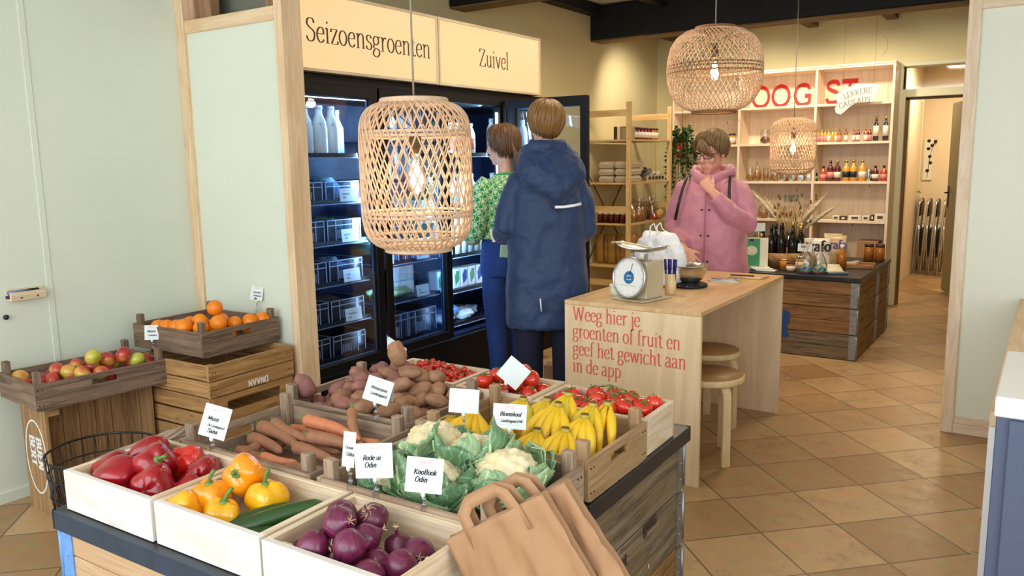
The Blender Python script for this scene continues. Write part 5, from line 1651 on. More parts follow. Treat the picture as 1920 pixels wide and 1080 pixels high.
for i, p in enumerate(ps):
    lab = 'orange on top of the heap at the back post' if i == 0 else 'orange in the corner crate above the slatted crates'
    if i == 0:
        or0.location = p; or0.rotation_euler = (1, .4, 0); tag(or0, lab, 'orange', 'oranges in the corner crate')
    else:
        dup(or0, p, (rd.uniform(-1.5, 1.5), rd.uniform(-1.5, 1.5), 0), rd.uniform(.95, 1.12), lab, 'oranges in the corner crate')


# ================================================================== PRICE CARDS ON CLEAR CLIPS
def clip_card(lab, foot, h, wd, ht, rz, roll, lines, back=False, stand=True, fold=False, tilt=-.18):
    """card held upright by a clear clip whose stem stands on / grips the board at foot"""
    t = thing('price_card', lab, 'price card', foot, rz, 'price cards on the produce')
    m = MB()
    m.bx(-.007, .007, -.008, .008, -.004, .012)
    m.tube([(0, 0, .01), (0, 0, h * .55)], .0028, 8); m.ell((0, 0, h * .35), (.006, .006, .006), 10, 6); m.ell((0, 0, h * .68), (.0055, .0055, .0055), 10, 6)
    m.tube([(0, 0, h * .55), (0, -.004, h)], .0035, 8)
    m.build('clear_clip', M['acrylic'], t)
    m = MB(); m.ell((0, -.005, h - .002), (.0055, .006, .009), 12, 7); m.build('clip_ball', M['whitep'], t)
    Mx = Matrix.Translation((0, -.008, h + .002)) @ Matrix.Rotation(roll, 4, 'Y') @ Matrix.Rotation(tilt, 4, 'X')
    c = MB()
    vs = [Mx @ Vector(p) for p in ((-wd / 2, -.0006, 0), (wd / 2, -.0006, 0), (wd / 2, -.0006, ht), (-wd / 2, -.0006, ht), (-wd / 2, .0006, 0), (wd / 2, .0006, 0), (wd / 2, .0006, ht), (-wd / 2, .0006, ht))]
    c.add(vs, [(0, 1, 2, 3), (5, 4, 7, 6), (1, 5, 6, 2), (4, 0, 3, 7), (3, 2, 6, 7), (4, 5, 1, 0)])
    if fold:
        vs = [Mx @ Vector(p) for p in ((-wd / 2, 0, ht), (wd / 2, 0, ht), (wd / 2 + .004, .045, .01), (-wd / 2 + .004, .045, .01))]
        c.add(vs, [(0, 1, 2, 3), (3, 2, 1, 0)])
    o = c.build('card', M['paper'], t)
    if not back:
        q = MB()
        for k, s in enumerate(lines):
            sz = min(.0165, wd * .64 / text_w(s, 1))
            F = Mx @ Matrix(((1, 0, 0, -wd * .30 + k * .004), (0, 0, -1, -.0012), (0, 1, 0, ht * .52 - k * .017), (0, 0, 0, 1)))
            text(q, s, sz, F, .14, .09, slant=.2)
        q.build('handwriting', M['ink'], o)
        q = MB()
        F = Mx @ Matrix(((1, 0, 0, 0), (0, 0, -1, -.0011), (0, 1, 0, ht * .82), (0, 0, 0, 1)))
        text(q, 'OOGST', .011, F, .12, .08, 'c')
        for zz in (ht * .60, ht * .36, ht * .16):
            F = Mx @ Matrix(((1, 0, 0, 0), (0, 0, -1, -.0011), (0, 1, 0, zz), (0, 0, 0, 1)))
            q.add([F @ Vector(p) for p in ((-wd * .36, 0, 0), (wd * .36, 0, 0), (wd * .36, .0007, 0), (-wd * .36, .0007, 0))], [(0, 1, 2, 3)])
        q.build('print', M['pinkink'], o)
    return t


face = YAW - .05
clip_card('tilted price card at the carrot crate front board, three handwritten lines', DR(.245, .305, .72), .035, .075, .09, face, .28, ('Munt', 'De Lindegaard', 'Sana'))
clip_card('narrow price card seen edgewise beside the wider card over the onions', DR(.77, .30, .72), .055, .035, .085, face - .35, .02, ('Oranje', 'Odin'))
clip_card('price card with two handwritten lines between the narrow card and the cauliflowers', DR(.855, .298, .72), .045, .092, .082, face - .1, -.06, ('Rode ui', 'Odin'))
clip_card('price card in front of the cauliflowers, standing above the onion crate', DR(1.0, .297, .715), .045, .085, .08, face - .05, .08, ('Knoflook', 'Odin'))
clip_card('folded price card at the potato crate front board', DR(.475, .72, .735), .045, .082, .075, face - .1, .3, ('Winterpeen', 'Lindengaard'), fold=True)
clip_card('blank back of a price card above the bananas', DR(.80, .73, .745), .05, .085, .068, face - .05, .06, (), back=True)
clip_card('price card with two long lines in front of the bananas', DR(.955, .728, .735), .04, .092, .068, face - .05, .05, ('Bloemkool', 'Lindengaard M!'))
clip_card('blank white card on its corner above the vine tomatoes', DR(.69, 1.12, .745), .03, .085, .08, face, .72, (), back=True)
clip_card('blank white card leaning behind the topmost potato', DR(.215, 1.13, .775), .035, .09, .058, face - .5, .42, (), back=True, tilt=.3)
clip_card('small price card at the back of the apple crate', (-3.53, 2.172, .628), .055, .068, .07, .55, -.03, ('Natura', 'Lindengaard'))
clip_card('small price card at the back board of the orange crate', (-3.36, 2.655, .755), .06, .065, .072, .45, .12, ('sinaasappel', 'lindengaard', 'sla'))


# ================================================================== PAPER CARRIER BAGS
def carrier_bag(lab, loc, rot, w_=.36, h_=.42, seed=0):
    """a flat folded kraft bag hanging by its flat handles"""
    t = thing('paper_bag', lab, 'bag', loc, rot, 'folded paper carrier bags')
    n, q = 30, 30
    def wr(u, v):
        return .004 * sin(6 * u + 3 * v + seed) + .003 * sin(17 * u - 5 * v) + .016 * noise.noise(Vector((u * 4.1, v * 2.0, seed))) + .012 * (abs(noise.noise(Vector((u * 8 + v * 2.5, v * 3.0, seed + 4)))) - .2) * min(1, v * 4) * 2.2
    for side, off, nm in ((-1, -.011, 'front_panel'), (1, .011, 'back_panel')):
        g = [[(w_ * (j / q - .5), off + wr(j / q, i / n) * (1 if side < 0 else .5), -h_ * i / n) for j in range(q + 1)] for i in range(n + 1)]
        m = MB(); m.sheet(g); m.build(nm, M['kraft'], t, solid=.0008)
    for s in (-1, 1):
        g = [[(s * w_ * .5 - s * (.018 if j == 1 else 0), (-.011, 0, .011)[j] + wr(.5 + s * .5, i / n) * (1, .7, .5)[j], -h_ * i / n) for j in range(3)] for i in range(n + 1)]
        m = MB(); m.sheet(g); m.build('gusset', M['kraft'], t, solid=.0008)
    for y in (-.012, .012):
        m = MB()
        hw = .058
        pts = [(-hw, y, -.05), (-hw, y, .0), (-hw + .004, y, .030), (-hw + .024, y * .4, .046), (hw - .024, y * .4, .046), (hw - .004, y, .030), (hw, y, 0), (hw, y, -.05)]
        rs = []
        for i, p in enumerate(pts):
            p = Vector(p)
            d = (Vector(pts[min(i + 1, 7)]) - Vector(pts[max(i - 1, 0)])).normalized()
            nn = Vector((d.z, 0, -d.x))
            rs.append([p + nn * .014, p - nn * .014])
        m.sheet(rs); m.build('handle', M['kraft'], t, solid=.0012)
    return t


bg_ = carrier_bag('brown paper carrier bag hung over the crate post, front one of two', (-.875, 1.225, .808), (0, -.56, .16), .255, .36, 1)
bg2 = carrier_bag('second paper carrier bag, just behind the front one on the same post', (-.852, 1.275, .815), (0, -.60, .14), .262, .36, 5)
M['kraft2'] = M['kraft']
t = thing('paper_bag', 'brown paper bag standing on the floor behind the blue coat', 'bag', (-2.36, 4.05, 0), .3)
m = MB(); m.box((0, 0, .15), (.22, .10, .30)); m.build('sack', M['kraft'], t, bev=.004)
m = MB(); m.tube([(-.04, .052, .29), (-.04, .052, .34), (.04, .052, .34), (.04, .052, .29)], .004, 6); m.build('handle', M['kraft'], t)

# ================================================================== MARKER SHELF, WALL HOOK, FLOOR TAPE
t = thing('marker_ledge', 'small pale wooden ledge screwed to the left wall, holding markers', 'shelf', (WX + .001, 1.70, .915))
m = MB(); m.bx(.03, .042, 0, .155, 0, .038); m.bx(0, .03, 0, .155, 0, .010); m.bx(0, .012, .0, .155, .01, .05)
m.build('ledge', M['pinepale'], t, bev=.002)
m = MB()
for y in (.045, .115): m.ell((.0425, y, .012), (.0015, .004, .004), 8, 4)
m.build('screw', M['blackm'], t)
for k, (p, r, nm, b_) in enumerate((((WX + .022, 1.69, .934), (0, 0, 0), 'black marker lying in front on the wall ledge', 'blackp'), ((WX + .018, 1.70, .952), (0, 0, .05), 'grey marker with black cap lying behind on the wall ledge', 'gasket'))):
    t = thing('marker', nm, 'marker', p, r, 'markers on the ledge')
    m = MB(); m.tube([(0, 0, 0), (0, .09, 0)], .0075, 10); m.build('barrel', M[b_], t)
    m = MB(); m.tube([(0, .088, 0), (0, .135, 0)], .0088, 10); m.build('cap', M['blackp'], t)
m = MB(); m.ell((0, 0, 0), (.012, .012, .012), 10, 6); m.tube([(0, 0, 0), (-.012, 0, 0)], .006, 8)
tag(m.build('wall_hook', M['blackp'], None, (WX + .012, 1.685, .845)), 'black round hook on the left wall below the marker ledge', 'hook')
m = MB(); m.box((0, 0, 0), (.30, .022, .001)); tag(m.build('tape_strip', M['bluepaint'], None, (-2.95, 1.13, .0012), .25), 'blue tape strip on the floor tiles nearest the wall', 'tape', 'floor tape strips')
m = MB(); m.box((0, 0, 0), (.16, .014, .001)); tag(m.build('tape_strip', M['bluepaint'], None, (-2.72, 1.19, .0012), 1.25), 'short blue tape strip on the floor by the display corner', 'tape', 'floor tape strips')

# ================================================================== WEIGHING COUNTER
CX0, CX1, CY0, CY1, CH = -1.965, -1.266, 3.385, 4.695, .822
ct = thing('weighing_counter', 'birch plywood weighing counter with red lettering on its end panel', 'counter', (CX0, CY0, 0))
W_, D_ = CX1 - CX0, CY1 - CY0
m = MB(); m.bx(0, W_, 0, D_, CH - .02, CH, 0, 1); m.build('worktop', M['plytop'], ct, bev=.0015)
m = MB(); m.bx(0, W_, 0.001, .022, 0, CH - .021, 0, 2); m.build('end_panel', M['ply'], ct, bev=.0015)
m = MB(); m.bx(0, W_, D_ - .022, D_ - .001, 0, CH - .021, 0, 2); m.build('end_panel', M['ply'], ct, bev=.0015)
m = MB(); m.bx(.0, .018, .023, D_ - .023, .0, CH - .021, 0, 1); m.build('side_panel', M['ply'], ct)
m = MB()
for k, (s, wd) in enumerate((('Weeg hier je', None), ('groenten of fruit en', .56), ('geef het gewicht aan', .585), ('in de app', None))):
    sx = .56 / text_w('groenten of fruit en', .1)
    text(m, s, .1, frame((.045, 0, .726 - .0865 * k), (1, 0, 0), (0, 0, 1)), .072, .024, sx=sx)
m.build('lettering', M['red'], ct)


def stool(lab, x, y, rz):
    t = thing('stool', lab, 'stool', (x, y, 0), rz, 'birch stools at the counter')
    m = MB(); m.lathe([(.001, .405), (.172, .405), (.175, .41), (.175, .432), (.172, .436), (.001, .436)], 40); m.build('seat', M['pine2'], t)
    m = MB(); m.lathe([(.001, .4362), (.168, .4362), (.168, .4375), (.001, .4375)], 40); m.build('seat_top', M['stooltop'], t)
    for k in range(3):
        a = 2 * pi * k / 3 + .35
        d = Vector((cos(a), sin(a), 0))
        m = MB()
        pts = [d * .05 + Vector((0, 0, .398)), d * .12 + Vector((0, 0, .397)), d * .145 + Vector((0, 0, .39)), d * .158 + Vector((0, 0, .372)), d * .161 + Vector((0, 0, .345)), d * .162 + Vector((0, 0, 0))]
        side = Vector((-sin(a), cos(a), 0))
        rs = []
        for i, p in enumerate(pts):
            tt = (pts[min(i + 1, 5)] - pts[max(i - 1, 0)]).normalized()
            nn = tt.cross(side).normalized()
            hw, hh = .022, .009
            rs.append([p + side * hw + nn * hh, p - side * hw + nn * hh, p - side * hw - nn * hh, p + side * hw - nn * hh])
        m.rings(rs, True, True, False)
        m.build('leg', M['pine2'], t, bev=.002)
    return t


M['pine2'] = wood('birch_stool', hx('ead2a4'), hx('dcbd88'), .4, vs=14, bump=.03)
M['stooltop'] = pm('tan_stool_top', hx('b68a58'), .45, var=hx('a97d4c'), vs=8)
stool('birch stool with bent legs under the counter, nearer the lettered end', -1.375, 3.80, -1.0)
stool('birch stool with bent legs under the counter, farther from the lettered end', -1.56, 4.30, -.5)

# --- things on the counter
sc = thing('kitchen_scale', 'beige mechanical scale with round white dial and blue sticker', 'scale', (-1.655, 3.60, CH), -.24)
M['beige'] = pm('beige_enamel', hx('cbbd9f'), .35, var=hx('c2b394'), vs=8, coat=.2)
m = MB(); m.bx(-.105, .105, -.115, .115, .002, .008); m.build('base_plate', M['beige'], sc, bev=.002)
m = MB(); m.prism([(-.075, .008), (.075, .008), (.075, .19), (-.075, .19)], -.055, .08, Matrix(((1, 0, 0, 0), (0, 0, 1, 0), (0, 1, 0, 0), (0, 0, 0, 1)))); m.build('housing', M['beige'], sc, bev=.006, seg=2)
Rd = Matrix.Translation((0, -.082, .112)) @ Matrix.Rotation(radians(90 - 8), 4, 'X')
m = MB(); m.lathe([(.001, -.01), (.095, -.01), (.101, 0), (.101, .016), (.094, .020), (.092, .014)], 44, (0, -.082, .112), Rd.to_3x3(), cap=False); m.build('dial_rim', M['steel'], sc)
m = MB(); m.lathe([(.001, .012), (.093, .012)], 44, (0, -.082, .112), Rd.to_3x3(), cap=False); m.build('dial_face', M['whitep'], sc)
m = MB(); m.lathe([(.001, .0135), (.031, .0135)], 30, (0, -.082, .112), Rd.to_3x3(), cap=False)
st = m.build('blue_sticker', pm('blue_sticker', hx('1d6fa8'), .4), sc)
m = MB()
text(m, 'OOG', .013, Rd @ Matrix.Translation((0, .003, .0142)), .18, .1, 'c'); text(m, 'LINDENG', .009, Rd @ Matrix.Translation((0, -.012, .0142)), .18, .1, 'c')
m.build('lettering', M['whitep'], st)
m = MB()
for k in range(60):
    a = 2 * pi * k / 60
    r0 = .083 if k % 5 else .076
    u = Vector((cos(a), sin(a), 0)); v = Vector((-sin(a), cos(a), 0)) * .0006
    m.add([Rd @ (u * r0 + v + Vector((0, 0, .0133))), Rd @ (u * r0 - v + Vector((0, 0, .0133))), Rd @ (u * .089 - v + Vector((0, 0, .0133))), Rd @ (u * .089 + v + Vector((0, 0, .0133)))], [(0, 1, 2, 3)])
m.add([Rd @ Vector(p) for p in ((-.05, -.04, .0133), (.05, -.04, .0133), (.05, -.0388, .0133), (-.05, -.0388, .0133))], [(0, 1, 2, 3)])
m.build('dial_marks', M['ink'], sc)
m = MB(); m.tube([Rd @ Vector((0, -.01, .016)), Rd @ Vector((.018, .07, .016))], .0012, 5); m.build('pointer', M['blackp'], sc)
m = MB(); m.bx(-.05, -.04, -.03, -.01, .19, .225); m.bx(.04, .05, -.03, -.01, .19, .225); m.bx(-.055, .055, -.045, .01, .19, .196); m.build('bracket', M['steel'], sc)
m = MB()
n = 16
rs = []
for i in range(n + 1):
    u = i / n
    x = -.15 + .30 * u
    hw = .06 * min(1, .55 + 2.2 * min(u, 1 - u))
    zc = .228 + .028 * (2 * u - 1) ** 2
    rs.append([(x, hw * sin(-1.2 + 2.4 * j / 8), zc + .028 * (1 - cos(-1.2 + 2.4 * j / 8))) for j in range(9)])
m.sheet(rs); m.build('weighing_tray', M['steel'], sc, solid=.0018)
m = MB()
m.tube([(-.17, -.01, .262), (-.12, 0, .265), (-.03, .01, .258), (.05, .01, .25)], [.012, .013, .008, .007], 8, flat=.5)
tag(m.build('wooden_scoop', M['pine2'], None, (-1.66, 3.60, CH + .004), -.24), 'wooden scoop lying in the scale tray', 'scoop')

t = thing('storage_tub', 'low white tub with lid behind the scale dial', 'tub', (-1.80, 3.63, CH + .001))
revolve('tub', [(.001, 0), (.033, 0), (.036, .045), (.001, .045)], pm('pale_green_white', hx('dfe8d6'), .4), t)
revolve('lid', [(.038, .043), (.038, .056), (.001, .058)], M['whitep'], t)
t = thing('pen_cup', 'plain wooden cup behind the scale holding navy pens', 'cup', (-1.575, 3.775, CH + .001))
revolve('cup', [(.001, 0), (.028, 0), (.028, .105), (.024, .105), (.024, .01), (.001, .01)], M['pine2'], t)
M['navy'] = pm('navy_plastic', hx('28247a'), .35)
for k in range(5):
    m = MB(); m.tube([(0, 0, 0), (.004 * (k - 2), .003 * (k % 2), .115)], .0055, 8); m.tube([(.004 * (k - 2), .003 * (k % 2), .113), (.0055 * (k - 2), .005 * (k % 2), .165)], .007, 8)
    tag(m.build('pen', M['navy'], None, (-1.575 + .009 * (k - 2), 3.775 + .008 * ((k % 2) - .5), CH + .013)), 'navy marker pen standing in the wooden cup', 'pen', 'pens in the wooden cup')

# white carrier bag
t = thing('plastic_bag', 'full white carrier bag with navy print standing behind the scale', 'bag', (-1.76, 4.06, CH + .001), -.35)
m = MB()
rs = []
for i in range(15):
    u = i / 14
    z = .285 * u
    wx = .142 * (.90 + .35 * sin(pi * min(1, u * .9 + .05)) - .95 * max(0, u - .72)); wy = .095 * (1 - .5 * u)
    rs.append([((wx * cos(2 * pi * j / 28) * (1 + .05 * noise.noise(Vector((j * .5, u * 3, 1))))), wy * sin(2 * pi * j / 28) * (1 + .22 * noise.noise(Vector((j * .6, u * 4, 5)))), z + .010 * noise.noise(Vector((j * .4, u * 5, 9)))) for j in range(28)])
m.rings(rs); o = m.build('sack', pm('white_carrier_plastic', hx('f1f0f2'), .35, bump=.4, bs=22), t, sub=2)
_tx = bpy.data.textures.new('bag_creases', 'CLOUDS'); _tx.noise_scale = .045; _tx.noise_depth = 3
_dm = o.modifiers.new('creases', 'DISPLACE'); _dm.texture = _tx; _dm.strength = .03; _dm.texture_coords = 'LOCAL'
for y in (-.03, .02):
    m = MB(); m.tube([(-.045, y, .27), (-.04, y, .315), (-.02, y + .006, .33), (0.0, y, .30), (.035, y, .28)], .0055, 6, flat=.5); m.build('handle_loop', M['whitep'], t)
m = MB()
text(m, 'OOGST', .036, frame((.0, -.088, .085), (1, .08, 0), (0, .1, 1)), .16, .1)
m.build('lettering', M['greyink'], t)
# digital scale with bowl
t = thing('digital_scale', 'flat round black digital scale under the steel bowl', 'scale', (-1.585, 4.06, CH + .001))
revolve('platform', [(.001, .0), (.088, 0), (.094, .006), (.092, .016), (.07, .02), (.07, .024), (.001, .024)], M['blackp'], t, 36)
m = MB(); m.box((0, -.085, .014), (.05, .012, .004)); m.build('display', M['gasket'], t)
t = thing('steel_bowl', 'stainless steel mixing bowl standing on the black scale', 'bowl', (-1.585, 4.06, CH + .026))
revolve('bowl', [(.001, 0), (.045, 0), (.07, .02), (.088, .055), (.094, .088), (.098, .089), (.098, .0915), (.092, .0905), (.085, .055), (.067, .024), (.001, .006)], M['chrome'], t, 40)
# board and booklets
m = MB(); m.box((0, 0, .006), (.20, .13, .012)); tag(m.build('cutting_board', M['plytop'], None, (-1.42, 4.53, CH + .001), -.1, bev=.003), 'small wooden board at the far edge of the counter by the pink raincoat', 'board')
M['photo'] = pm('dark_cover_print', hx('2a2522'), .4, var=hx('d8c9b4'), vs=28)
for k, (x, y, z, r) in enumerate(((-1.49, 4.33, 0, .3), (-1.50, 4.34, .006, .1))):
    t = thing('booklet', ('booklet with dark photo cover lying lowest between bowl and wooden board', 'booklet with dark photo cover lying on the other one')[k], 'booklet', (x, y, CH + .001 + z), r, 'booklets on the counter')
    m = MB(); m.box((0, 0, .0025), (.15, .105, .005)); m.build('pages', M['paper'], t)
    m = MB(); m.box((0, 0, .0053), (.148, .103, .0006)); m.build('cover', M['photo'], t)
m = MB(); m.tube([(0, 0, 0), (.13, .01, 0)], .004, 6); tag(m.build('pen', M['blackp'], None, (-1.50, 4.46, CH + .0175), .05), 'black pen lying on the wooden board', 'pen')


# ================================================================== WICKER PENDANT LAMPS
M['rattan'] = streak('rattan', hx('c3a080'), hx('d2b394'), hx('a88362'), .55, 30, 8, 0)
M['rattand'] = pm('dark_rattan_ring', hx('8f6238'), .6)


def wicker_lamp(lab, loc, R_, H_, kind, ceil, nrod, watts, rr, bulb_r=.032, es=1.0):
    """loc = middle of the shade"""
    t = thing('wicker_lamp', lab, 'lamp', loc, .3, 'wicker pendant lamps')
    if kind == 'barrel':
        prof = [(.60, .5), (.74, .485), (.87, .45), (.95, .40), (.99, .33), (1, .2), (1, -.2), (.99, -.30), (.95, -.38), (.87, -.44), (.74, -.482), (.60, -.5)]
    else:
        prof = [(.42, .5), (.62, .47), (.80, .40), (.92, .29), (.985, .14), (1, 0), (.985, -.14), (.92, -.28), (.80, -.39), (.62, -.465), (.46, -.5)]
    cum = [0.0]
    for i in range(1, len(prof)):
        cum.append(cum[-1] + sqrt(((prof[i][0] - prof[i - 1][0]) * R_) ** 2 + ((prof[i][1] - prof[i - 1][1]) * H_) ** 2))
    def rz(u):
        s_ = u * cum[-1]
        i = max(q for q in range(len(prof) - 1) if cum[q] <= s_ + 1e-9)
        f2 = min(1, (s_ - cum[i]) / (cum[i + 1] - cum[i]))
        return (prof[i][0] * (1 - f2) + prof[i + 1][0] * f2) * R_, (prof[i][1] * (1 - f2) + prof[i + 1][1] * f2) * H_
    m = MB()
    ns = 34
    turn = 1.25 if kind == 'barrel' else 1.4
    rd = random.Random(5)
    for k in range(nrod):
        for s in (-1, 1):
            a0 = 2 * pi * (k + (.5 if s > 0 else 0)) / nrod + rd.uniform(-.02, .02)
            pts = []
            for i in range(ns + 1):
                u = i / ns
                r, z = rz(u)
                a = a0 + s * turn * (u - .5)
                r += s * rr * .8
                pts.append((r * cos(a), r * sin(a), z))
            m.tube(pts, rr, 5, cap=False)
    m.build('woven_shade', M['rattan'], t)
    hm = M['rattan'] if kind == 'barrel' else M['rattand']
    for u in (0.0, 1.0):
        m = MB()
        r, z = rz(u)
        m.tube([(r * cos(2 * pi * j / 40), r * sin(2 * pi * j / 40), z) for j in range(40)], .007, 6, loop=True)
        m.tube([(r * .985 * cos(2 * pi * j / 40), r * .985 * sin(2 * pi * j / 40), z + (.008 if u == 0 else -.008)) for j in range(40)], .006, 6, loop=True)
        m.build('rim', hm, t)
    for zz in ((.30, .27, -.25, -.28, -.42) if kind == 'barrel' else (.06, .02, -.03)):
        # the horizontal hoops
        u = min((i / 200 for i in range(201)), key=lambda q: abs(rz(q)[1] - zz * H_))
        r, z = rz(u)
        m = MB()
        m.tube([((r - .004) * cos(2 * pi * j / 48), (r - .004) * sin(2 * pi * j / 48), z) for j in range(48)], .0045, 6, loop=True)
        m.build('hoop', hm, t)
    m = MB(); m.tube([(0, 0, .19 * H_ + .08), (0, 0, ceil - loc[2])], .0032, 6); m.build('cord', pm('grey_cord', hx('8a8378'), .7), t)
    sz = .16 * H_
    m = MB(); m.lathe([(.001, sz + .075), (.012, sz + .07), (.018, sz + .055), (.02, sz), (.016, sz - .004), (.001, sz - .004)], 16); m.build('bulb_socket', M['bcrown'], t)
    m = MB()
    for a in (0, 2.09, 4.19):
        r, z = rz(.02)
        m.tube([(0, 0, sz + .07), (r * cos(a), r * sin(a), z)], .0016, 5)
    m.build('carrier_wire', M['blackm'], t)
    bz = sz - .06
    m = MB(); m.lathe([(.012, sz - .002), (.015, sz - .02), (bulb_r * .95, bz - .012), (bulb_r, bz - .03), (bulb_r * .75, bz - .055), (.001, bz - .068)], 18, cap=False)
    o = m.build('bulb', M['bulbglass'], t)
    m = MB()
    for k in range(5):
        a = 2 * pi * k / 5
        m.tube([(.006 * cos(a), .006 * sin(a), bz + .03), (.015 * cos(a), .015 * sin(a), bz - .035)], .0042, 6)
    m.build('filament', M['bulb'], o)
    d = bpy.data.lights.new('bulb_light', 'POINT'); d.energy = watts; d.color = (1, .80, .58); d.shadow_soft_size = .03
    l = bpy.data.objects.new('bulb_light', d); COL.objects.link(l); l.location = (loc[0], loc[1], loc[2] + bz - .02)
    return t


wicker_lamp('large barrel-shaped wicker lamp hanging over the vegetable display', (-1.622, 1.902, 1.459), .166, .435, 'barrel', 2.66, 40, 4, .0026)
wicker_lamp('wide round wicker lamp hanging over the weighing counter', (-1.562, 4.302, 1.96), .25, .425, 'globe', 2.66, 56, 7, .0022)
wicker_lamp('small barrel-shaped wicker lamp hanging over the gift table', (-1.686, 6.381, 1.572), .164, .40, 'barrel', 2.66, 40, 4.5, .0028)

# ================================================================== RIGHT FOREGROUND CABINETS
t = thing('grey_cabinet', 'dark blue-grey cabinet with white worktop at the right edge', 'cabinet', (-.075, 2.095, 0))
M['cabgrey'] = pm('blue_grey_laminate', hx('4c566e'), .4, var=hx('48526a'), vs=2)
m = MB(); m.bx(0, .60, 0, .5, .08, .905); m.build('carcass', M['cabgrey'], t, bev=.002)
m = MB(); m.bx(.026, .5, -.010, -.001, .02, .9); m.build('front_panel', M['cabgrey'], t, bev=.002)
m = MB(); m.bx(-.004, .62, -.01, .51, .905, .952); m.build('worktop', M['white'], t, bev=.003)
m = MB(); m.bx(.0, .6, .003, .5, 0, .08); m.build('plinth', M['blackp'], t)
t = thing('timber_counter', 'cream side counter with raw timber edge behind the grey cabinet', 'counter', (-.11, 2.62, 0))
m = MB(); m.bx(.02, .7, 0, 2.17, .05, .72); m.build('carcass', M['cream'], t)
m = MB(); m.bx(0, .75, 0, 2.18, .72, .765); m.build('worktop', M['pine'], t, bev=.003)
m = MB(); m.bx(.0, .045, .0, .045, 0, .72); m.build('post', M['white'], t)
m = MB(); m.bx(0, .045, 1.40, 1.445, 0, .72); m.build('post', M['white'], t)

# ================================================================== GIFT TABLE (rear pallet boxes)
GX, GY = -2.33, 6.195
for nm, y0, dd, mts, lab in (('a', GY, .765, ((M['collar'], M['collarb']), (M['collarb'], M['collarb']), (M['collarb'], M['collarb'])), 'pallet-collar box with blue stencil carrying the gift display'), ('b', GY + .775, .50, ((M['collarb'], M['collarb']),) * 3, 'pallet-collar box behind the blue-stencilled one, nearest the passage door')):
    t = thing('pallet_box', lab, 'box', (GX, y0, 0), 0, 'pallet-collar boxes')
    for k in range(3):
        collar(t, 1.195, dd, .195 * k + (.004 if k == 0 else 0), .195 * k + .193, list(mts[k]))
    m = MB(); m.bx(-.01, 1.207, -.012, dd + .008, .587, .62); m.build('lid', M['lid'], t, bev=.002)
    if nm == 'a':
        m = MB(); text(m, 'PW', .15, frame((.60, -.002, .335), (0, 0, -1), (1, 0, 0)), .3, .2)
        m.build('blue_stencil', pm('faded_blue_stencil', hx('2c4f8c'), .8), t)
GZ = .621


def wine(lab, loc, g, h=.30, r=.036, body='winebottle', labm=None, capm=None, cat='bottle', name='wine_bottle', lh=(.25, .55)):
    t = thing(name, lab, cat, loc, 0, g)
    revolve('bottle', [(.001, 0), (r, 0), (r, h * .58), (r * .85, h * .66), (r * .38, h * .76), (r * .36, h * .92), (.001, h * .92)], M[body], t, 16)
    revolve('cap', [(r * .40, h * .86), (r * .40, h), (.001, h)], capm or M['blackp'], t, 12)
    if labm:
        revolve('label', [(r * 1.02, h * lh[0]), (r * 1.02, h * lh[1])], labm, t, 16)
    return t


M['winebottle'] = pm('dark_wine_glass', hx('101417'), .12, coat=.5)
M['goldcap'] = pm('gold_foil', hx('b99a58'), .35, .7)
M['amber'] = pm('amber_juice', hx('c97a1e'), .15, coat=.4)
M['amberl'] = pm('pale_amber_juice', hx('dba33a'), .15, coat=.4)
M['redjuice'] = pm('dark_red_juice', hx('5d1418'), .15, coat=.4)
M['orangej'] = pm('orange_red_drink', hx('b8491f'), .15, coat=.4)
M['yellowj'] = pm('yellow_oil', hx('d3a436'), .15, coat=.4)
M['cider'] = pm('cider', hx('b06a24'), .15, coat=.4)
M['darkoil'] = pm('dark_green_glass', hx('15160f'), .12, coat=.5)
M['labelcream'] = pm('cream_label', hx('e9dfca'), .6)
M['labelblack'] = pm('black_label', hx('17171c'), .5)
M['labelpink'] = pm('pink_label', hx('d98a86'), .6)
M['labelgreen'] = pm('green_label', hx('79a57a'), .6)
M['nuts'] = pm('brown_dried_goods', hx('a8703a'), .7, var=hx('6f4522'), vs=60, bump=.8, bs=80)
M['nutsl'] = pm('golden_dried_goods', hx('cf9a4c'), .7, var=hx('a56c2c'), vs=60, bump=.8, bs=80)
M['biscuit'] = pm('pale_biscuits', hx('d8ab66'), .7, var=hx('b57f3e'), vs=40, bump=.6, bs=60)
M['choco'] = pm('dark_chocolate_wrap', hx('3a211a'), .4, var=hx('5d352a'), vs=20)
M['wraplight'] = pm('cream_wrapper', hx('e7e2d0'), .4, var=hx('c9c29f'), vs=14)
bx0 = Vector((-1.83, 6.72, GZ))
m = MB()
m.lathe([(.001, 0), (.20, 0), (.225, .115), (.218, .115), (.195, .012), (.001, .012)], 36)
tag(m.build('wooden_tray', M['honey'], None, bx0), 'round wooden tub of dark bottles on the gift table', 'tub')
k = 0
for (dx, dy, g) in ((-.14, -.07, 0), (-.06, -.12, 0), (.02, -.125, 0), (.10, -.09, 0), (-.10, .03, 0), (.0, -.03, 0), (.08, .0, 0), (.145, -.02, 1), (.13, .06, 1), (-.02, .06, 0), (-.09, .11, 0), (.05, .11, 1)):
    wine('dark bottle with %s standing in the round wooden tub' % ('a gold neck' if g else 'a black neck'), bx0 + Vector((dx, dy, .013)), 'bottles in the wooden tub', .29 + .02 * (k % 3), .033, 'winebottle', None, M['goldcap'] if g else M['blackp'])
    k += 1
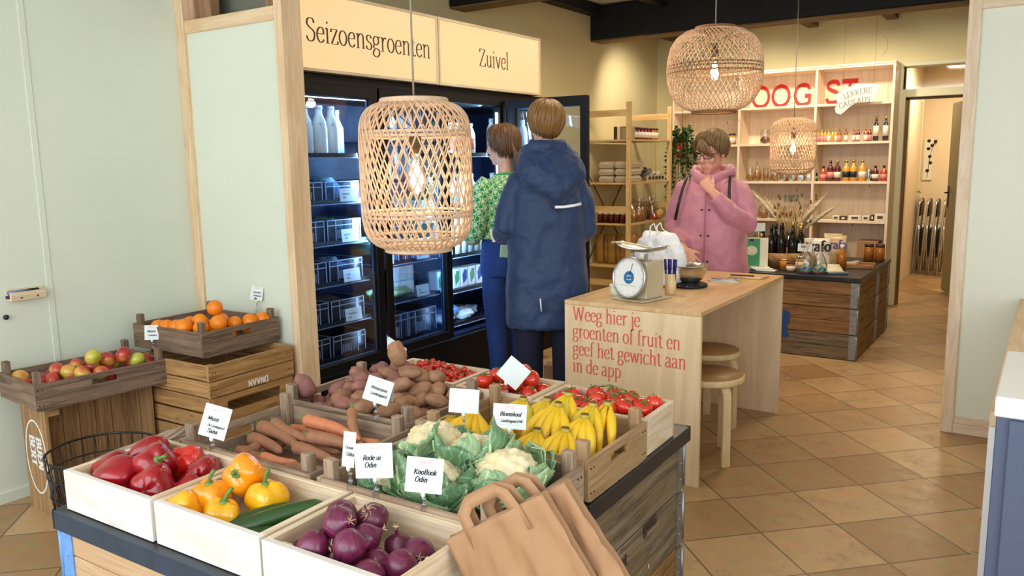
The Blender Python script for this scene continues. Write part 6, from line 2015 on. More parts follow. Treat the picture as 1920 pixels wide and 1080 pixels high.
# dried grasses in a glass vase
t = thing('dried_bouquet', 'glass vase of pampas grass and dried stems on the gift table', 'vase', (-1.86, 7.06, GZ))
revolve('vase', [(.001, 0), (.05, 0), (.055, .02), (.055, .24), (.05, .24), (.05, .02), (.001, .015)], M['jarglass'], t, 20)
M['straw'] = pm('dry_straw', hx('c7a878'), .8)
M['pampas'] = pm('pampas_plume', hx('e6d6b8'), .95, var=hx('d6c09a'), vs=60, bump=1.0, bs=90)
M['seed'] = pm('brown_seed_head', hx('8f6a45'), .9, var=hx('5e4128'), vs=60, bump=.8, bs=120)
rd = random.Random(11)
m = MB()
tips = []
for k in range(64):
    a = rd.uniform(0, 6.28); s = rd.uniform(.03, .20); h = rd.uniform(.34, .56)
    p = Vector((cos(a) * s, sin(a) * s * .7, h)); tips.append(p)
    m.tube([(cos(a) * .02, sin(a) * .02, .02), p * .55 + Vector((0, 0, .04)), p], [.003, .0026, .0016], 4)
m.build('stems', M['straw'], t)
for p in tips[:24]:
    m = MB(); m.ell(p, (.010, .010, .018), 8, 5); m.build('seed_head', M['seed'], t)
for k, (dx, dy, h, ln) in enumerate(((-.30, .0, .62, .30), (-.22, .08, .56, .26), (.24, .02, .60, .32), (.33, .05, .52, .26), (.18, -.03, .50, .22))):
    tip = Vector((dx, dy, h)); root = Vector((dx * .35, dy * .3, h - ln))
    m = MB()
    pts = []; rad = []
    for i in range(14):
        u = i / 13
        pts.append(root.lerp(tip, u) + Vector((dx * .12 * u * u, 0, -.05 * u * u)))
        rad.append(.03 * sin(pi * min(.98, u * .9 + .06)) ** .8 * (1 + .22 * rd.uniform(-1, 1)))
    m.tube(pts, rad, 10, flat=.6)
    for q in range(170):
        u = rd.random(); p = root.lerp(tip, u) + Vector((dx * .12 * u * u, 0, -.05 * u * u)); a = rd.uniform(0, 6.28); e = .05 * sin(pi * min(.98, u * .9 + .08))
        m.tube([p, p + Vector((cos(a) * e + dx * .05, sin(a) * e * .7, .03))], [.002, .0006], 3)
    m.build('pampas_plume', M['pampas'], t)
    m = MB(); m.tube([(0, 0, .05), root], .002, 5); m.build('stem', M['straw'], t)


def pouch(lab, loc, rz, w_, h_, mat, g, word=None, inkm=None, d_=.05, tilt=0, cat='bag', name='snack_bag'):
    t = thing(name, lab, cat, loc, (tilt, 0, rz), g)
    m = MB()
    rs = []
    for i in range(9):
        u = i / 8
        b = d_ * sin(pi * min(.97, max(.03, u))) ** .6 + .003
        rs.append([(w_ / 2 * cos(2 * pi * j / 20) * (1 if abs(u - .5) > .4 else .96), b / 2 * sin(2 * pi * j / 20) * (1 + .12 * noise.noise(Vector((j, i * .7, h_ * 9)))), h_ * u) for j in range(20)])
    m.rings(rs)
    o = m.build('pouch', mat, t)
    if word:
        q = MB(); text(q, word, w_ * .92 / text_w(word, 1), frame((-w_ * .44, -d_ * .53, h_ * .60), (1, 0, 0), (0, 0, 1)), .16, .09)
        q.build('lettering', inkm or M['ink'], o)
    return t


CR_ = 'crisp and snack bags on the gift table'
M['crisp'] = pm('white_crisp_bag', hx('ece6dd'), .3, var=hx('ddd0bf'), vs=10)
M['crispy'] = pm('yellow_brown_crisp_bag', hx('c2974e'), .3, var=hx('e3d3b0'), vs=12)
M['violet'] = pm('violet_print', hx('6a4a94'), .5)
pouch('white crisp bag with large black lettering leaning on the tub', (-1.50, 6.48, GZ), .3, .20, .25, M['crisp'], CR_, 'trafo', M['ink'], .06, -.12)
pouch('yellowish crisp bag with violet lettering behind the white one', (-1.405, 6.66, GZ), .3, .17, .26, M['crispy'], CR_, 'trafo', M['violet'], .06, -.1)
pouch('small plain cellophane bag with a golden clip behind the crisp bags', (-1.46, 6.82, GZ), .2, .14, .26, M['crispy'], CR_, None, None, .06)
pouch('flat white and blue snack packet at the front right corner', (-1.335, 6.35, GZ + .012), .5, .14, .13, M['wraplight'], CR_, None, None, .035, -1.25)
M['bluepk'] = pm('slate_blue_packet', hx('4d6680'), .4)
m = MB(); m.box((0, 0, .007), (.15, .10, .013)); tag(m.build('packet', M['bluepk'], None, (-1.325, 6.36, GZ), .5, bev=.003), 'slate blue flat packet under the white snack packet', 'packet')
# bags of sweets
def sweet_mat():
    m_, t_, N, L, b = _nt('coloured_sweets')
    tc = N.new('ShaderNodeTexCoord'); vo = N.new('ShaderNodeTexVoronoi'); vo.inputs['Scale'].default_value = 55; L.new(tc.outputs['Object'], vo.inputs['Vector'])
    hs = N.new('ShaderNodeHueSaturation'); hs.inputs['Color'].default_value = (.75, .06, .05, 1)
    sp = N.new('ShaderNodeSeparateColor'); L.new(vo.outputs['Color'], sp.inputs[0]); L.new(sp.outputs[0], hs.inputs['Hue'])
    L.new(hs.outputs['Color'], b.inputs['Base Color']); b.inputs['Roughness'].default_value = .3
    bp = N.new('ShaderNodeBump'); bp.inputs['Strength'].default_value = .8; bp.inputs['Distance'].default_value = .01; bp.invert = True
    L.new(vo.outputs['Distance'], bp.inputs['Height']); L.new(bp.outputs['Normal'], b.inputs['Normal'])
    return m_
M['sweets'] = sweet_mat()


def film_bag(lab, loc, rz, w_, h_, fill, g, tie=True, name='cellophane_bag', cat='bag', wd=None, fh=.27):
    """gathered clear bag with its contents as a part"""
    t = thing(name, lab, cat, loc, rz, g)
    d_ = wd or w_ * .7
    m = MB(); m.ell((0, 0, h_ * fh), (w_ * .46, d_ * .46, h_ * fh), 16, 10, None, lambda d, th, ph: 1 + .12 * noise.noise(d * 3 + Vector((loc[0] * 9, loc[1] * 7, 0)))); m.build('contents', fill, t)
    m = MB()
    rs = []
    pr = [(.8, 0), (1.0, .1), (1.02, .35), (.85, .55), (.45, .72), (.2, .8), (.45, .92), (.55, 1.0)] if tie else [(.85, 0), (1.0, .1), (1.02, .5), (.9, .8), (.85, 1.0)]
    for a, z in pr:
        rs.append([(w_ / 2 * a * cos(2 * pi * j / 18) * (1 + .10 * sin(7 * j + z * 9)), d_ / 2 * a * sin(2 * pi * j / 18) * (1 + .10 * cos(5 * j + z * 7)), h_ * z) for j in range(18)])
    m.rings(rs, True, False); m.build('film', M['clear'], t)
    return t


film_bag('clear bag of bright sweets at the front edge, left of its twin', (-1.535, 6.265, GZ), 0, .12, .22, M['sweets'], 'bags of coloured sweets', fh=.15)
film_bag('clear bag of bright sweets at the front edge, right of its twin', (-1.435, 6.285, GZ), .4, .11, .21, M['sweets'], 'bags of coloured sweets', fh=.15)
film_bag('clear bag of pale biscuits behind the bags of sweets', (-1.56, 6.45, GZ), .2, .13, .25, M['biscuit'], 'bags of biscuits')


def jar(lab, loc, g, r=.032, h=.075, fill=None, lidm=None, labm=None, name='jar'):
    t = thing(name, lab, 'jar', loc, 0, g)
    revolve('jar', [(.001, 0), (r, 0), (r, h * .78), (r * .85, h * .84), (.001, h * .84)], fill or M['amber'], t, 16)
    revolve('lid', [(r * .92, h * .82), (r * .92, h), (.001, h)], lidm or M['goldcap'], t, 16)
    if labm: revolve('label', [(r * 1.02, h * .15), (r * 1.02, h * .62)], labm, t, 16)
    return t


JG = 'jars on the gift table'
jar('squat jar with cream label and dark lid at the front left of the sweets', (-1.655, 6.33, GZ), JG, .034, .07, M['cider'], M['choco'], M['labelcream'])
jar('tall jar with pale top behind the squat jar on the gift table', (-1.60, 6.38, GZ), JG, .032, .12, M['biscuit'], M['steel'], M['labelcream'])
jar('jar of amber preserve left of the squat jar', (-1.73, 6.42, GZ), JG, .036, .085, M['amber'], M['goldcap'])
jar('dark jar with black lid by the green card', (-2.02, 6.30, GZ), JG, .034, .06, M['choco'], M['blackp'])
t = wine('amber bottle with white cap right of the crisp bags', (-1.335, 6.56, GZ), 'drinks on the gift table', .2, .036, 'cider', None, M['whitep'])
t = wine('slim gin-like clear bottle leaning with a white tag, left of the wooden tub', (-1.93, 6.47, GZ), 'drinks on the gift table', .27, .032, 'amberl', M['labelcream'], M['goldcap'])
m = MB(); m.bx(-.15, .15, -.10, .10, 0, .012); m.bx(-.15, .15, -.1, -.09, .012, .03); m.bx(-.15, .15, .09, .1, .012, .03); m.bx(-.15, -.14, -.09, .09, .012, .03); m.bx(.14, .15, -.09, .09, .012, .03)
tag(m.build('serving_tray', M['honey'], None, (-1.29, 6.82, GZ), .1, bev=.002), 'wooden tray at the right rear edge of the gift table', 'tray')
for k in range(5):
    m = MB(); m.box((0, 0, .012), (.11, .03, .022)); tag(m.build('wooden_block', M['pinepale'], None, (-1.33 + .01 * k, 6.77 + .025 * k, GZ + .0135 + (.001 * k)), .5 + .25 * k, bev=.002), 'pale stick-like pack lying loose in the wooden tray', 'packet', 'packs in the wooden tray')
for k in range(2):
    jar('copper coloured tall jar with dark lid at the rear corner, %s' % ('left one' if k == 0 else 'right one'), (-1.27 + .085 * k, 7.30, GZ), 'copper jars', .04, .14, M['cider'], M['choco'])
for k in range(4):
    m = MB(); m.box((0, 0, .004), (.14, .09, .006)); tag(m.build('flyer', M['wraplight'] if k % 2 else M['paper'], None, (-1.83 - .03 * k, 6.29 + .02 * k, GZ + .0065 * k - .0005), .2 * k), 'loose flyer on the front left of the gift table', 'flyer', 'flyers on the gift table')
# green card display
t = thing('card_display', 'white board with a green clipped card and a small price card on top', 'display board', (-1.93, 6.32, GZ), .35)
m = MB(); m.box((0, 0, .125), (.19, .012, .25)); m.build('board', M['paper2'], t, bev=.001)
m = MB(); m.box((-.03, -.009, .135), (.125, .004, .22)); o = m.build('green_card', pm('green_print', hx('3f9367'), .45), t)
m = MB()
m.ell((-.03, -.0112, .15), (.045, .001, .038), 20, 8); m.build('card_print', pm('pale_green_print', hx('b9cf86'), .5, var=hx('e2dcc6'), vs=40), o)
m = MB(); m.box((-.03, -.013, .235), (.03, .006, .014)); m.build('clip', M['blackm'], t)
m = MB(); m.tube([(.02, 0, .25), (.02, 0, .30)], .003, 6); m.box((.02, -.004, .335), (.095, .0015, .065)); m.build('small_card', M['paper'], t)
clip_card('small white card before the crisp bags on the gift table', (-1.575, 6.40, GZ), .15, .105, .06, .35, .05, ('cadeau',))
for k in range(3):
    film_bag('bag of dried fruit at the rear of the gift table, %s from the vase side' % ORD[k], (-2.12 + .11 * k, 6.95, GZ), k, .12, .17, M['nuts'], 'bags of dried fruit')


# ================================================================== REAR SHELF WALL
SX = [-3.53, -2.80, -2.035, -1.335]
SZ = [.08, .45, .85, 1.235, 1.62, 1.99, 2.345]
SF = 8.47
M['shelfw'] = wood('pale_spruce_shelf', hx('f2dfc4'), hx('e9d0b0'), .5, us=.8, vs=10, bump=.03, knot=hx('8f6a45'), kd=1.6)
su = thing('shelf_unit', 'large pale wood shelf wall with nine open compartments on the rear wall', 'shelf', (0, 0, 0))
m = MB(); m.bx(SX[0], SX[3], BY - .015, BY - .003, 0, 2.34); m.build('back_panel', M['shelfw'], su)
for x in SX:
    m = MB(); m.bx(x - .012, x + .012, SF, BY - .015, .0, 2.35); m.build('upright', M['shelfw'], su, bev=.002)
for z in SZ:
    for b in range(3):
        m = MB(); m.bx(SX[b] + .012, SX[b + 1] - .012, SF + .002, BY - .016, z - .012, z + .012); m.build('shelf', M['shelfw'], su, bev=.002)
m = MB(); m.bx(SX[0] - .012, SX[3] + .012, SF - .006, BY - .003, 2.352, 2.37); m.build('top_board', M['shelfw'], su)
lt_ = thing('shop_lettering', 'large red capital letters across the top of the rear shelf wall', 'lettering')
def big(t_, x, z, size, sx):
    m = MB(); text(m, t_, size, frame((x, BY - .0165, z), (1, 0, 0), (0, 0, 1)), .10, .15, sx=sx); m.build('letter', M['redbright'], lt_)
big('O', -2.785, 2.025, .29, 1.22); big('O', -2.575, 2.025, .29, 1.22); big('G', -2.345, 2.025, .29, 1.18)
big('S', -2.025, 2.03, .30, 1.2); big('T', -1.875, 2.03, .30, 1.15)
# hanging gift sign
t = thing('hanging_sign', 'white cloud-shaped hanging sign reading LEKKERE CADEAUS before the rear shelves', 'sign', (-1.64, 8.36, 2.03), .1)
top = [(-.17 + .37 * k / 12, .085 + .045 * sin(pi * k / 12)) for k in range(13)]
right = [(.215, .07), (.205, .02), (.165, -.01), (.16, -.045), (.13, -.065)]
bot = [(.13 - .24 * k / 8, -.065 + .042 * sin(pi * k / 8) - .025 * k / 8) for k in range(1, 9)]
left = [(-.155, -.115), (-.195, -.09), (-.20, -.04), (-.165, -.015), (-.175, .04)]
m = MB(); m.prism(top + right + bot + left, -.004, .004, frame((0, 0, 0), (1, 0, 0), (0, 0, 1)))
o = m.build('board', pm('white_sign_board', hx('cfc8c5'), .5), t, None, (0, -.20, 0), bev=.001)
m = MB()
text(m, 'LEKKERE', .072, frame((.02, -.0048, .035), (1, 0, 0), (0, 0, 1)), .1, .03, 'c', arc=.5, sx=.95)
text(m, 'CADEAUS', .072, frame((-.02, -.0048, -.045), (1, 0, 0), (0, 0, 1)), .1, .03, 'c', arc=.6)
m.build('lettering', M['greyink'], o)
m = MB()
for x in (-.12, .15): m.tube([(x, 0, .10 + x * .2), (x, .0, .94)], .0012, 4)
m.build('thread', M['greyink'], t)
m = MB(); m.box((0, 0, 0), (.035, .03, .09)); m.ell((0, -.016, .01), (.009, .004, .009), 10, 6)
tag(m.build('alarm_sensor', M['blackp'], None, (-1.352, BY - .06, 2.33), bev=.006), 'small black sensor at the top corner between shelf wall and passage', 'sensor')
m = MB(); m.tube([(.055 * cos(a * .1), 0, .09 * sin(a * .1)) for a in range(-14, 15)], .004, 5, flat=.3, up=(0, 1, 0))
tag(m.build('wall_mark', M['cream'], None, (-1.52, BY - .004, 2.55)), 'faint curved relief mark on the cream wall above the shelves', 'mark')


def sx_at(px):
    """place along the rear shelf"""
    return -2.016 + (px - 1532) * .0048 - .03


SG = 'small bottles on the upper right shelf'
for k, (px, mt, lb) in enumerate(((1539, 'yellowj', 'labelpink'), (1546, 'yellowj', 'labelpink'), (1552, 'amberl', 'labelpink'), (1560, 'yellowj', 'labelcream'), (1567, 'amberl', None), (1573, 'amberl', 'labelcream'), (1581, 'cider', 'labelpink'), (1593, 'cider', 'labelcream'), (1608, 'orangej', 'labelcream'), (1617, 'redjuice', 'labelcream'), (1631, 'orangej', 'labelcream'), (1638, 'redjuice', 'labelpink'))):
    wine('small %s bottle on the upper right shelf, %s from the divider' % (M[mt].name.replace('_', ' '), (ORD + ['ninth', 'tenth', 'eleventh', 'twelfth'])[k]), (sx_at(px), 8.53 + .012 * (k % 3), 1.633), SG, .125, .019, mt, M[lb] if lb else None, M['goldcap'], lh=(.08, .5))
for k, (px, lb) in enumerate(((1649, 'labelpink'), (1667, 'labelgreen'))):
    wine('tall black oil bottle with %s label on the upper right shelf' % ('red and white', 'green and white')[k], (sx_at(px), 8.56, 1.633), 'tall oil bottles', .235, .026, 'darkoil', M['labelcream'], M['goldcap'], lh=(.2, .62))
    revb = wine
DG = 'drinks on the middle right shelf'
for k, (px, h, r, mt, lb, cp, nm) in enumerate(((1535, .115, .026, 'darkoil', 'labelgreen', 'blackp', 'small black bottle with green label'), (1551, .15, .032, 'orangej', 'labelpink', 'blackp', 'orange drink bottle with pink label'), (1565, .205, .032, 'redjuice', 'labelpink', 'redjuice', 'dark bulbous bottle with diamond label'), (1579, .205, .032, 'redjuice', 'labelcream', 'goldcap', 'dark red juice bottle with cream label'),
        (1596, .21, .033, 'amberl', 'labelblack', 'goldcap', 'amber juice bottle with black label, first of two'), (1610, .21, .033, 'amberl', 'labelblack', 'goldcap', 'amber juice bottle with black label, second of two'), (1627, .21, .033, 'amberl', 'labelcream', 'goldcap', 'amber juice bottle with cream label'), (1652, .15, .032, 'redjuice', 'labelcream', 'blackp', 'red-brown drink bottle with pale label'), (1668, .15, .032, 'orangej', 'labelpink', 'blackp', 'orange-brown drink bottle by the shelf end'))):
    wine(nm + ' on the middle right shelf', (sx_at(px), 8.56, 1.248), DG, h, r, mt, M[lb], M[cp], lh=(.18, .45))
t = thing('drink_can', 'silver can on the middle right shelf between juice bottles', 'can', (sx_at(1640), 8.56, 1.248))
revolve('can', [(.001, 0), (.024, 0), (.026, .006), (.026, .105), (.022, .115), (.001, .115)], M['chrome'], t)
PKG = 'packets on the lower right shelf'
for k, (px, w_, h_, mt) in enumerate(((1582, .07, .045, 'wraplight'), (1596, .06, .04, 'choco'), (1618, .12, .05, 'wraplight'), (1640, .07, .05, 'wraplight'), (1652, .03, .06, 'choco'), (1666, .10, .07, 'wraplight'))):
    m = MB(); m.box((0, 0, h_ / 2), (w_, .06, h_))
    t = tag(m.build('packet', M[mt], None, (sx_at(px), 8.55, .863), .1 * (k % 3 - 1), bev=.006, seg=2), '%s packet on the lower right shelf, %s from the dried grasses' % ('dark chocolate' if mt == 'choco' else 'cream wrapped', ORD[k]), 'packet', PKG)
    m = MB(); m.box((0, -.031, h_ / 2), (w_ * .5, .001, h_ * .4)); m.build('label', M['choco'] if mt == 'wraplight' else M['labelcream'], t)
# middle bay
film_bag('clear pouch of brown nuts with pale top on the upper middle shelf', (-2.55, 8.56, 1.633), 0, .10, .15, M['nuts'], 'pouches in the middle bay', False)
m = MB(); m.box((0, 0, .045), (.06, .05, .09)); tag(m.build('packet', M['labelpink'], None, (-2.46, 8.57, 1.633), bev=.006), 'small pink packet beside the nut pouch on the upper middle shelf', 'packet')
for k in range(4):
    film_bag('clear bag of golden biscuits on the middle shelf, %s from the pink raincoat' % ORD[k], (-2.70 + .085 * k, 8.56, 1.248), k, .085, .14 if k != 1 else .2, M['nutsl'], 'bags in the middle bay', k == 1)
for k in range(4):
    t = thing('lying_jar', 'small glass jar lying on its side under the small wicker lamp, %s of four' % ORD[k], 'jar', (-2.34 + .082 * k, 8.58, 1.283), (pi / 2, 0, .2 * (k - 1.5)), 'lying jars in the middle bay')
    revolve('jar', [(.001, -.05), (.034, -.05), (.034, .03), (.001, .03)], M['nutsl'] if k % 2 else M['nuts'], t)
    revolve('lid', [(.035, .03), (.035, .045), (.03, .047), (.001, .047)], M['steel'], t)
for k in range(4):
    film_bag('clear bag of small biscuits on the lower middle shelf, %s from the pink raincoat' % ORD[k], (-2.68 + .135 * k, 8.56, .863), k * 2, .135, .13, M['biscuit'], 'biscuit bags on the lower middle shelf', False)
film_bag('bag of nuts in the lower middle shelf behind the dried grasses', (-2.13, 8.56, .863), 1, .12, .15, M['nuts'], 'biscuit bags on the lower middle shelf', False)
m = MB(); m.bx(-.075, .075, 0, .002, 0, .075)
tag(m.build('shelf_card', pm('sage_card', hx('b3b295'), .6), None, (-2.32, BY - .018, 1.02)), 'sage green card on the back panel above the biscuit bags', 'card')
# left bay
jar('jar with dark lid and cream label alone on the upper left shelf', (-2.90, 8.56, 1.633), 'jars in the left bay', .04, .115, M['biscuit'], M['choco'], M['labelcream'])
for k in range(5):
    film_bag('clear bag of dried goods low in the left bay, %s from the plant' % ORD[k], (-3.4 + .125 * k, 8.58, .863), k, .12, .17, M['nuts'] if k % 2 else M['nutsl'], 'bags in the left bay')
# boxes along the bottom, behind the gift table
for k in range(6):
    m = MB(); m.box((0, 0, .1), (.19, .2, .2)); tag(m.build('carton', M['kraft'], None, (-3.35 + .36 * k + (.05 if k > 1 else 0), 8.62, .463), bev=.003), 'brown carton in the low compartments, %s from the plant' % ORD[k], 'carton', 'cartons in the low compartments')
for k in range(2):
    jar('amber honey jar low beside the gift table corner, %s one' % ('left', 'right')[k], (-1.47 + .08 * k, 8.55, .463), 'honey jars', .036, .13, M['cider'], M['choco'])

# hanging plant
t = thing('hanging_plant', 'trailing green plant in a red pot hanging before the shelf wall', 'plant', (-3.33, 8.22, 1.60))
revolve('pot', [(.001, -.10), (.045, -.10), (.06, .06), (.055, .06), (.042, -.08), (.001, -.08)], pm('red_pot', hx('c0331f'), .45), t)
rd = random.Random(4)
m = MB(); lf = MB(); lf2 = MB()
def plant_leaf(b, p, d, s):
    d = d.normalized(); n_ = d.cross(Vector((rd.uniform(-1, 1), rd.uniform(-1, 1), .4))).normalized(); u = d.cross(n_)
    c_ = [p, p + d * s * .35 + n_ * s * .34 + u * s * .06, p + d * s, p + d * s * .35 - n_ * s * .34 + u * s * .06]
    mid = p + d * s * .4 - u * s * .07
    o = len(b.v)
    b.add([c_[0], c_[1], c_[2], c_[3], mid], [(0, 1, 4), (1, 2, 4), (2, 3, 4), (3, 0, 4)], None, True)
for k in range(46):
    a = rd.uniform(0, 6.28); r = rd.uniform(.05, .17); L_ = rd.uniform(.15, .62)
    up = rd.uniform(.05, .2)
    p0 = Vector((0, 0, .05)); p1 = Vector((cos(a) * r * .6, sin(a) * r * .45, .05 + up)); p2 = Vector((cos(a) * r, sin(a) * r * .6, .05 + up * .3 - L_ * .4)); p3 = Vector((cos(a) * r * 1.05, sin(a) * r * .6, up - L_))
    m.tube([p0, p1, p2, p3], .0018, 4)
    for q in range(17):
        u = q / 16
        p = p0.lerp(p1, u * 3) if u < .33 else (p1.lerp(p2, (u - .33) * 3) if u < .66 else p2.lerp(p3, (u - .66) * 3))
        plant_leaf(lf if rd.random() < .6 else lf2, p, Vector((cos(a) + rd.uniform(-.9, .9), sin(a) + rd.uniform(-.9, .9), rd.uniform(-.9, .3))), rd.uniform(.035, .06))
m.build('stems', M['stem'], t)
lf.build('foliage', pm('deep_green_foliage', hx('2c4a22'), .45, var=hx('1d3418'), vs=30), t)
lf2.build('foliage', pm('fresh_green_foliage', hx('4a6b2c'), .45, var=hx('38561f'), vs=30), t)
m = MB(); m.tube([(0, 0, .05), (0, .05, .75), (0, .255, .76)], .0025, 5); m.build('hanger', M['blackm'], t)

# ================================================================== OPEN TIMBER RACK
rk = thing('timber_rack', 'open pine shelving rack in the far corner by the fridge wall', 'rack', (0, 0, 0))
RX0, RX1, RY0, RY1 = -3.85, -3.38, 7.05, 8.02
RZ = [.12, .465, .88, 1.275, 1.685]
M['rackw'] = wood('rack_pine', hx('e2c48f'), hx('d0ab72'), .5, vs=14, bump=.03, knot=hx('9a7040'), kd=1.4)
for x in (RX0, RX1):
    for y in (RY0, RY1):
        m = MB(); m.bx(x - .022, x + .022, y - .016, y + .016, 0, 2.03); g = m
        for k in range(15): g.ell((x, y - .0165, .15 + .128 * k), (.004, .001, .004), 8, 4, mi=1)
        m.build('post', [M['rackw'], M['blackm']], rk, bev=.002)
for y in (RY0, RY1):
    for z in (1.93, 1.02, .30):
        m = MB(); m.bx(RX0 + .022, RX1 - .022, y - .009, y + .009, z - .03, z + .03); m.build('cross_rail', M['rackw'], rk)
for z in RZ:
    m = MB()
    for k in range(1): m.bx(RX0 + .0, RX1 + .012, RY0 + .02, RY1 - .02, z - .018, z)
    m.build('shelf', M['rackw'], rk, bev=.002)
m = MB(); m.tube([(RX0 + .012, RY0 + .05, 1.35), (RX0 + .012, RY1 - .05, .5)], .006, 6); m.tube([(RX0 + .008, RY0 + .05, .5), (RX0 + .008, RY1 - .05, 1.35)], .006, 6); m.build('cross_brace', M['bcrown'], rk)
RG = 'dark jars with pale labels on the top rack shelf'
for k in range(7):
    jar('dark jar with pale label on the top rack shelf, %s from the front post' % ORD[k], (-3.43, 7.30 + .078 * k, 1.687), RG, .032, .115, M['redjuice'] if k < 5 else M['cider'], M['choco'], M['labelcream'])
for k in range(5):
    m = MB(); m.box((0, 0, .06), (.03, .10, .12)); tag(m.build('boxed_tea', (M['choco'], M['labelcream'], M['goldcap'], M['crispy'], M['steel'])[k], None, (-3.56 + .036 * k, 7.17, 1.687), bev=.001), 'narrow box on the top rack shelf behind the front post, %s from the wall' % ORD[k], 'box', 'narrow boxes on the rack')
m = MB(); m.box((0, 0, .055), (.08, .11, .11)); tag(m.build('pierced_box', M['steel'], None, (-3.44, 7.17, 1.687), bev=.002), 'grey patterned box between the front post and the dark jars', 'box')
M['pulp'] = pm('grey_egg_carton', hx('cfc4ae'), .9, var=hx('bfb299'), vs=30, bump=.3, bs=80)
for i in range(2):
    for j in range(3):
        t = thing('egg_carton', 'grey egg carton, %s of the %s stack on the rack' % (('lowest', 'middle', 'topmost')[j], ('left', 'right')[i]), 'egg carton', (-3.67 + .175 * i, 7.28, 1.277 + .068 * j), 0, 'egg cartons on the rack')
        for nm, prof in (('base', [(.93, 0), (1.0, .028)]), ('lid', [(1.03, .0285), (1.0, .033), (.82, .064)])):
            m = MB(); m.rings([[(.078 * s * (1 if q in (0, 3) else -1), .15 * s * (1 if q < 2 else -1) * (1 if s < 1.1 else 1), z) for q in (0, 1, 2, 3)] for s, z in prof], True, True, False)
            m.build(nm, M['pulp'], t, bev=.006)
for k in range(5):
    m = MB(); m.box((0, 0, .03), (.13, .09, .045)); tag(m.build('packet', (M['wraplight'], M['choco'], M['steel'], M['crispy'], M['wraplight'])[k], None, (-3.50 + .012 * k, 7.50 + .085 * k, 1.29 + .012 * (5 - k)), (0, -.55, .1 * k), bev=.004), 'leaning packet on the rack beside the egg cartons, %s from them' % ORD[k], 'packet', 'leaning packets on the rack')
t = thing('display_tray', 'tilted brown tray with square openings along its front edge on the rack', 'tray', (-3.42, 7.72, 1.277))
m = MB(); m.bx(-.2, .02, -.22, .22, 0, .012); m.prism([(-.2, .012), (-.2, .12), (.02, .05), (.02, .012)], .21, .222, Matrix(((1, 0, 0, 0), (0, 0, 1, 0), (0, 1, 0, 0), (0, 0, 0, 1)))); m.build('tray', M['kraft'], t)
m = MB(); m.bx(.021, .028, -.22, .22, .0, .055); m.build('front_edge', M['wraplight'], t)
m = MB()
for k in range(5): m.bx(.0285, .030, -.19 + .08 * k, -.13 + .08 * k, .012, .045)
m.build('window', M['choco'], t)
for k in range(6):
    jar('dark preserve jar with white lid on the waist-high rack shelf, %s from the wall' % ORD[k], (-3.74 + .062 * k, 7.16, .882), 'jars with white lids', .03, .10, M['redjuice'], M['wraplight'])
for k in range(5):
    film_bag('clear cellophane bag on the waist-high rack shelf, %s from the front post' % ORD[k], (-3.46 + .03 * (k % 2), 7.28 + .13 * k, .882), k, .13, .23, M['nutsl'] if k < 3 else M['nuts'], 'cellophane bags on the rack')
m = MB(); m.tube([(0, -.13, .05), (0, 0, .06), (0, .13, .05)], [.035, .05, .034], 12); tag(m.build('bread_loaf', M['biscuit'], None, (-3.42, 7.86, .875), .3), 'oblong loaf at the far end of the waist-high rack shelf', 'bread')
film_bag('bag of red dried peppers by the loaf on the rack', (-3.40, 7.66, .882), 0, .11, .12, M['redpep2'], 'cellophane bags on the rack')
M['foil'] = pm('golden_kraft_bag', hx('b08a4a'), .4, var=hx('8a6630'), vs=14, bump=.5, bs=20)
for k in range(6):
    pouch('upright golden paper bag on the knee-high rack shelf, %s from the wall' % ORD[k], (-3.76 + .066 * k, 7.19 + .03 * (k % 2), .467), .1 * (k % 3 - 1), .085, .30, M['foil'], 'golden bags on the rack', None, None, .055)
for k in range(4):
    pouch('golden paper bag along the knee-high rack shelf edge, %s from the front post' % ORD[k], (-3.43, 7.36 + .15 * k, .467), 1.57, .1, .28, M['foil'], 'golden bags on the rack', None, None, .06)

# ================================================================== PASSAGE
t = thing('wall_hanging', 'narrow white wall hanging with black dots at the end of the passage', 'wall decoration', (-1.40, 11.79, 1.17))
m = MB(); m.bx(-.055, .055, -.012, -.002, 0, .52); m.build('strip', M['paper2'], t)
m = MB()
for x, z in ((.0, .5), (.075, .49), (.04, .44), (.0, .4), (.02, .3), (.03, .22), (.0, .12)): m.ell((x, -.018, z), (.022, .008, .02), 8, 5)
m.tube([(.0, -.014, .03), (.02, -.015, .3), (.06, -.015, .48)], .003, 4); m.build('dots', M['blackm'], t)
for k in range(4):
    t = thing('folding_chair', 'folded steel chair leaning in the passage, %s from the passage wall' % ORD[k], 'chair', (-1.42 + .098 * k, 11.45 - .05 * k, 0), 0, 'folded chairs in the passage')
    for s in (-.2, .2):
        m = MB(); m.tube([(-.02, s, 0.013), (.0, s, .5), (.02, s, .86), (.02, s * .8, .93), (.02, 0, .95)], .012, 7); m.build('leg', M['chrome'], t)
        m = MB(); m.tube([(.05, s * .9, 0.013), (.03, s * .9, .45), (.025, s * .9, .62)], .011, 7); m.build('leg', M['chrome'], t)
    m = MB(); m.box((.022, 0, .82), (.018, .36, .18)); m.build('backrest', M['blackp'], t, bev=.006)
    m = MB(); m.box((.045, 0, .40), (.02, .34, .36)); m.build('seat', M['blackp'], t, bev=.006)
m = MB(); m.lathe([(.001, 0), (.24, 0), (.26, .35), (.18, .70), (.16, .72), (.001, .72)], 22); tag(m.build('black_bin', M['blackp'], None, (-.78, 11.3, .002)), 'large black rounded bin in the passage beside the folded chairs', 'bin')
m = MB(); m.box((0, 0, .09), (.22, .18, .18)); tag(m.build('white_box', M['white'], None, (-.95, 10.88, .002)), 'white box on the passage floor before the black bin', 'box')


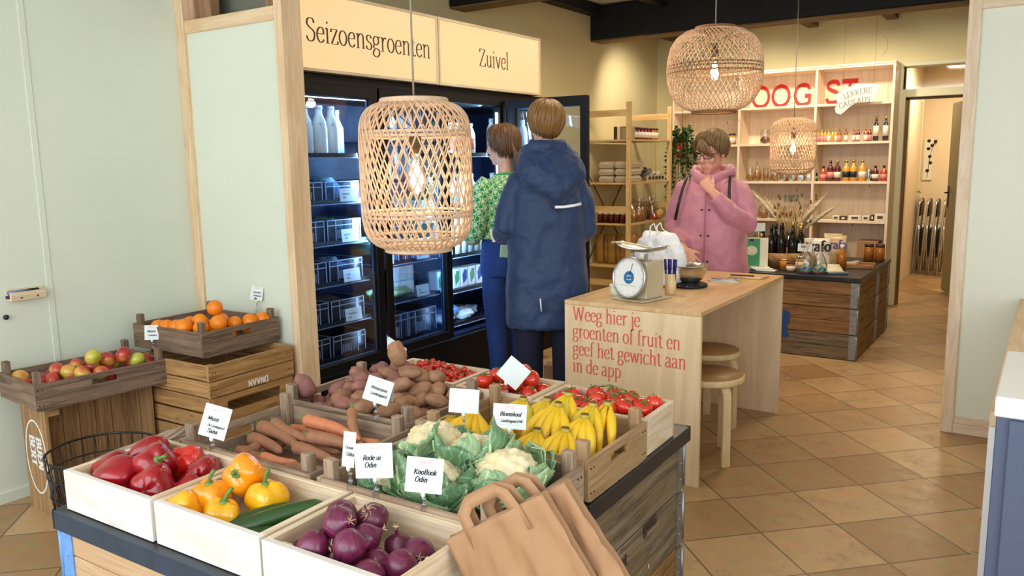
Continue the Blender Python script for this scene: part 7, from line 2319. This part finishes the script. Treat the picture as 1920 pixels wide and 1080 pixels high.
# ================================================================== PEOPLE
M['hairblond'] = streak('dark_blond_hair', hx('6f4a24'), hx('a0763f'), hx('4d3118'), .5, 3, 160, 0)
M['hairbrown'] = streak('brown_hair', hx('4f331c'), hx('73502f'), hx('352010'), .5, 3, 160, 0)
M['hairash'] = streak('ash_blond_hair', hx('5e462b'), hx('86683f'), hx('41301c'), .55, 3, 160, 0)
M['skinrosy'] = pm('rosy_skin', hx('dfa68e'), .5, var=hx('d59580'), vs=22, sss=.12)


def remesh(o, vox, smooth=2, it=6):
    m = o.modifiers.new('union', 'REMESH'); m.mode = 'VOXEL'; m.voxel_size = vox; m.use_smooth_shade = True
    if smooth:
        s = o.modifiers.new('relax', 'SMOOTH'); s.factor = .5; s.iterations = it
    return o


def wrinkle(o, strength, scale, name):
    tx = bpy.data.textures.new(name, 'CLOUDS'); tx.noise_scale = scale; tx.noise_depth = 2
    d = o.modifiers.new('folds', 'DISPLACE'); d.texture = tx; d.strength = strength; d.mid_level = .5; d.texture_coords = 'LOCAL'
    return o


def head_mesh(m, c, R, k=1.0):
    def E(p, r, n=16, q=10):
        m.ell(c + R @ (Vector(p) * k), tuple(x * k for x in r), n, q, R)
    E((0, .012, .040), (.074, .090, .082), 24, 16)
    E((0, -.014, -.030), (.061, .070, .076), 20, 12)
    E((0, -.058, -.088), (.026, .022, .020))
    E((0, -.050, -.060), (.042, .034, .038))
    E((0, -.070, .036), (.056, .020, .016))
    for s in (-1, 1):
        E((s * .036, -.062, -.018), (.026, .022, .026)); E((s * .074, .006, .0), (.009, .020, .030)); E((s * .077, .010, .012), (.009, .014, .014))
    m.tube([c + R @ (Vector(p) * k) for p in ((0, -.080, .026), (0, -.091, .006), (0, -.106, -.016), (0, -.094, -.026))], [.008 * k, .0085 * k, .0105 * k, .009 * k], 10)
    for s in (-1, 1): E((s * .011, -.091, -.022), (.007, .009, .007), 10, 6)
    E((0, -.082, -.050), (.024, .012, .006), 12, 6); E((0, -.080, -.060), (.021, .012, .007), 12, 6)


def hand(m, W, d, n, l, curls=(.5, .55, .6, .7), thumb=(.7, .6, .3), k=1.0, spread=.0):
    """palm from the wrist W along d, palm side n, thumb side l"""
    d = Vector(d).normalized(); n = Vector(n); n = (n - d * n.dot(d)).normalized(); l = Vector(l); l = (l - d * l.dot(d) - n * l.dot(n)).normalized()
    W = Vector(W)
    rs = []
    for t_, w_, h_ in ((-.02, .024, .019), (.0, .027, .019), (.03, .037, .017), (.06, .041, .015), (.088, .040, .013)):
        rs.append([W + (d * t_ + l * w_ * cos(2 * pi * j / 14) + n * h_ * sin(2 * pi * j / 14)) * k for j in range(14)])
    m.rings(rs)
    for i, L_ in enumerate((.068, .077, .072, .056)):
        p = W + (d * (.086 - .004 * abs(i - 1)) + l * (.030 - .020 * i)) * k
        pts = [p - d * .012 * k, p]; dd = (d + l * spread * (1.5 - i)).normalized(); ang = 0
        for sgm in range(3):
            ang = curls[i] * (1, 1.1, .8)[sgm]
            nn = (n - dd * n.dot(dd)).normalized()
            dd = (dd * cos(ang) + nn * sin(ang)).normalized()
            p = p + dd * L_ * (.44, .32, .24)[sgm] * k; pts.append(p)
        m.tube(pts, [.0088 * k, .0090 * k, .0086 * k, .0078 * k, .0062 * k], 9)
    p = W + (d * .022 + l * .026) * k
    dd = (d * thumb[0] + l * thumb[1] + n * thumb[2]).normalized()
    p2 = p + dd * .038 * k; d3 = (dd + d * .35 + n * .25).normalized(); p3 = p2 + d3 * .030 * k
    m.tube([p - dd * .012, p, p2, p3, p3 + d3 * .006], [.013 * k, .0125 * k, .010 * k, .0088 * k, .006 * k], 9)


def loft(m, rows, n=32, p=2.4, uvw=None):
    rs = []
    for (z, rx, ry, cx, cy) in rows:
        ring = []
        for j in range(n):
            a = 2 * pi * j / n
            ca, sa = cos(a), sin(a)
            ring.append((cx + rx * abs(ca) ** (2 / p) * (1 if ca >= 0 else -1), cy + ry * abs(sa) ** (2 / p) * (1 if sa >= 0 else -1), z))
        rs.append(ring)
    m.rings(rs, True, True, True, 0, uvw)


def strands(par, c, R, k, mat, n, part, fmax, lift, wd, seed, hang=0.0, name='hair'):
    """short hair: a close cap plus many tapered locks combed from the parting over the skull"""
    rd = random.Random(seed)
    cap = MB()
    rows = []
    N_ = 30
    for i in range(13):
        row = []
        for j in range(N_):
            ph = 2 * pi * j / N_
            th = fmax(ph) * i / 12
            row.append(c + R @ (Vector((.079 * sin(th) * cos(ph), .012 + .096 * sin(th) * sin(ph), .040 + .089 * cos(th))) * k))
        rows.append(row)
    cap.rings(rows, True, True, True)
    o = cap.build(name, mat, par)
    lk = MB()
    for q in range(n):
        ph = rd.uniform(0, 2 * pi)
        th1 = fmax(ph) * rd.uniform(.86, 1.06)
        th0 = rd.uniform(.0, .55) * th1
        pts = []; rad = []
        tw = rd.uniform(-.16, .16)
        hh = rd.uniform(.2, 1) * lift
        for i in range(8):
            u = i / 7
            th = th0 + (th1 - th0) * u
            pp = ph + tw * u + part * (1 - u) * (1 - u) * .9
            e = 1 + hh * (.35 + .65 * sin(pi * min(1, u * 1.05))) + .012
            v = Vector((.080 * sin(th) * cos(pp) * e, .012 + .097 * sin(th) * sin(pp) * e, .040 + .090 * cos(th) * e))
            if hang and u > .6: v.z -= hang * (u - .6) * 2.5
            pts.append(c + R @ (v * k)); rad.append(wd * (.5 + .5 * sin(pi * min(.98, u + .12))) * k)
        rad[-1] = .0012
        lk.tube(pts, rad, 5, flat=.45)
    lk.build(name, mat, par)
    return o


def shoe(par, x, y, rz, mat):
    m = MB()
    rs = []
    for t_, w_, h_ in ((-.10, .030, .05), (-.07, .040, .075), (-.02, .041, .085), (.05, .043, .06), (.11, .045, .045), (.15, .038, .038), (.175, .018, .025)):
        rs.append([(w_ * cos(2 * pi * j / 14), -t_, .004 + max(0, h_ * .5 + h_ * .5 * sin(2 * pi * j / 14))) for j in range(14)])
    m.rings(rs)
    return m.build('shoe', mat, par, (x, y, 0), rz)


def body_base(m, H, hips=.16):
    """slender trunk and legs under the clothes"""
    k = H / 1.70
    m.tube([(0, 0, .90 * k), (0, .005, 1.02 * k), (0, .01, 1.15 * k), (0, .012, 1.28 * k), (0, .012, 1.36 * k)], [.125 * k, .115 * k, .125 * k, .13 * k, .10 * k], 16, flat=.75, up=(0, 1, 0))
    for s in (-1, 1):
        m.tube([(s * .085 * k, 0, .95 * k), (s * .09 * k, -.005, .50 * k), (s * .085 * k, .01, .30 * k), (s * .085 * k, .012, .075)], [.082 * k, .055 * k, .050 * k, .036 * k], 12)


# ---------------------------------------------------------------- woman in the pink raincoat
M['pinkcoat'] = pm('pink_raincoat', hx('c98596'), .55, var=hx('bf7a8c'), vs=3, sheen=.2)
M['pinkdark'] = pm('dusky_pink_seam', hx('a8667a'), .6)
PK = Vector((-1.83, 5.02, 0)); PA = .12
m = MB()
body_base(m, 1.68)
m.tube([(0, .015, 1.34), (0, -.002, 1.44), (0, -.01, 1.50)], [.052, .05, .048], 12)
hc = Vector((.005, -.025, 1.525)); HR = Euler((.30, .0, -.52)).to_matrix()
HR = Matrix.Rotation(-.36, 3, 'Z') @ Matrix.Rotation(.26, 3, 'X')
head_mesh(m, hc, HR, 1.08)
# image-left arm hangs to the bowl, image-right arm raised to the chin
m.tube([(-.15, .01, 1.31), (-.225, .02, 1.06), (-.13, -.20, .955), (-.09, -.245, .925)], [.045, .042, .034, .026], 10)
hand(m, (-.095, -.24, .93), (.55, -.60, -.55), (.55, -.2, -.6), (.55, -.15, .6), (.12, .2, .3, .35), (.7, .5, .2), 1.0, .12)
m.tube([(.15, .01, 1.31), (.225, -.05, 1.09), (.08, -.19, 1.26), (.045, -.195, 1.30)], [.045, .042, .034, .026], 10)
hand(m, (.05, -.195, 1.295), (-.45, .12, .62), (-.2, 1, .1), (.55, .3, .35), (.75, .85, .95, 1.0), (.9, .4, .5), 1.0)
pp = m.build('person', M['skinrosy'], None, PK, PA)
remesh(pp, .0045, True, 9)
tag(pp, 'person in a pink raincoat with glasses, hand at the chin, behind the weighing counter', 'person')
m = MB()
loft(m, [(.62, .25, .185, 0, .0), (.80, .245, .18, 0, 0), (1.0, .228, .172, 0, 0), (1.16, .215, .162, 0, .0), (1.26, .20, .15, 0, .008), (1.32, .165, .125, 0, .012), (1.365, .115, .10, 0, .014), (1.40, .08, .085, 0, .012)], 36, 2.5)
m.tube([(-.09, .01, 1.345), (-.165, .01, 1.305), (-.208, .015, 1.20), (-.235, .02, 1.06), (-.185, -.10, 1.00), (-.12, -.205, .950)], [.05, .070, .073, .070, .062, .050], 16)
m.tube([(.09, .01, 1.345), (.165, .01, 1.305), (.212, -.01, 1.19), (.235, -.05, 1.085), (.165, -.135, 1.15), (.07, -.192, 1.262)], [.05, .070, .075, .073, .064, .050], 16)
o = m.build('raincoat', M['pinkcoat'], pp)
remesh(o, .009, True, 4); wrinkle(o, .024, .11, 'pink_folds')
m = MB()
n = 40
rs = []
for j in range(n):
    a = 2 * pi * j / n
    fr_ = max(0, -sin(a))
    r0 = .098 + .010 * sin(3 * a)
    c0 = Vector((cos(a) * r0 * 1.12, sin(a) * r0 + .012, 1.372 + .034 * (1 - fr_) - .012 * fr_))
    o_ = Vector((cos(a), sin(a), 0))
    rr = .026 + .016 * max(0, sin(a)) + .007 * sin(5 * a)
    rs.append([c0 + o_ * rr * cos(b) + Vector((0, 0, 1)) * rr * 1.35 * sin(b) for b in (2 * pi * q / 12 for q in range(12))])
m.rings(rs, True, False, True, loop=True)
o = m.build('hood_collar', M['pinkcoat'], pp); wrinkle(o, .03, .05, 'pink_collar_folds')
m = MB(); m.tube([(.012, -.20, .66), (.012, -.198, .8), (.010, -.188, 1.0), (.008, -.178, 1.16), (.006, -.158, 1.28)], .008, 6, flat=.4); m.build('placket_seam', M['pinkdark'], pp)
m = MB()
for z, y in ((.70, .205), (.86, .203), (1.02, .195), (1.18, .182)):
    for x in (-.012, .035): m.ell((x, -y, z), (.0065, .004, .0065), 10, 6)
m.build('snap', M['blackm'], pp)
for s, pts in ((-1, [(-.135, .06, 1.375), (-.135, -.06, 1.372), (-.145, -.128, 1.30), (-.165, -.145, 1.20), (-.19, -.13, 1.10)]), (1, [(.135, .06, 1.375), (.135, -.06, 1.372), (.145, -.128, 1.30), (.15, -.145, 1.22), (.155, -.13, 1.17)])):
    m = MB(); m.tube([Vector(p) + Vector((0, -.012, .012)) for p in pts], .009, 8, flat=.35, up=(0, -1, .3)); m.build('backpack_strap', M['blackp'], pp)
m = MB()
for s in (-1, 1): m.ell(hc + HR @ Vector((s * .032, -.0835, .010)), (.0125, .009, .0065), 12, 8, HR)
m.build('eyes', M['white'], pp)
m = MB()
for s in (-1, 1): m.ell(hc + HR @ Vector((s * .032, -.0915, .007)), (.005, .0025, .0045), 10, 6, HR)
m.build('pupils', M['choco'], pp)
m = MB(); m.ell(hc + HR @ Vector((0, -.0925, -.0555)), (.021, .004, .0065), 14, 6, HR); m.build('lips', pm('lips', hx('b8655e'), .45), pp)
m = MB()
for s in (-1, 1):
    m.tube([hc + HR @ Vector((s * .034 + .027 * abs(cos(a)) ** .7 * (1 if cos(a) > 0 else -1), -.103 + .012 * abs(s * .034 + .027 * cos(a)) / .06, .010 + .019 * abs(sin(a)) ** .7 * (1 if sin(a) > 0 else -1))) for a in (2 * pi * q / 24 for q in range(24))], .0024, 6, loop=True)
    m.tube([hc + HR @ Vector(p) for p in ((s * .061, -.095, .014), (s * .076, -.04, .016), (s * .080, .012, .012))], .002, 5)
m.tube([hc + HR @ Vector(p) for p in ((-.008, -.104, .014), (0, -.107, .016), (.008, -.104, .014))], .0022, 5)
m.build('glasses', M['blackp'], pp)
def fm(ph):
    f = -sin(ph)          # 1 towards the face
    return radians(122 - 70 * max(0, f) ** 1.3 + 12 * max(0, -f))
strands(pp, hc, HR, 1.10, M['hairash'], 420, .9, fm, .20, .0085, 21, .012)
m = MB()
for q in range(44):
    q = q * .6 + random.uniform(-.4, .4); e_ = random.uniform(-.007, .006); x0 = -.045 + .004 * q
    m.tube([hc + HR @ Vector(p) for p in ((-.03 + .001 * q, -.078, .116 + e_), (x0 * .6 + .012, -.104 + e_, .090), (x0 + .01, -.104 + e_, .062 - .0012 * q), (x0 + .030, -.090 + e_, .036 - .0012 * q + 2 * e_))], [.003, .0046, .004, .0008], 5)
m.build('fringe', M['hairash'], pp)
for s in (-1, 1): shoe(pp, s * .09, 0, .1 * s, M['blackp'])
m = MB()
for s in (-1, 1): m.tube([(s * .09, 0, .80), (s * .095, -.005, .5), (s * .09, .01, .06)], [.095, .07, .055], 14)
m.build('trousers', pm('dark_jeans', hx('1c2338'), .8), pp)

# ---------------------------------------------------------------- person in the long blue coat, seen from behind
M['bluecoat'] = pm('blue_parka', hx('1d365f'), .6, var=hx('182f54'), vs=3, sheen=.15)
M['bluedark'] = pm('navy_trousers', hx('10152e'), .85)
M['refl'] = pm('reflective_strip', hx('eef1f4'), .3)
BL = Vector((-2.265, 3.715, 0)); BA = -2.50
m = MB()
body_base(m, 1.80)
m.tube([(0, .012, 1.42), (0, -.0, 1.56), (0, -.005, 1.65)], [.056, .054, .05], 12)
bh = Vector((.0, -.015, 1.675)); BR = Matrix.Rotation(.25, 3, 'Z')
head_mesh(m, bh, BR, 1.0)
m.tube([(.14, .0, 1.39), (.215, .02, 1.15), (.235, -.13, 1.11), (.235, -.18, 1.115)], [.047, .045, .035, .028], 10)
hand(m, (.235, -.17, 1.115), (.1, -.95, .2), (-.6, .1, -.5), (-.2, .1, .9), (.7, .8, .85, .9), (.8, .3, .5))
m.tube([(-.14, .0, 1.39), (-.20, .0, 1.15), (-.17, -.20, 1.10), (-.15, -.25, 1.10)], [.047, .045, .035, .028], 10)
hand(m, (-.155, -.24, 1.10), (.35, -.85, .15), (.6, .1, -.5), (.2, .1, .9), (.5, .6, .65, .7), (.8, .3, .5))
bp_ = m.build('person', M['skin'], None, BL, BA)
remesh(bp_, .0055, True, 5)
tag(bp_, 'person in a long navy blue hooded coat, back turned, standing at the open fridge', 'person')
m = MB()
loft(m, [(.615, .225, .170, 0, .02), (.70, .228, .172, 0, .015), (.85, .222, .168, 0, .01), (1.05, .208, .158, 0, .0), (1.22, .20, .15, 0, .0), (1.32, .19, .138, 0, .005), (1.40, .155, .115, 0, .008), (1.455, .11, .095, 0, .01), (1.50, .075, .08, 0, .01)], 36, 2.6)
m.tube([(.07, .0, 1.435), (.145, .0, 1.385), (.195, .005, 1.27), (.222, .02, 1.15), (.23, -.07, 1.105), (.235, -.135, 1.112)], [.05, .068, .070, .068, .062, .050], 16)
m.tube([(-.07, .0, 1.435), (-.145, .0, 1.385), (-.19, .005, 1.27), (-.208, .005, 1.13), (-.19, -.10, 1.09), (-.155, -.215, 1.10)], [.05, .068, .070, .068, .062, .050], 16)
o = m.build('coat', M['bluecoat'], bp_)
remesh(o, .009, True, 4); wrinkle(o, .026, .10, 'blue_folds')
# hood lying on the back
m = MB()
rs = []
for i in range(15):
    u = i / 14
    z = 1.575 - .33 * u
    hw = (.095 + .085 * sin(pi * min(1, u * 1.15)) ** .8) * (1 if u < .62 else 1 - .72 * ((u - .62) / .38) ** 1.3)
    dp = .05 + .075 * sin(pi * min(1, u * .95 + .04))
    rs.append([(hw * cos(a) - .045 * u, .075 + .045 * u + dp * sin(a) * (.9 if sin(a) > 0 else .45), z + .018 * cos(2 * a)) for a in (2 * pi * q / 28 for q in range(28))])
m.rings(rs)
for s in (-1, 1):
    m.tube([(s * .10, .07, 1.55), (s * .115, -.02, 1.515), (s * .075, -.10, 1.47)], [.040, .036, .028], 12)
m.tube([(-.09, .09, 1.575), (0, .12, 1.575), (.09, .09, 1.575)], [.03, .034, .03], 10)
o = m.build('hood', M['bluecoat'], bp_); remesh(o, .007, True, 3); wrinkle(o, .018, .06, 'hood_folds')
m = MB(); m.tube([(-.165, .172, 1.275), (-.125, .190, 1.268), (-.07, .200, 1.262), (-.025, .202, 1.262)], .0075, 8, flat=.3, up=(0, 1, 0)); m.build('reflective_strip', M['refl'], bp_)
m = MB(); m.tube([(.055, .203, .79), (.05, .2035, .72)], .004, 6, flat=.4, up=(0, 1, 0)); m.build('reflective_tag', M['refl'], bp_)
m = MB()
for s in (-1, 1): m.tube([(s * .095, 0, .86), (s * .105, -.005, .5), (s * .10, .01, .05)], [.105, .082, .066], 16)
m.build('trousers', M['bluedark'], bp_)
for s in (-1, 1): shoe(bp_, s * .10, .0, .1 * s, M['blackp'])
def fb(ph):
    f = -sin(ph)
    return radians(124 - 62 * max(0, f) + 22 * max(0, -f))
strands(bp_, bh, BR, 1.04, M['hairblond'], 520, .25, fb, .20, .0075, 5, .02)
m = MB(); m.box((0, 0, 0), (.09, .004, .055)); m.box((.01, -.004, -.02), (.08, .003, .06))
tag(m.build('shopping_list', M['paper2'], None, BL + Matrix.Rotation(BA, 3, 'Z') @ Vector((.25, -.275, 1.10)), (.5, .3, BA)), 'cream paper slip held by the person in the blue coat', 'paper')


# ---------------------------------------------------------------- person in the green heart cardigan
def heart_mat():
    m_, t_, N, L, b = _nt('green_heart_knit')
    tc = N.new('ShaderNodeTexCoord'); sp = N.new('ShaderNodeSeparateXYZ'); L.new(tc.outputs['UV'], sp.inputs[0])
    def mth(op, a, b_=None, c_=None):
        n_ = N.new('ShaderNodeMath'); n_.operation = op
        for i, v in enumerate((a, b_, c_)):
            if v is None: continue
            if isinstance(v, (int, float)): n_.inputs[i].default_value = v
            else: L.new(v, n_.inputs[i])
        return n_.outputs[0]
    cw, ch = .036, .034
    u = mth('DIVIDE', sp.outputs[0], cw); v = mth('DIVIDE', sp.outputs[1], ch)
    iu = mth('FLOOR', u); iv = mth('FLOOR', v)
    par = mth('MODULO', mth('ADD', mth('ADD', iu, iv), 1000), 2)
    x = mth('MULTIPLY', mth('SUBTRACT', mth('FRACT', u), .5), 2.75); y = mth('ADD', mth('MULTIPLY', mth('SUBTRACT', mth('FRACT', v), .5), 2.75), .12)
    x2 = mth('MULTIPLY', x, x); y2 = mth('MULTIPLY', y, y)
    q = mth('SUBTRACT', mth('ADD', x2, y2), 1)
    h = mth('SUBTRACT', mth('MULTIPLY', mth('MULTIPLY', q, q), q), mth('MULTIPLY', x2, mth('MULTIPLY', y2, y)))
    inside = mth('LESS_THAN', h, 0)
    gr = mth('ABSOLUTE', mth('SUBTRACT', par, inside))
    mx = N.new('ShaderNodeMix'); mx.data_type = 'RGBA'
    L.new(gr, mx.inputs['Factor']); mx.inputs['A'].default_value = c4(hx('c4dcae')); mx.inputs['B'].default_value = c4(hx('259148'))
    L.new(mx.outputs['Result'], b.inputs['Base Color']); b.inputs['Roughness'].default_value = .85; b.inputs['Sheen Weight'].default_value = .2
    return m_


M['hearts'] = heart_mat()
M['jeans'] = pm('bright_blue_jeans', hx('173a7c'), .8, var=hx('122f68'), vs=4, bump=.1, bs=200)
GR = Vector((-2.83, 4.16, 0)); GA = -1.95
m = MB()
body_base(m, 1.70)
m.tube([(0, .012, 1.34), (0, -.0, 1.46), (0, -.012, 1.56)], [.050, .048, .046], 12)
gh = Vector((.0, -.03, 1.585)); GRm = Matrix.Rotation(.62, 3, 'Z') @ Matrix.Rotation(.14, 3, 'X')
head_mesh(m, gh, GRm, .98)
m.tube([(.17, .0, 1.34), (.235, .02, 1.09), (.17, -.19, 1.06), (.15, -.235, 1.075)], [.042, .038, .032, .026], 10)
hand(m, (.155, -.225, 1.07), (-.3, -.85, .2), (-.6, 0, -.5), (-.2, .1, .9), (.6, .7, .75, .8), (.8, .3, .5))
m.tube([(-.17, .0, 1.34), (-.235, .02, 1.09), (-.15, -.18, 1.06), (-.12, -.23, 1.075)], [.042, .038, .032, .026], 10)
hand(m, (-.125, -.22, 1.07), (.3, -.85, .2), (.6, 0, -.5), (.2, .1, .9), (.6, .7, .75, .8), (.8, .3, .5))
gp = m.build('person', M['skin'], None, GR, GA)
remesh(gp, .0055, True, 5)
tag(gp, 'person in a green heart-pattern cardigan and blue jeans, face turned to the fridge', 'person')
m = MB()
loft(m, [(1.03, .178, .140, 0, .0), (1.04, .185, .147, 0, .0), (1.10, .178, .140, 0, .0), (1.18, .178, .136, 0, .005), (1.27, .186, .135, 0, .01), (1.335, .185, .122, 0, .012), (1.375, .15, .10, 0, .014), (1.405, .09, .075, 0, .012), (1.42, .06, .062, 0, .01)], 40, 2.4, 1.08)
for s in (-1, 1):
    m.tube([(s * .135, .012, 1.37), (s * .175, .01, 1.325), (s * .215, .015, 1.22), (s * .238, .025, 1.09), (s * .225, -.04, 1.045), (s * .19, -.13, 1.052), (s * .16, -.205, 1.066)], [.058, .068, .065, .060, .058, .052, .044], 18)
m.build('cardigan', M['hearts'], gp)
m = MB(); m.tube([(.060 * cos(a) * 1.05, .012 + .062 * sin(a), 1.418 + .006 * sin(a)) for a in (2 * pi * q / 28 for q in range(28))], .009, 8, loop=True); m.build('neckband', pm('green_rib', hx('3fa255'), .85), gp)
m = MB()
loft(m, [(.80, .172, .150, 0, .005), (.90, .172, .150, 0, .005), (1.0, .16, .135, 0, .0), (1.06, .15, .125, 0, .0)], 30, 2.2)
for s in (-1, 1): m.tube([(s * .082, 0.0, .90), (s * .088, .0, .70), (s * .085, -.005, .48), (s * .082, .01, .30), (s * .082, .012, .10)], [.092, .086, .066, .060, .054], 16)
o = m.build('jeans', M['jeans'], gp); remesh(o, .008, True, 4); wrinkle(o, .008, .06, 'jean_folds')
m = MB()
for s in (-1, 1): m.lathe([(.056, .095), (.058, .105), (.056, .118)], 18, (s * .082, .012, 0), cap=False)
m.build('cuff', M['white'], gp)
for s in (-1, 1): shoe(gp, s * .085, .0, .1 * s, M['white'])
m = MB(); m.box((.085, .158, .985), (.075, .010, .085)); m.build('back_pocket', pm('jeans_pocket', hx('13316c'), .8), gp, bev=.004)
def fg(ph):
    f = -sin(ph)
    return radians(124 - 66 * max(0, f) + 12 * max(0, -f))
strands(gp, gh, GRm, 1.04, M['hairbrown'], 460, .2, fg, .15, .0085, 8, .05)
m = MB()
rd = random.Random(3)
for q in range(60):
    a = rd.uniform(-1, 1)
    m.tube([gh + GRm @ Vector(p) for p in ((a * .06, .085, .02), (a * .055 + .01, .098, -.05), (a * .04 + .02, .092, -.11), (a * .022 + .03, .080, -.155 - rd.uniform(0, .03)))], [.008, .010, .008, .001], 5)
m.build('hair_tail', M['hairbrown'], gp)
m = MB(); m.ell(gh + GRm @ Vector((.0, -.088, -.054)), (.018, .004, .006), 10, 6, GRm); m.build('lips', M['redlabel'], gp)
m = MB(); m.box((0, 0, 0), (.075, .009, .15))
tag(m.build('phone', pm('mint_phone_case', hx('9fc7b4'), .4), None, GR + Matrix.Rotation(GA, 3, 'Z') @ Vector((.09, .178, .96)), (.05, 1.45, GA), bev=.003), 'mint green phone tucked at the back of the blue jeans', 'phone')
